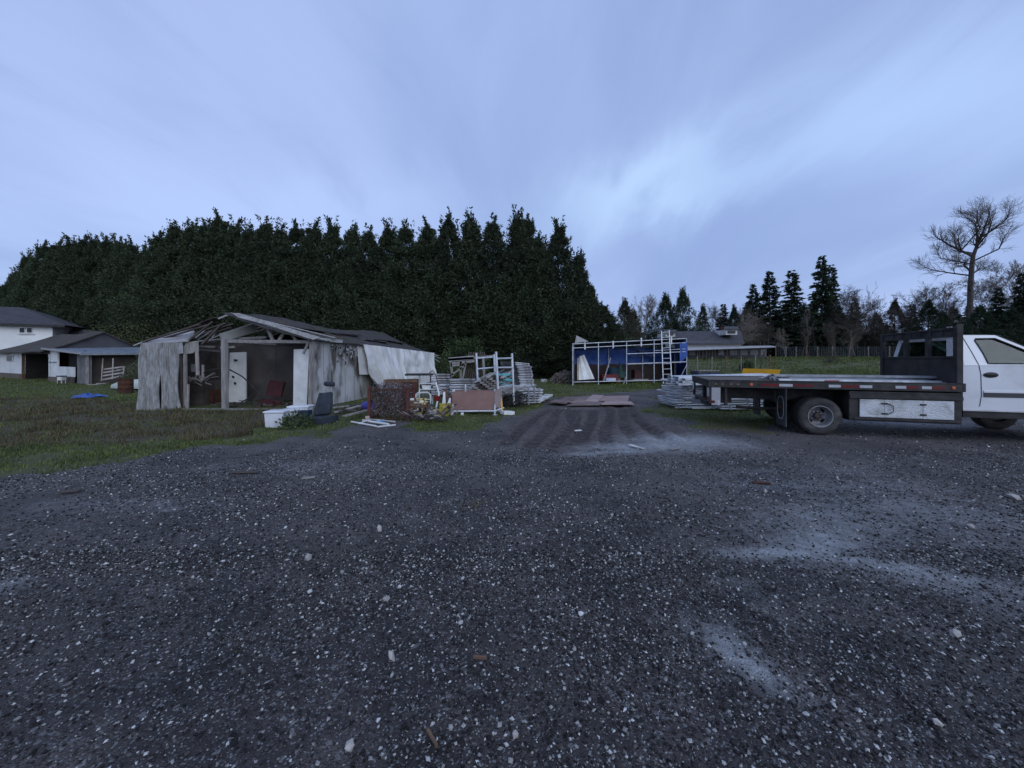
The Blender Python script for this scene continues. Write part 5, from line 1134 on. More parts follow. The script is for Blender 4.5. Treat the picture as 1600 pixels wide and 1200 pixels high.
for s_ in (0, 1):
    y_ = -.12 if s_ == 0 else W_ + .12; mi = MB().box((3.88, y_, 1.62), (.10, .20, .30)).build('mirror', TRIM, TX, bevel=.02); MB().tube((3.9, (y_ + (Y0 if s_ == 0 else Y1)) / 2 - .08, 1.55), (3.9, (y_ + (Y0 if s_ == 0 else Y1)) / 2 + .08, 1.55), .02, 6).build('mirror_arm', TRIM, mi)
# interior
it = MB(); it.bb((2.60, .3, .95), (3.15, W_ - .3, 1.15)); it.bb((2.56, .3, 1.15), (2.72, W_ - .3, 1.60)); it.bb((2.6, .42, 1.62), (2.68, .68, 1.80)); it.bb((2.6, 1.5, 1.62), (2.68, 1.78, 1.80)); it.build('seat', mat('grey_seat', (.06, .06, .065), (.09, .09, .095), .9, scale=5), TX, bevel=.03)
MB().bb((3.8, .2, 1.1), (4.1, W_ - .2, 1.46)).build('dashboard', TRIM, TX, bevel=.03)
sw = MB(); sw.path([(3.72 + .06 * math.sin(a), 1.62 + .19 * math.cos(a), 1.38 + .17 * math.sin(a)) for a in np.linspace(0, 6.283, 25)], .014, 6); sw.tube((3.74, 1.62, 1.38), (3.9, 1.62, 1.3), .02, 6); sw.build('steering_wheel', TRIM, TX)
# front end
MB().bb((5.44, .3, .95), (5.47, W_ - .3, 1.25)).build('grille', TRIM, TX); MB().bb((5.40, .1, .60), (5.58, W_ - .1, .80)).build('front_bumper', ALUD, TX, bevel=.02)
for y_ in (.14, W_ - .38): MB().bb((5.40, y_, 1.05), (5.465, y_ + .24, 1.22)).build('headlight', REFW, TX, bevel=.01)
# roof marker
MB().box((2.95, W_ / 2, 2.10), (.12, .1, .025)).build('roof_lamp', TRIM, TX, bevel=.006)
# ---- load on the flatbed: things of their own
# squeeze the lengthwise measures of chassis, bed and cab to the real 4.1 m wheelbase
KX = .94
def squeeze(o):
    for ch in o.children:
        if ch.type == 'MESH':
            for v_ in ch.data.vertices: v_.co.x *= KX
            squeeze(ch)
        elif ch.name.startswith('wheel'): ch.location.x *= KX
squeeze(TX)
TM = Matrix.Translation(TX.location) @ Matrix.Rotation(R(-17), 4, 'Z')
def tw(x_, y_, z_): return TM @ Vector((x_, y_, z_))
def alu_plank(L_, wd=.23, th_=.05):
    mb = MB(); mb.bb((-L_ / 2, -wd / 2, th_ - .006), (L_ / 2, wd / 2, th_))
    for s_ in (-1, 1): mb.bb((-L_ / 2, s_ * wd / 2 - (.006 if s_ > 0 else 0), 0), (L_ / 2, s_ * wd / 2 + (.006 if s_ < 0 else 0), th_ - .006))
    for k in range(int(L_ / .3)): mb.bb((-L_ / 2 + .1 + k * .3, -wd / 2 + .007, .004), (-L_ / 2 + .13 + k * .3, wd / 2 - .007, .012))
    return mb
lab = ['silver scaffold plank on the flatbed, lying on top of the others', 'silver scaffold plank on the flatbed, nearest the camera', 'silver scaffold plank on the flatbed, just behind the nearest one', 'silver scaffold plank lying loose near the far side of the flatbed']
for k, (xx_, yy_, zz_) in enumerate(((.78, .66, 1.19), (.82, .50, 1.10), (.80, .80, 1.10), (.9, 1.3, 1.10))):
    o = alu_plank(2.9, .20, .045).build('scaffold_plank', ALUD if k in (0, 3) else ALU); o.location = tw(xx_, yy_, zz_); o.rotation_euler.z = R(-17 + (k - 1) * .6); setp(o, lab[k], 'plank', None)
mb = MB()
for k in range(9):
    a = tw(-.95 + random.uniform(0, .5), .5 + random.uniform(0, .5), 1.13); b = tw(-.75 + random.uniform(0, .4), .5 + random.uniform(0, .6), 1.13 + random.uniform(0, .10)); mb.tube(a, b, .018, 6)
mb.solo('clamp_heap', ALUD, 'small heap of dull pipe clamps and stub tubes on the flatbed', 'clamps')
mb = MB(); mb.box(tw(.35, .42, 1.115), (.25, .1, .025), rz=R(-17)); mb.solo('strap', RED, 'red strap end lying on the flatbed by the planks', 'strap')
# ================================================================ scaffold shelter with blue tarp
TA = Vector((3.75, 22.9, 0)); TB = Vector((11.45, 25.2, 0)); TE = (TB - TA).normalized(); TN = Vector((.10, .995, 0)); TL = (TB - TA).length
def TP(s, b, z): return TA + TE * s + TN * b + Vector((0, 0, z))
def ts(u, b=0.0): p = TA + TN * b; k = (u - 800) / F; return (k * p.y - p.x) / (TE.x - k * TE.y)
def tz(u, v, b=0.0): s = ts(u, b); p = TP(s, b, 0); return TP(s, b, ZV(v, p.y))
tent = thing('scaffold_shelter', 'open-fronted scaffold pipe shelter lined with blue tarp beyond the track', 'shelter', TP(TL / 2, 1, 0))
for u, v1, v0 in ((895, 537, 606), (935, 536, 603), (979, 533, 602), (1022, 530, 598)):
    a = tz(u, v1); b = Vector((a.x, a.y, 0)); MB().tube(b, a, .028, 8).build('upright', ALU, tent, world=True, smooth=True)
a = tz(1073, 529); MB().tube(Vector((a.x, a.y, 0)), a, .028, 8).build('upright', ALU, tent, world=True)
for s in (0, TL / 3, 2 * TL / 3, TL): MB().tube(TP(s, 2.4, 0), TP(s, 2.4, 2.3), .028, 8).build('upright', ALU, tent, world=True)
def rl(u0, v0, u1, v1, r=.024, m_=ALU): MB().tube(tz(u0, v0, -.04), tz(u1, v1, -.04), r, 8).build('rail', m_, tent, world=True, smooth=True)
rl(894, 537.5, 1072, 529); rl(894, 544, 1072, 535.5); rl(896, 597, 1042, 594); rl(979, 553, 1073, 549.5); rl(895, 550, 895.5, 545); rl(1022, 548, 1073, 545, .018)
for u, v0, v1 in ((914, 535, 546), (958, 532.5, 544), (1002, 528, 541), (1049, 526, 538)):
    MB().bar(tz(u, v1, -.08), tz(u, v0, -.08), .08, .04, up=TN).build('bracket', ALU, tent, world=True)
MB().slab([tz(980, 568, -.1), tz(1073, 564.5, -.1), tz(1073, 564.5, -.1) + TN * .5, tz(980, 568, -.1) + TN * .5], (0, 0, -.06)).build('work_platform', mat('pale_platform', (.45, .46, .47), (.33, .34, .35), .6, scale=5), tent, world=True)
MB().tube(tz(1064, 588, .0), tz(1073, 570, .0), .028, 6).build('brace', WOODL, tent, world=True)
def drape(f, nu, nv, off, nm='blue_tarp', m_=BLUE): return MB().surf(f, nu, nv, off).build(nm, m_, tent, world=True, smooth=True)
drape(lambda u, v: TP(u * TL, 2.45 + .06 * math.sin(u * 40 + v * 3) + .05 * math.sin(v * 6), 1.18 + v * 1.15 + .05 * math.sin(u * 22)), 60, 10, tuple(TN * .01))
drape(lambda u, v: TP(TL + .03 * math.sin(u * 20 + v * 4) + .06, -.05 + u * 2.5, .05 + v * 2.85), 24, 14, tuple(TE * .01))
drape(lambda u, v: TP(TL - .55 + .6 * u, -.05 - .02 * math.sin(u * 9), 1.75 + .9 * v - .5 * (1 - u) * (1 - v)), 10, 10, tuple(TN * .01))
DT = mat('dark_tarp', (.03, .032, .04), (.015, .016, .02), .7, scale=3)
drape(lambda u, v: TP(u * TL, v * 2.5, 2.50 + .42 * u - .25 * v - .12 * math.sin(math.pi * v) + .05 * math.sin(u * 37)), 60, 8, (0, 0, -.01), 'roof_tarp', DT)
drape(lambda u, v: TP(-.04, u * 2.4, v * 2.4 + .02), 8, 6, tuple(-TE * .02), 'side_board', mat('pale_brown_board', (.17, .145, .13), (.11, .095, .088), .8, scale=3))
drape(lambda u, v: TP(u * TL, 2.42, v * 1.2), 8, 4, tuple(TN * .02), 'back_board', mat('dark_brown_board', (.035, .025, .022), (.05, .038, .034), .9, scale=2))
MB().slab([TP(0, -.02, 2.52), TP(.9, -.02, 2.62), TP(0.1, .0, 2.98)], TN * .02).build('roof_flap', LATH, tent, world=True)
for s0, s1, z in ((4.4, 6.9, 1.75), (4.4, 7.6, 2.1)): MB().tube(TP(s0, 2.3, z), TP(s1, 2.3, z + .06), .02, 6).build('rail', ALUD, tent, world=True)
MB().tube(TP(4.8, 2.2, 2.2), TP(6.4, 2.2, 1.3), .025, 6).build('brace', BLACK, tent, world=True)
# ladder
ld = thing('ladder', 'tall aluminium ladder leaning upright against the front of the blue shelter', 'ladder', tz(1041, 604, -.3) * 1.0); ld.location.z = 0
A0, A1, B0, B1_ = tz(1036.5, 604, -.42), tz(1033.5, 517, -.14), tz(1050, 588, -.42), tz(1045.5, 516, -.14)
B0 = A0 + (tz(1050, 590, -.42) - tz(1036.5, 590, -.42))
mb = MB()
MB().bar(A0, A1, .055, .03, up=(0, 1, 0)).build('side_rail', ALU, ld, world=True); MB().bar(B0, B1_, .055, .03, up=(0, 1, 0)).build('side_rail', ALU, ld, world=True)
for k in range(11): f = .03 + k * .094; MB().tube(A0.lerp(A1, f), B0.lerp(B1_, f), .020, 6).build('rung', ALU, ld, world=True)
# contents
a, b, c, d_ = tz(903, 594, .5), tz(929, 592, .5), tz(913, 554, 1.1), tz(905, 557, 1.1)
MB().surf(lambda u, v: a.lerp(b, u).lerp(d_.lerp(c, u), v) + TN * (.05 * math.sin(u * 12 + v * 2)), 20, 10, tuple(TN * .02)).solo('dust_sheet', WHITE, 'big pale sheet draped over a leaning board at the left of the blue shelter', 'sheet', smooth=True)
MB().slab([tz(902, 594, .45), tz(905, 594, .45), tz(905, 558, 1.0), tz(902, 560, 1.0)], TN * .03).solo('board', WOODL, 'narrow pale board leaning beside the big sheet in the shelter', 'board')
MB().bar(tz(943, 596, .1), tz(954, 559, .8), .05, .05).solo('pole', LATH, 'long pale pole leaning in front of the red box in the shelter', 'pole')
MB().bar(tz(974, 601, -.3), tz(978, 589, 0), .04, .04).solo('stick', WOODL, 'short pale stick leaning on the second middle upright of the shelter', 'stick')
def sb(u0, v0, u1, v1, b, dp, nm, m_, lb, cat, **k):
    p = tz(u0, v0, b); q = tz(u1, v1, b); mid = (p + q) / 2; zb = min(p.z, q.z); w_ = (Vector((q.x, q.y, 0)) - Vector((p.x, p.y, 0))).length; zz = abs(p.z - q.z)
    mb = MB().box((0, 0, zz / 2), (w_, dp, zz)); mb.box((0, 0, zz * .93), (w_ * 1.03, dp * 1.03, zz * .1)); o = mb.build(nm, m_, bevel=.015); o.location = (mid.x, mid.y, max(0, zb)) ; o.rotation_euler.z = math.atan2(TE.y, TE.x); return setp(o, lb, cat)
sb(938, 594, 963, 585, .7, .5, 'tool_chest', mat('dull_red', (.16, .02, .02), (.10, .015, .015), .6), 'red chest at the back of the shelter behind the pale pole', 'chest')
sb(945, 595, 960, 590.5, .25, .35, 'cool_box', mat('blue_white_box', (.30, .36, .50), (.5, .52, .58), .5, scale=3), 'pale blue cool box in front of the red chest in the shelter', 'cool box')
mb = MB(); c0 = tz(966, 595, .4); c0.z = .05; mb.lathe([(0, 0), (.13, 0), (.15, .3), (.14, .3), (.12, .02), (0, .02)], c0); mb.solo('bucket', WOODB, 'brown bucket right of the red chest in the shelter', 'bucket', smooth=True)
mb = MB(); c0 = tz(969, 580, .9); mb.lathe([(0, -.45), (.42, -.4), (.36, -.1), (.14, .25), (.06, .55), (0, .56)], c0, n=14); mb.solo('green_tarp_bundle', mat('dull_green', (.02, .055, .042), (.012, .035, .03), .6, scale=4, bump=.4), 'dull green peaked bundle at the back of the shelter', 'bundle', smooth=True)
mb = MB(); c0 = tz(957, 578, 1.1); mb.lathe([(0, -.3), (.4, -.28), (.42, .0), (.3, .14), (0, .16)], c0, n=14); mb.solo('blue_bundle', mat('teal_bundle', (.012, .035, .055), None, .6), 'dark blue bundle left of the green one in the shelter', 'bundle', smooth=True)
mb = MB(); c0 = tz(994, 586, .9); mb.box(c0, (.5, .4, .7), rz=.3); mb.solo('cabinet', mat('maroon', (.06, .02, .02), (.04, .014, .014), .7), 'dark red cabinet under the platform of the shelter', 'cabinet', bevel=.02)
MB().box(tz(998, 593, .3) * 1.0, (1.1, .5, .07), rz=.35).solo('board', WOOD, 'grey board lying under the platform of the shelter', 'board')
# far house beyond the shelter
fy = 52; fhz = float(hgt(XU(1115, fy), fy))
fhs = thing('far_house', 'long low house with dark roof and dormers across the green field', 'house', (XU(1115, fy), fy + 3, fhz))
def fp(u, v, d=0.0): y = fy + d; return Vector((XU(u, y), y, ZV(v, y)))
MB().slab([fp(1062, 562, 2), fp(1158, 562, 2), fp(1158, 534, 2), fp(1062, 534, 2)], (0, 5, 0)).build('wall', mat('cream_wall', (.40, .39, .37), (.34, .33, .31), .8, scale=1), fhs, world=True)
def fr_(u, v): a = fp(1045, 537, 1.5).lerp(fp(1163, 536.5, 1.5), u); b = fp(1052, 518, 5.5).lerp(fp(1157, 516.5, 5.5), u); return a.lerp(b, v)
MB().surf(fr_, 12, 3, (0, 0, -.12)).build('roof', RS, fhs, world=True)
MB().slab([fp(1157, 516.5, 5.5), fp(1163, 536.5, 9.5), fp(1045, 537, 9.5), fp(1052, 518, 5.5)], (0, 0, -.12)).build('roof', RS, fhs, world=True)
for u0, u1, v0, v1, nm in ((1040, 1055, 520, 526, 'dormer'), (1134, 1152, 515, 523, 'dormer')):
    dm = MB().slab([fp(u0, v1, 2.2), fp(u1, v1, 2.2), fp(u1, v0, 2.2), fp(u0, v0, 2.2)], (0, 3, 0)).build(nm, WHITED, fhs, world=True)
    MB().slab([fp(u0 + 3, v1 - 2, 2.15), fp(u1 - 3, v1 - 2, 2.15), fp(u1 - 3, v0 + 2, 2.15), fp(u0 + 3, v0 + 2, 2.15)], (0, -.03, 0)).build('pane', GLD, dm, world=True)
    MB().slab([fp(u0 - 3, v0, 1.8), fp(u1 + 3, v0, 1.8), fp(u1 + 1, v0 - 4, 4), fp(u0 - 1, v0 - 4, 4)], (0, 0, .1)).build('roof', RS, dm, world=True)
MB().bb(fp(1127, 522, 4.5), fp(1131, 511, 5.2)).build('chimney', RUST, fhs, world=True)
MB().slab([fp(1055, 547, -1), fp(1212, 541.5, -1), fp(1205, 540, 2), fp(1060, 542, 2)], (0, 0, -.10)).build('porch_roof', mat('pale_porch_roof', (.36, .36, .37), (.28, .28, .29), .6, scale=2), fhs, world=True)
MB().slab([fp(1060, 562, 1.8), fp(1198, 560, 1.8), fp(1198, 543, 1.8), fp(1060, 543, 1.8)], (0, .1, 0)).build('porch_wall', mat('porch_wall', (.10, .095, .10), (.06, .055, .06), .8, scale=1.5), fhs, world=True)
for u0, u1 in ((1076, 1086), (1122, 1131), (1140, 1152), (1156, 1168), (1172, 1184), (1188, 1196)):
    wn = MB().slab([fp(u0, 555, 1.75), fp(u1, 555, 1.75), fp(u1, 546, 1.75), fp(u0, 546, 1.75)], (0, -.03, 0)).build('window', mat('pale_window', (.16, .17, .19), (.10, .105, .12), .3, scale=2), fhs, world=True)
for u in (1065, 1074, 1090, 1093, 1098, 1104, 1108, 1113, 1117, 1136, 1154, 1170, 1186, 1197):
    MB().bar(fp(u, 563, -.8), fp(u, 545, -.8), .06, .06).build('porch_post', WOODD, fhs, world=True)
# wire fences in the field
def wire_fence(pts, label, hh=1.5, wires=9, r=.008, posts=True, step=.3):
    f = thing('wire_fence', label, 'fence', (*pts[len(pts) // 2], float(hgt(*pts[len(pts) // 2])))); m_ = MB()
    P = [Vector((x_, y_, float(hgt(x_, y_)))) for x_, y_ in pts]
    for i, p in enumerate(P):
        MB().tube(p - Vector((0, 0, .1)), p + Vector((random.uniform(-.04, .04), 0, hh + random.uniform(0, .12))), .045 if i % 3 else .065, 6).build('post', WOOD if i % 3 else WOODB, f, world=True)
    for p, q in zip(P[:-1], P[1:]):
        for k in range(wires): z = Vector((0, 0, .08 + (hh - .12) * k / (wires - 1))); m_.tube(p + z, q + z, r, 3)
        n = int((q - p).length / step)
        for k in range(n): b = p.lerp(q, (k + .5) / n); m_.tube(b + Vector((0, 0, .05)), b + Vector((0, 0, hh - .04)), r, 3)
    m_.build('wire_mesh', ALUD, f, world=True); return f
wire_fence([(XU(u, y_), y_) for u, y_ in ((1212, 59), (1228, 59), (1244, 59), (1260, 59), (1278, 59), (1301, 58.5), (1327, 58), (1357, 57.5), (1390, 57), (1425, 56), (1465, 55), (1520, 54), (1580, 53), (1650, 52), (1720, 51))], 'long wire mesh fence on posts across the far side of the green field', 1.65, 11)
wire_fence([(XU(u, y_), y_) for u, y_ in ((1066, 37), (1090, 37), (1112, 37), (1134, 37.2), (1158, 37.5), (1180, 38), (1203, 38.5))], 'nearer thin wire fence between the far house and the yellow blade', 1.45, 9, .004, step=.5)
a = Vector((XU(1187, 36.5), 36.5, 0)); a.z = fh(a.x, a.y) - .05; MB().bar(a, AT(1195, 548, 36.5), .12, .10).solo('leaning_post', WOODD, 'dark post leaning to the right on the field fence', 'post')
# ================================================================ yard items, centre
random.seed(21)
def base(name, label, cat, u, v, rz=0, group=None): p = G(u, v); return thing(name, label, cat, (p.x, p.y, 0), rz, group)
def PXs(v): return (v - HZ) / CAMZ      # pixels per metre at ground row v
# --- white tubs
TUB = mat('grubby_white_plastic', (.62, .63, .66), (.50, .51, .54), .5, scale=3, bump=.05, c3=(.34, .33, .32), s3=3, lo3=.6, hi3=.8)
def tub(u, v, w_, d, h, rz, label, lid=TUB):
    e = base('plastic_tub', label, 'tub', u, v, rz)
    mb = MB(); t = .9
    mb.add([(sx_ * w_ / 2 * k, sy_ * d / 2 * k, z) for z, k in ((0, t), (h, 1)) for sx_, sy_ in ((-1, -1), (1, -1), (1, 1), (-1, 1))], [(3, 2, 1, 0), (4, 5, 6, 7)] + [(i, (i + 1) % 4, 4 + (i + 1) % 4, 4 + i) for i in range(4)])
    mb.build('body', TUB, e, bevel=.02); MB().bb((-w_ / 2 - .02, -d / 2 - .02, h + .002), (w_ / 2 + .02, d / 2 + .02, h + .045)).build('lid', lid, e, bevel=.02)
    for s in (-1, 1): MB().bb((s * w_ / 2 * .97, -.07, h * .7), (s * (w_ / 2 + .03), .07, h * .8)).build('handle', TUB, e, bevel=.005)
tub(433, 667, .42, .34, .34, .1, 'white plastic tub at the left end of the row on the grass'); tub(451, 663, .36, .34, .32, -.1, 'white plastic tub in the middle of the row, behind the weed clump')
tub(470, 660, .48, .34, .38, .05, 'tallest white plastic tub, beside the black car seat')
mb = MB(); p = G(478, 662); mb.box((p.x, p.y - .03, .17), (.24, .22, .3)); mb.box((p.x, p.y - .03, .32), (.25, .23, .03)); mb.solo('dark_box', mat('dark_blue_box', (.02, .035, .06), None, .6), 'small dark blue box standing against the tallest white tub', 'box', bevel=.01)
# --- car seat
SEATM = mat('dark_seat_fabric', (.020, .026, .036), (.035, .042, .055), .8, scale=6, bump=.25)
cs = base('car_seat', 'black car seat with headrest dumped on the grass by the tubs', 'car seat', 504, 661, R(-10))
def cushion(w_, d, h, m_=None):
    mb = MB(); mb.surf(lambda u, v: ((u - .5) * w_ * (1 - .10 * abs(v - .5) * 2), (v - .5) * d, h + .035 * math.sin(math.pi * u) * math.sin(math.pi * v) + (.03 if abs(u - .5) > .34 else 0)), 18, 12, (0, 0, -h)); return mb
cushion(.58, .50, .15).build('seat_base', SEATM, cs, smooth=True)
bk = cushion(.46, .56, .10); bk.v = [(x_ * (1 - .45 * (y_ + .28) / .56 * .5), y_, z_) for x_, y_, z_ in bk.v]; M4 = Matrix.Translation((-.04, .20, .44)) @ Matrix.Rotation(R(-6), 4, 'Y') @ Matrix.Rotation(R(68), 4, 'X'); bk.v = [tuple(M4 @ Vector(v)) for v in bk.v]; bko = bk.build('backrest', SEATM, cs, smooth=True)
for s in (-.07, .07): MB().tube((-.07 + s, .36, .74), (-.09 + s, .38, .90), .008, 6).build('headrest_post', ALUD, bko)
hm = MB(); hm.lathe([(0, -.14), (.05, -.13), (.065, -.08), (.06, 0), (.065, .08), (.05, .13), (0, .14)], (-.09, .39, .94), (1, 0, -.05), 16); hm.build('headrest', SEATM, bko, smooth=True)
mb = MB(); mb.bb((-.28, -.22, .0), (.28, -.17, .03)); mb.bb((-.28, .15, 0), (.28, .20, .03)); mb.build('seat_rail', ALUD, cs)
# --- pipes and offcuts on the ground in front
for k, (u, v, u2, v2, r_, m_, lb) in enumerate(((549, 659, 588, 666, .022, WHITE, 'white pipe lying nearest the gravel below the wire crate'), (567, 657, 607, 663, .03, WHITE, 'thick white pipe lying below the wire crate'), (575, 655, 617, 659, .02, WHITED, 'thin dirty white pipe lying below the wire crate'), (560, 662, 580, 655, .018, ALU, 'short silver pipe crossing the white pipes'), (590, 667, 618, 664, .02, WHITED, 'short dirty pipe at the right end of the white pipes'), (586, 660, 600, 657, .03, mat('light_blue_pipe', (.2, .35, .5), None, .5), 'light blue pipe stub among the white pipes'))):
    p = G(u, v, .03); q = G(u2, v2, .04 + .01 * k); MB().tube(p, q, r_, 8).solo('pipe', m_, lb, 'pipe', smooth=True)
mb = MB(); mb.box(G(574, 655, .07), (.10, .10, .13), rz=.4, rx=.3); mb.solo('brick', mat('pinkish_block', (.45, .33, .28), None, .9), 'small pinkish block at the foot of the wire crate', 'block')
mb = MB(); p = G(567, 642, .0); mb.lathe([(0, .0), (.10, .02), (.13, .16), (.16, .30), (.165, .3), (.12, .02)], p + Vector((0, 0, .14)), (1, -.2, .15), 20); mb.solo('bucket', mat('purple_blue_pot', (.05, .05, .22), (.08, .07, .28), .5), 'purple blue pot lying on its side left of the wire crate', 'pot', smooth=True)
# --- crate of tangled rebar / roots
cr = base('wire_crate', 'rusty framed crate packed with tangled grey offcuts', 'crate', 607, 657, R(3)); w_, d, h = .98, .75, .80
for a, b in ((-w_ / 2, 0), (w_ / 2, 0), (-w_ / 2, d), (w_ / 2, d)): MB().bar((a, b, 0), (a, b, h + .08), .07, .05).build('corner_post', mat('red_brown_post', (.11, .035, .03), (.07, .03, .025), .8, scale=5), cr)
mb = MB()
for z in (.05, h): mb.bar((-w_ / 2, -.01, z), (w_ / 2, -.01, z), .03, .03); mb.bar((-w_ / 2, 0, z), (-w_ / 2, d, z), .03, .03); mb.bar((w_ / 2, 0, z), (w_ / 2, d, z), .03, .03)
for k in range(11): x_ = -w_ / 2 + w_ * k / 10; mb.tube((x_, -.015, .05), (x_, -.015, h), .005, 4)
for k in range(9): z = .05 + h * k / 9; mb.tube((-w_ / 2, -.015, z), (w_ / 2, -.015, z), .005, 4)
mb.build('wire_panel', RUST, cr)
mb = MB()
for k in range(900):
    p = Vector((random.uniform(-.46, .46), random.uniform(.02, .7) ** 1.3, random.uniform(.04, .84))); d_ = Vector((random.gauss(0, 1), random.gauss(0, .7), random.gauss(0, .8))).normalized(); l = random.uniform(.05, .14)
    mb.path([p, p + d_ * l * .5 + Vector((0, 0, .02)), p + d_ * l], random.uniform(.005, .012), 4, cap=False)
off = mb.solo('tangled_offcuts', mat('tangled_metal', (.06, .05, .055), (.24, .22, .24), .6, metal=.2, scale=14, lo=.45, hi=.6, island=.6), 'tangled grey and brown offcuts heaped inside the rusty crate', 'offcuts', kind='stuff'); off.location = (cr.location.x, cr.location.y + .35, .04)
# --- slatted wood pallet crate beside
sc = base('slatted_crate', 'low slatted wooden crate right of the rusty crate', 'crate', 643, 655, R(4))
for k in range(5): MB().bb((-.30, -.01, .04 + k * .10), (.32, .01, .11 + k * .10)).build('slat', WOODB, sc)
for x_ in (-.28, .30): MB().bb((x_ - .03, .011, 0), (x_ + .03, .07, .52)).build('corner_post', WOODB, sc)
for k in range(5): MB().bb((-.30, .5, .04 + k * .10), (.32, .52, .11 + k * .10)).build('slat', WOODB, sc)
MB().bb((-.28, .02, .10), (.28, .49, .12)).build('shelf', WOOD, sc)
# --- dresser behind
dr = base('dresser', 'brown wooden dresser with dark top standing against the tarp wall', 'dresser', 627, 632, R(6))
MB().bb((-.60, 0, 0), (.55, .5, .86)).build('carcass', WOODB, dr, bevel=.008); MB().bb((.12, -.05, 1.0), (1.05, .55, 1.06)).build('top', BLACK, dr, bevel=.005)
for k in (0, 1): MB().bb((-.55 + k * .56, -.02, .1), (-.02 + k * .54, -.002, .78)).build('drawer_front', RUST if k else WOODB, dr, bevel=.006)
MB().bar((.62, 0, 0), (.62, 0, 1.0), .05, .05).build('leg', WOODL, dr); MB().bar((1.0, 0, 0), (1.0, 0, 1.0), .04, .04).build('leg', BLACK, dr)
# white frames: hand truck and walker
def frame_thing(name, label, cat, tubes_, m_=WHITE, nm='tube'):
    p0 = tubes_[0][0]; e = thing(name, label, cat, (p0.x, p0.y, 0))
    for t in tubes_: MB().path(list(t[0:-1]), t[-1], 8).build(nm, m_, e, world=True, smooth=True)
    return e
y_ = 12.6; a = lambda u, v, dy=0: AT(u, v, y_ + dy)
frame_thing('walking_frame', 'white tubular walking frame standing right of the dresser', 'walking frame', [(a(649, 632), a(650, 616), a(654, 613), a(668, 613), a(672, 616), a(673, 631), .018), (a(651, 632, .4), a(652, 617, .4), a(657, 614, .4), a(670, 614, .4), a(674, 618, .4), a(676, 631, .4), .018), (a(650, 624), a(672, 624), .012), (a(650, 617), a(651, 617, .4), .012), (a(672, 617), a(674, 618, .4), .012)])
ht_ = frame_thing('hand_truck', 'tall white and black two-wheeled trolley frame beside the walking frame', 'trolley', [(a(656, 600, .6), a(654, 636, .5), .022), (a(681, 598, .3), a(686, 615, .2), a(681, 640, -.2), .030), (a(656, 600, .6), a(681, 599, .3), .018), (a(655, 609, .6), a(683, 608, .3), .02)])
MB().slab([a(659, 602, .5), a(675, 602, .5), a(675, 608, .5), a(660, 608, .5)], (0, .02, 0)).build('panel', WHITE, ht_, world=True)
for u, v in ((657, 603), (675, 605)): MB().lathe([(0, -.03), (.05, -.03), (.065, -.01), (.065, .01), (.05, .03), (0, .03)], a(u, v, .45), (1, .2, 0), 16).build('castor', RUBBER, ht_, world=True, smooth=True)
mb = MB()
for k in range(6): mb.tube(a(661 + k * 3.2, 610, .35), a(661 + k * 3.2, 634, .3), .007, 5)
for k in range(5): mb.tube(a(659, 612 + k * 5, .35), a(679, 612 + k * 5, .35), .006, 5)
mb.build('grid', ALUD, ht_, world=True)
for u, v, r_, m_, lb in ((661, 632, .13, RED, 'larger red bucket in front of the walking frame'), (683, 622, .09, RED, 'small red bucket hanging by the trolley')):
    p = AT(u, v, 11.2 if u == 661 else 11.9); mb = MB(); mb.lathe([(0, -r_), (r_ * .8, -r_ * .95), (r_ * 1.05, r_ * .6), (r_ * 1.1, r_ * .7), (r_ * .95, r_ * .65), (0, -r_ * .5)], (0, 0, 0), (.1, 0, 1), 20)
    mb.v = [tuple(Vector(v_) + p + (Vector((0, 0, 0)))) for v_ in mb.v]; o = mb.solo('bucket', m_, lb, 'bucket', smooth=True)
    if u == 661: MB().box((p.x, p.y, (p.z - r_) / 2 - .001), (.55, .4, p.z - r_ - .004)).solo('wooden_box', WOODD, 'dark wooden box carrying the larger red bucket', 'box', bevel=.01)
for k, (u, v, u2, v2, lb) in enumerate(((690, 637, 693, 612, 'tall narrow white blade standing up behind the yellow crates'), (697, 636, 702, 622, 'short white blade leaning right behind the yellow crates'), (629, 622, 638, 631, 'white triangular offcut beside the slatted crate'))):
    p = AT(u, v, 12.2); q = AT(u2, v2, 12.4); MB().slab([p, p + Vector((.14, 0, 0)), q + Vector((.05, 0, 0)), q], (0, .02, 0)).solo('white_offcut', WHITE, lb, 'offcut')
MB().box(AT(702, 628, 12.9), (.10, .05, .9), ry=R(-20)).solo('timber', WOODB, 'brown timber leaning left of the big brown panel', 'timber')
# yellow crates
def ycrate(u, v, rz, w_, label, h=.22):
    e = base('yellow_crate', label, 'crate', u, v, rz); mb = MB(); d = .3
    mb.bb((-w_ / 2, -d / 2, 0), (w_ / 2, d / 2, .02))
    for s in (-1, 1):
        for z0, z1_ in ((.02, .06), (.10, .14), (h - .04, h)): mb.bb((-w_ / 2, s * d / 2 - .01, z0), (w_ / 2, s * d / 2 + .01, z1_)); mb.bb((s * w_ / 2 - .01, -d / 2 + .01, z0), (s * w_ / 2 + .01, d / 2 - .01, z1_))
        for k in range(7): x_ = -w_ / 2 + w_ * k / 6; mb.bb((x_ - .014, s * d / 2 - .007, .02), (x_ + .014, s * d / 2 + .007, h))
    mb.build('body', YELLOW, e); mb = MB()
    for s in (-1, 1): mb.bb((-w_ / 2 - .01, s * d / 2 - .02, h), (w_ / 2 + .01, s * d / 2 + .02, h + .02))
    mb.build('rim', YELLOW, e, bevel=.004)
    return e
ycrate(689, 650, R(12), .42, 'yellow plastic crate lying lower and further left by the red bucket', .15); ycrate(700, 646, R(14), .46, 'yellow plastic crate standing against the brown panel', .26)
mb = MB(); p = G(653, 655); 
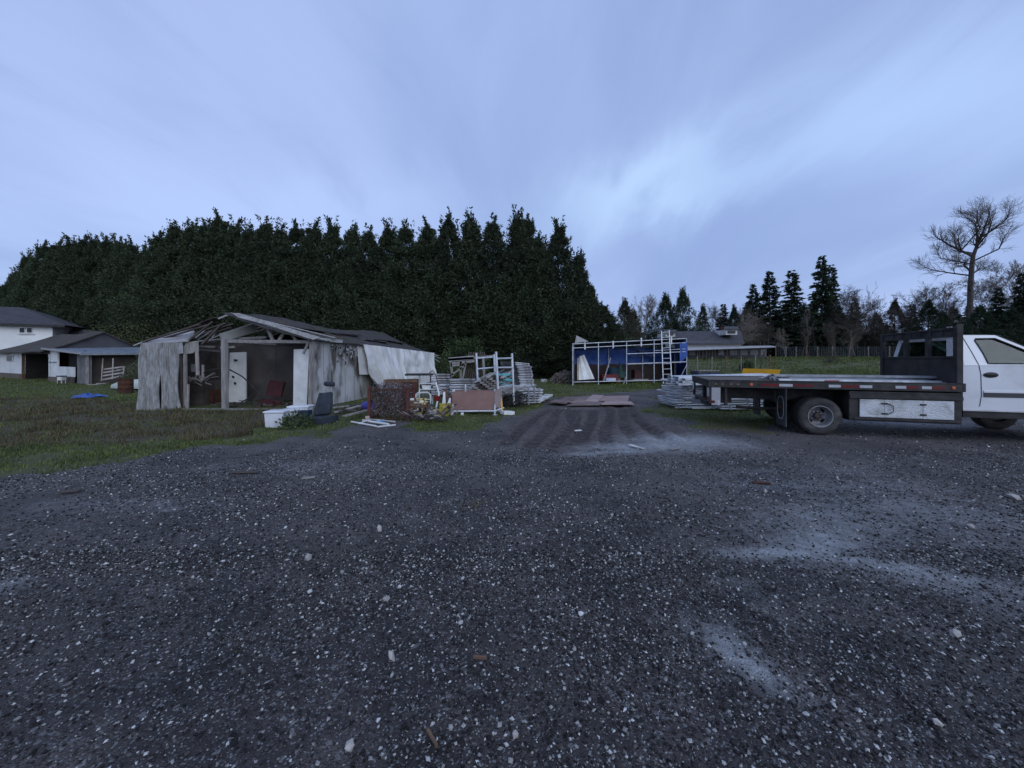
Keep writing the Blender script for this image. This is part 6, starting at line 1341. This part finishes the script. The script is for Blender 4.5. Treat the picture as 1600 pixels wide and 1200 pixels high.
for k in range(14): q = p + Vector((random.uniform(-.16, .2), random.uniform(-.1, .3), .3 + random.uniform(0, .25))); mb.box(q, (.10, .02, .07), rz=random.uniform(-1, 1), rx=random.uniform(-1, 1))
mb.bb((p.x - .15, p.y, .0), (p.x + .12, p.y + .25, .29)); mb.solo('paper_bag', mat('yellow_white_scraps', (.5, .42, .12), (.55, .54, .5), .7, scale=8, lo=.48, hi=.52), 'pile of yellow and white scraps on top of the slatted crate', 'scraps')
mb = MB()
for k in range(60): q = G(random.uniform(640, 690), random.uniform(650, 657), random.uniform(.02, .1)); mb.bar(q, q + Vector((random.uniform(-.3, .3), random.uniform(-.1, .1), random.uniform(0, .06))), .04, .015)
mb.solo('debris', WOODD, 'dark broken scraps on the ground below the yellow crates', 'debris', kind='stuff')
# --- brown panelled bin on white scaffold base
pb = base('panel_bin', 'reddish brown plywood bin carried on a pale scaffold-tube base', 'bin', 741, 648, R(3)); PK = mat('pinkish_brown_ply', (.20, .115, .10), (.26, .16, .14), .75, scale=2, detail=8, c3=(.14, .085, .075), s3=1.5)
MB().bb((-.62, -.02, .14), (.56, .0, .66)).build('front_panel', PK, pb); MB().slab([(.565, 0, .16), (.78, .35, .22), (.78, .35, .74), (.565, 0, .66)], (.01, -.01, 0)).build('side_panel', mat('pale_pink_ply', (.30, .23, .22), None, .8), pb); MB().bb((-.62, .4, .16), (.56, .42, .66)).build('back_panel', PK, pb)
mb = MB(); mb.bb((-.62, .0, .12), (.56, .4, .135)); mb.build('floor_panel', PK, pb)
for x_ in (-.60, .58):
    for b in (-.06, .42): MB().lathe([(.07, 0), (.07, .012), (.026, .012), (.026, .30 if b < 0 else .70), (0, .30 if b < 0 else .70)], (x_, b, 0), n=14).build('leg', ALU, pb, smooth=True)
MB().tube((-.62, -.06, .11), (.60, -.06, .11), .024, 8).build('base_rail', ALU, pb); MB().tube((.58, -.06, .11), (.85, .40, .14), .022, 8).build('base_rail', ALU, pb)
for x_ in (-.60, -.25): MB().tube((x_, .03, .66), (x_, .03, .86 if x_ > -.5 else .70), .026, 8).build('stub_post', ALU, pb)
# --- scaffold frames standing
def sc_frame(pts, label):
    p = pts[0][0]; e = thing('scaffolding', label, 'scaffold frame', (p.x, p.y, 0)); 
    for a_, b_, r_, nm in pts: MB().tube(a_, b_, r_, 8).build(nm, ALU, e, world=True, smooth=True)
ya, yb = 13.4, 13.4; q = lambda u, v, y: AT(u, v, y)
sc_frame([(q(747.5, 616, 13.4), q(744, 551.5, 13.4), .036, 'upright'), (q(775, 614, 13.2), q(772, 553.5, 13.2), .036, 'upright'), (q(745, 560, 13.4), q(776, 557.5, 13.2), .026, 'rung'), (q(746, 576.5, 13.4), q(774, 574, 13.2), .026, 'rung'), (q(747, 600, 13.4), q(775, 598, 13.2), .026, 'rung')], 'left of the two pale scaffold frames standing upright in the pile')
sc_frame([(q(780, 644, 11.4), q(775, 549.5, 11.4), .036, 'upright'), (q(803, 632, 12.6), q(800, 552, 12.6), .036, 'upright'), (q(776, 560.5, 11.4), q(800, 559.5, 12.6), .026, 'rung'), (q(777, 574.5, 11.4), q(801, 574, 12.6), .026, 'rung'), (q(779, 605.5, 11.4), q(802, 601, 12.6), .022, 'rung')], 'right of the two pale scaffold frames, taller and nearer the track')
# wooden rack with leaning timbers behind
wr = thing('timber_rack', 'old grey timber rack with a sloping top behind the scaffold frames', 'rack', AT(735, 616, 15.6)); wr.location.z = 0
ww = lambda u, v, dy=0: AT(u, v, 15.5 + dy)
for u0, v0, u1, v1, wd_, nm in ((701, 562, 775, 557, .10, 'top_rail'), (704, 568, 742, 564, .10, 'top_rail'), (704, 571, 722, 570, .09, 'cross_rail'), (704, 565, 707, 588, .09, 'post'), (720, 565, 720, 600, .08, 'post'), (705, 586, 727, 571, .07, 'brace'), (728, 566, 723, 592, .07, 'post'), (755, 560, 757, 592, .09, 'post'), (701, 562, 740, 558.5, .16, 'roof_board')):
    MB().bar(ww(u0, v0), ww(u1, v1), wd_, .06, up=(0, 1, 0)).build(nm, LATH if nm in ('roof_board',) else WOOD, wr, world=True)
MB().slab([ww(702, 562), ww(775, 557), ww(772, 556, 1.6), ww(705, 561, 1.6)], (0, 0, .04)).build('roof_board', WOOD, wr, world=True)
for b in ((704, 620), (757, 615)): MB().bar(ww(b[0] + 1, 588), ww(b[0] + 2, b[1]), .09, .06, up=(0, 1, 0)).build('post', WOODD, wr, world=True)
LT = 'dark timber leaning inside the old grey timber rack'
o0 = None
for k in range(8):
    p = ww(727 + k * 3.5, 592, .3); z = ww(0, 566, .3).z; L_ = (z - p.z) ; 
    if o0 is None: o0 = MB().bar((0, 0, 0), (.15, .1, 1.15), .05, .04).build('leaning_timber', WOODD); o = o0; setp(o, LT, 'timber', 'timbers leaning in the rack')
    else: o = o0.copy(); C.objects.link(o)
    o.location = (p.x, p.y, ww(0, 594, .3).z); o.rotation_euler.z = random.uniform(-.2, .2)
# shelf the leaning timbers stand on
sh_ = MB().slab([ww(708, 594.5, -.1), ww(765, 594.5, -.1), ww(765, 594.5, .8), ww(708, 594.5, .8)], (0, 0, -.06)).build('shelf', WOODD, wr, world=True)
# heaps of scaffold boards and tubes
def stack(proto, n, u, v, y, dz, rz, label, group, jit=.02, tilt=0, dx=0, jr=.03, z0=0.0):
    p = AT(u, v, y); r = []
    for k in range(n):
        o = proto if (k == 0 and not proto.get('used')) else proto.copy()
        if o is not proto: C.objects.link(o)
        o.location = (p.x + random.uniform(-jit, jit) + dx * k, p.y + random.uniform(-jit, jit), z0 + k * dz); o.rotation_euler = (0, tilt, rz + random.uniform(-jr, jr)); setp(o, label, 'plank', group); r.append(o)
    proto['used'] = 1
    return r
wp = alu_plank(1.5, .26, .055).build('scaffold_board', mat('grey_scaffold_board', (.50, .51, .54), (.30, .30, .32), .7, scale=3, detail=8, c3=(.20, .18, .16), s3=3, lo3=.55, hi3=.75, objrand=.35))
LB1 = 'whitish scaffold board in the tall leaning stack right of the frames'
for k in range(22):
    o = wp if k == 0 else wp.copy()
    if k: C.objects.link(o)
    p = AT(818 + k * -.55 + (6 if k < 6 else 0), 600, 15.0); o.location = (p.x + random.uniform(-.03, .03), p.y + random.uniform(-.02, .02), .05 + k * .064); o.rotation_euler = (0, R(3), R(62) + random.uniform(-.03, .03)); o.scale = (.85, 2.4, .72); setp(o, LB1, 'scaffold board', 'boards in the leaning stack')
wp2 = wp.copy(); 
def put(proto, u, v, y, z, rz, sc_, label, cat, group=None, tilt=0.0):
    o = proto.copy(); C.objects.link(o)
    for kk in ('group', 'label', 'category'):
        if kk in o: del o[kk]
    p = AT(u, v, y); o.location = (p.x, p.y, z); o.rotation_euler = (0, tilt, rz); o.scale = sc_; setp(o, label, cat, group); return o
bpy.data.objects.remove(wp2)
for k in range(9): put(wp, 785 + random.uniform(-3, 3), 0, 14.6, .05 + k * .075, R(4) + random.uniform(-.05, .05), (.72, 1, .8), 'pale board in the flat stack behind the turquoise rope', 'board', 'boards behind the turquoise rope')
for k in range(7): put(wp, 723 + random.uniform(-2, 2), 0, 13.9, .30 + k * .085, R(8) + random.uniform(-.05, .05), (.62, 1.2, .85), 'pale board in the flat stack left of the frames', 'board', 'boards left of the frames')
for k in range(4): put(wp, 702 + random.uniform(-2, 2), 0, 14.2, .30 + k * .10, R(-4), (.45, 1.4, .9), 'short pale board end behind the trolley', 'board', 'boards behind the trolley')
MB().bb(AT(695, 0, 13.6) * 1.0 + Vector((0, 0, -ZV(0, 13.6))), Vector((XU(735, 13.6), 14.4, .29))).solo('skid', WOODD, 'dark wooden skid under the flat stack left of the frames', 'skid')
for k in range(10):
    u = 735 + k * 1.5; p = AT(u, 606 - k * 1.6, 12.9); qv = AT(u + 34 + random.uniform(-5, 5), 594 - k * .9 + random.uniform(-1, 1), 14.1)
    o = MB().tube(p, qv, .026, 8).solo('scaffold_tube', ALU, 'pale scaffold tube sloping across the middle of the pile', 'tube', 'tubes sloping across the pile', smooth=True)
for k in range(28):
    r_, c_ = divmod(k, 5); p = AT(728 + c_ * 9 + r_ * 5, 612 - r_ * 4.2 - c_ * 1.2, 11.95); qv = AT(758 + c_ * 9 + r_ * 2, 606 - r_ * 4.6 - c_ * 2.2, 12.9)
    MB().bar(p, qv, .10, .045).solo('timber', (WOODL, WOOD, WOODL, WOODD)[k % 4], 'sawn timber in the heap lying on top of the brown bin', 'timber', 'timbers on the brown bin')
# turquoise rope
mb = MB()
for k in range(12):
    c0 = AT(random.uniform(780, 797), random.uniform(588, 598), 12.2); pts = [c0 + Vector((math.cos(t) * .2 * random.uniform(.7, 1.2), random.uniform(-.05, .05), math.sin(t) * .11 + .04 * math.sin(3 * t))) for t in np.linspace(random.uniform(0, 2), random.uniform(4, 6), 10)]; mb.path(pts, .014, 5, cap=False)
mb.solo('rope', mat('turquoise_rope', (.10, .42, .48), (.16, .5, .55), .7), 'turquoise rope tangled over the right scaffold frame', 'rope', smooth=True)
# table / low frames on the right with dark sacks
for k in range(3): put(wp, 790 + k * 6, 0, 13.0, .50 + k * .06, R(12), (.8, 1.3, 1), 'pale board in the low stack right of the tall frame', 'board', 'boards in the low stack by the tall frame')
sk = thing('steel_trestle', 'low grey steel trestle at the right end of the pile', 'trestle', AT(832, 620, 12.2)); sk.location.z = 0
tq = lambda u, v, dy=0: AT(u, v, 12.2 + dy)
for u0, v0, u1, v1, dy in ((826, 632, 826, 604, 0), (835, 628, 835, 603, .4), (824, 605, 838, 602, .1), (826, 618, 835, 616, .1), (815, 628, 815, 610, .8)):
    MB().tube(tq(u0, v0, dy), tq(u1, v1, dy), .026, 8).build('tube', ALUD, sk, world=True)
for k in range(6): put(wp, 826 + k * .8, 0, 13.4, .06 + k * .085, R(14) + random.uniform(-.06, .06), (.5, 1.6, .85), 'pale board in the low stack behind the trestle', 'board', 'boards behind the trestle')
for k, (u, v, s, lb) in enumerate(((797, 634, .30, 'dark sack slumped behind the white box'), (812, 630, .26, 'dark sack in the middle, under the low frame'), (824, 627, .2, 'small dark sack beside the trestle'))):
    p = G(u, v); m_ = MB(); m_.lathe([(0, 0), (s, .02), (s * 1.1, s * .4), (s * .8, s * .9), (s * .3, s * 1.15), (0, s * 1.18)], (p.x, p.y, 0), n=14); m_.v = [(a_ + .04 * math.sin(b_ * 31 + c_ * 19), b_ + .03 * math.sin(a_ * 27), max(0, c_ + .03 * math.sin(a_ * 33 + b_ * 11))) for a_, b_, c_ in m_.v]; m_.solo('sack', BLACK, lb, 'sack', smooth=True)
MB().box(G(793, 645, .04), (.34, .25, .10), rz=.5, ry=.08).solo('white_box', WHITE, 'white box lid lying beside the foot of the tall frame', 'lid', bevel=.01)
MB().bar(AT(784.5, 644, 11.2), AT(782.5, 620, 11.3), .06, .03).solo('orange_strip', mat('orange_wood', (.55, .32, .10), None, .7), 'orange strip of wood standing by the foot of the tall frame', 'strip')
pl = MB(); pl.bar(G(838, 627, .10), G(858, 617, .20), .30, .06); pl.solo('plank', WHITED, 'thick pale plank lying by the track at the right of the pile', 'plank')
MB().bar(G(847, 624, .05), G(850, 626, .05), .1, .10).solo('chock', WOOD, 'small wooden chock under the thick pale plank', 'chock')
mb = MB(); p = G(850, 597); mb.lathe([(0, 0), (.22, 0), (.22, .2), (0, .2)], (p.x, p.y, 0), n=16); mb.solo('basin', WHITED, 'small pale round basin in front of the hedge right of the pile', 'basin', smooth=True)
for u, v, lb in ((714, 647, 'white plastic scrap under the left of the brown bin'), (722, 649, 'round white cap under the brown bin')):
    p = G(u, v); MB().box((p.x, p.y, .04), (.08, .06, .07), rz=.5).solo('scrap', WHITE, lb, 'scrap')
mb = MB()
for k in range(150):
    p = Vector((XU(random.uniform(788, 826), 12.6), 12.3 + random.uniform(0, .8), random.uniform(.02, .42))); d_ = Vector((random.gauss(0, 1), random.gauss(0, .6), random.gauss(0, .7))).normalized() * random.uniform(.1, .25); q_ = p + d_; q_.z = max(.01, q_.z)
    mb.path([p, p.lerp(q_, .5) + Vector((0, 0, .05)), q_], random.uniform(.006, .014), 4, cap=False)
mb.solo('tangled_cable', RUBBER, 'tangle of black cables and twigs heaped behind the dark sacks', 'cables', kind='stuff')
mb = MB()
for k in range(70):
    q_ = G(random.uniform(632, 706), random.uniform(642, 653), random.uniform(.02, .28)); mb.bar(q_, q_ + Vector((random.uniform(-.3, .3), random.uniform(-.15, .2), random.uniform(-.02, .2))), random.uniform(.02, .09), .012)
mb.solo('scrap_wood', mat('mixed_scrap', (.05, .04, .035), (.30, .27, .25), .8, scale=3, lo=.45, hi=.6, island=.5), 'loose broken laths and scraps piled between the slatted crate and the yellow crates', 'scraps', kind='stuff')
mb = MB()
for k in range(34):
    q_ = G(random.uniform(512, 575), random.uniform(632, 645), random.uniform(.01, .10)); mb.bar(q_, q_ + Vector((random.uniform(-.45, .45), random.uniform(-.2, .3), random.uniform(0, .08))), random.uniform(.03, .10), .015)
mb.solo('scrap_wood', WOODD, 'dark rotten boards scattered along the foot of the shed side wall', 'scraps', kind='stuff')
# cable / branch arching by the tarp end
mb = MB().path([AT(670, 583, 14), AT(676, 579, 14), AT(681, 586, 14), AT(684, 598, 14), AT(680, 612, 14)], .02, 6); mb.solo('bent_pipe', WOODB, 'bent brown pipe arching beside the end of the tarp wall', 'pipe', smooth=True)
for k in range(9): put(wp, 690 + random.uniform(-3, 3), 0, 16.0, .1 + k * .10, R(2), (.6, 1.5, 1.0), 'grey board in the dim stack behind the trolley, by the tarp end', 'board', 'boards by the tarp end')
# --- plywood sheets on the track
PLW = mat('wet_pink_plywood', (.27, .18, .16), (.20, .14, .13), .6, scale=1.5, detail=8, bump=.1, c3=(.13, .09, .08), s3=2, objrand=.5)
PLW2 = mat('pale_pink_plywood', (.36, .26, .24), (.28, .20, .185), .6, scale=1.5, detail=8, c3=(.18, .13, .12), s3=2); PLW3 = mat('dark_wet_plywood', (.17, .12, .11), (.12, .085, .08), .5, scale=1.5, detail=8, c3=(.24, .17, .155), s3=2)
PL = [((884, 631), (952, 635), (958, 628), (903, 626), 'plywood sheet at the near left of the track crossing'), ((885, 636.5), (938, 636), (944, 631), (899, 632), 'nearest pinkish plywood sheet on the track'), ((938, 636), (992, 636), (986, 631), (945, 631), 'nearest plywood sheet at the right on the track'), ((857, 633), (884, 636), (893, 631), (868, 629), 'plywood sheet at the far left edge of the track'),
      ((873, 627), (915, 628), (925, 620), (884, 622), 'far left plywood sheet on the track'), ((913, 630), (934, 631), (944, 620), (926, 619), 'narrow plywood sheet lying across the middle of the track'), ((935, 630), (982, 631), (984, 621), (943, 622), 'far right greyish plywood sheet on the track')]
for k, (a_, b_, c_, d_, lb) in enumerate(PL):
    z = .05 + .022 * (k % 4); P = [G(*q_, 0) for q_ in (a_, b_, c_, d_)]
    P = [Vector((q_.x, q_.y, z + float(hgt(q_.x, q_.y)) * .5)) for q_ in P]; cen = sum(P, Vector()) / 4; P = [cen + (q_ - cen) * .97 for q_ in P]; MB().slab(P, (0, 0, -.02)).solo('plywood_sheet', (PLW, PLW2, PLW3)[(k * 2) % 3], lb, 'plywood')
# ground scraps
for u, v, u2, v2, m_, lb in ((984, 695, 1005, 701, WHITED, 'pale slat lying on the gravel in front of the track'), (1046, 702, 1062, 699, WOOD, 'grey flat scrap right of the pale slat'), (472, 747, 492, 745, WOOD, 'short grey stick on the left gravel'), (95, 768, 125, 766, WOODD, 'dark stick on the gravel at far left'), (360, 738, 405, 737, WOODD, 'dark stick on the gravel below the grass edge'), (1176, 753, 1204, 755, RUST, 'rusty scrap on the gravel in front of the truck'), (668, 1140, 682, 1165, WOODB, 'brown splinter in the near gravel'), (740, 1026, 760, 1028, WOODB, 'small brown splinter in the middle near gravel'), (898, 673, 908, 672, WHITE, 'white paper scrap on the muddy track')):
    MB().bar(G(u, v, .02), G(u2, v2, .025), .07 if v < 800 else .012, .012).solo('scrap', m_, lb, 'scrap')
mb = MB()
for k in range(26): q_ = G(740 + random.uniform(-18, 18), 790 + random.uniform(-6, 6)); mb.path([q_, q_ + Vector((random.uniform(-.06, .06), random.uniform(-.06, .06), random.uniform(.01, .05)))], .002, 4)
mb.solo('dead_leaves', mat('straw', (.14, .11, .06), None, .9), 'small brown tuft of dead leaves on the middle gravel', 'leaves', kind='stuff')
# ================================================================ scaffold stock on the right
def flat_frame(w_=1.5, l_=1.25):
    mb = MB(); r_ = .022
    for s in (0, l_): mb.tube((-w_ / 2, s, 0), (w_ / 2, s, 0), r_, 7)
    for s in (-w_ / 2, -w_ / 6, w_ / 6, w_ / 2): mb.tube((s, 0, 0), (s, l_, 0), .017, 6)
    for s in (-w_ / 2 - .06, w_ / 2): mb.tube((s, 0, 0), (s + .06, 0, 0), .014, 6)
    mb.box((w_ * .18, -.03, 0), (.03, .03, .07)); mb.box((-w_ * .3, -.03, 0), (.03, .03, .07)); return mb
ff = flat_frame().build('scaffolding', ALU, smooth=True); first = True
def ffcopy():
    global first
    if first: first = False; return ff
    o = ff.copy(); C.objects.link(o); return o
for (x_, yy_, n, rz, lb, gp_) in ((5.9, 12.1, 12, R(4), 'galvanised scaffold frame lying flat in the left stack beyond the flatbed tail', 'frames in the left flat stack'), (7.0, 11.7, 11, R(2), 'galvanised scaffold frame lying flat in the middle stack beyond the flatbed tail', 'frames in the middle flat stack'), (8.7, 12.0, 11, R(3), 'galvanised scaffold frame lying flat in the right stack behind the truck', 'frames in the right flat stack')):
    for k in range(n):
        o = ffcopy(); o.location = (x_ + random.uniform(-.14, .14), yy_ + random.uniform(-.05, .05), .07 + k * .073); o.rotation_euler = (0, 0, rz + random.uniform(-.03, .03)); o.scale = (.85 + random.uniform(-.05, .05), 1, 1); setp(o, lb, 'scaffold frame', gp_)
ap = alu_plank(3.2, .24, .06).build('scaffold_plank', ALU); used = False
for c_ in range(4):
    for k in range(3):
        o = ap if not used else ap.copy()
        if used: C.objects.link(o)
        used = True
        o.location = (6.65 + random.uniform(-.05, .05) + k * .08, 11.9 + c_ * .31 + random.uniform(-.01, .01), .85 + k * .075 - (.04 if c_ == 0 else 0)); o.rotation_euler = (0, R(-1.2), R(5) + random.uniform(-.02, .02)); setp(o, 'silver scaffold plank laid across the frame stacks beyond the flatbed tail', 'plank', 'planks across the frame stacks')
for k in range(10):
    p = Vector((5.1 + .1 * k, 12.8 + random.uniform(0, .3), .10 + .02 * k)); MB().tube(p, p + Vector((1.7, -.4, .0)), .022, 7).solo('scaffold_tube', ALU, 'loose scaffold tube lying low at the left foot of the frame stacks', 'tube', 'tubes at the foot of the frame stacks', smooth=True)
for k in range(3):
    p = G(1055 + k * 26, 639 + (k % 2)); MB().tube(p + Vector((0, 0, .04)), p + Vector((.75, .02, .04)), .022, 7).solo('scaffold_tube', ALU, 'pale scaffold tube lying on the grass in front of the frame stacks', 'tube', 'tubes in front of the frame stacks', smooth=True)
for k in range(5):
    p = Vector((5.6 + .7 * k, 12.2, 0)); MB().bb(p, p + Vector((.1, 1.2, .045))).solo('bearer', WOODD, 'dark timber bearer under the frame stacks', 'bearer', 'bearers under the frame stacks')
# yellow blade
yb = thing('snow_blade', 'yellow curved metal blade standing behind the scaffold planks', 'blade', AT(1191, 600, 14.2)); yb.location.z = 0
def yl(u, v): p = AT(1161.5, 575.5, 14.4).lerp(AT(1220, 577.5, 14.0), u); return p + Vector((0, .14 * math.sin(v * 2.2), -v * .75))
MB().surf(yl, 12, 10, (0, .02, 0)).build('blade', mat('amber_yellow_paint', (.75, .40, .03), (.62, .33, .03), .5, scale=3, c3=(.45, .24, .03), s3=4), yb, world=True, smooth=True)
for u in (.2, .8): p = Vector(yl(u, .9)); MB().bar(p + Vector((0, .1, 0)), Vector((p.x, p.y + .3, 0)), .06, .06).build('stand', BLACK, yb, world=True)
MB().bar(Vector(yl(.93, .3)) - Vector((0, .03, 0)), Vector(yl(.93, .5)) - Vector((0, .03, 0)), .03, .02).build('catch', BLACK, yb, world=True)
# slatted pallet on blue base
pp = thing('pallet', 'pale slatted pallet on a blue crate in the grass behind the stacks', 'pallet', (XU(1102, 19.5), 19.5, 0))
MB().bb((-.55, -.4, 0), (.55, .4, .88)).build('crate', mat('dark_blue_crate', (.02, .06, .14), (.03, .05, .08), .7), pp, bevel=.01); MB().bb((-.56, -.42, .885), (.56, .42, .96)).build('deck_frame', WOODD, pp)
for k in range(6): MB().box((-.42 + k * .17, 0, .985), (.09, .84, .03), rz=.5 * 0).build('slat', WOODL, pp)
for k in range(3): MB().box((-.5 + .5 * k, -.41, .45), (.05, .02, .85)).build('crate_rib', BLACK, pp)
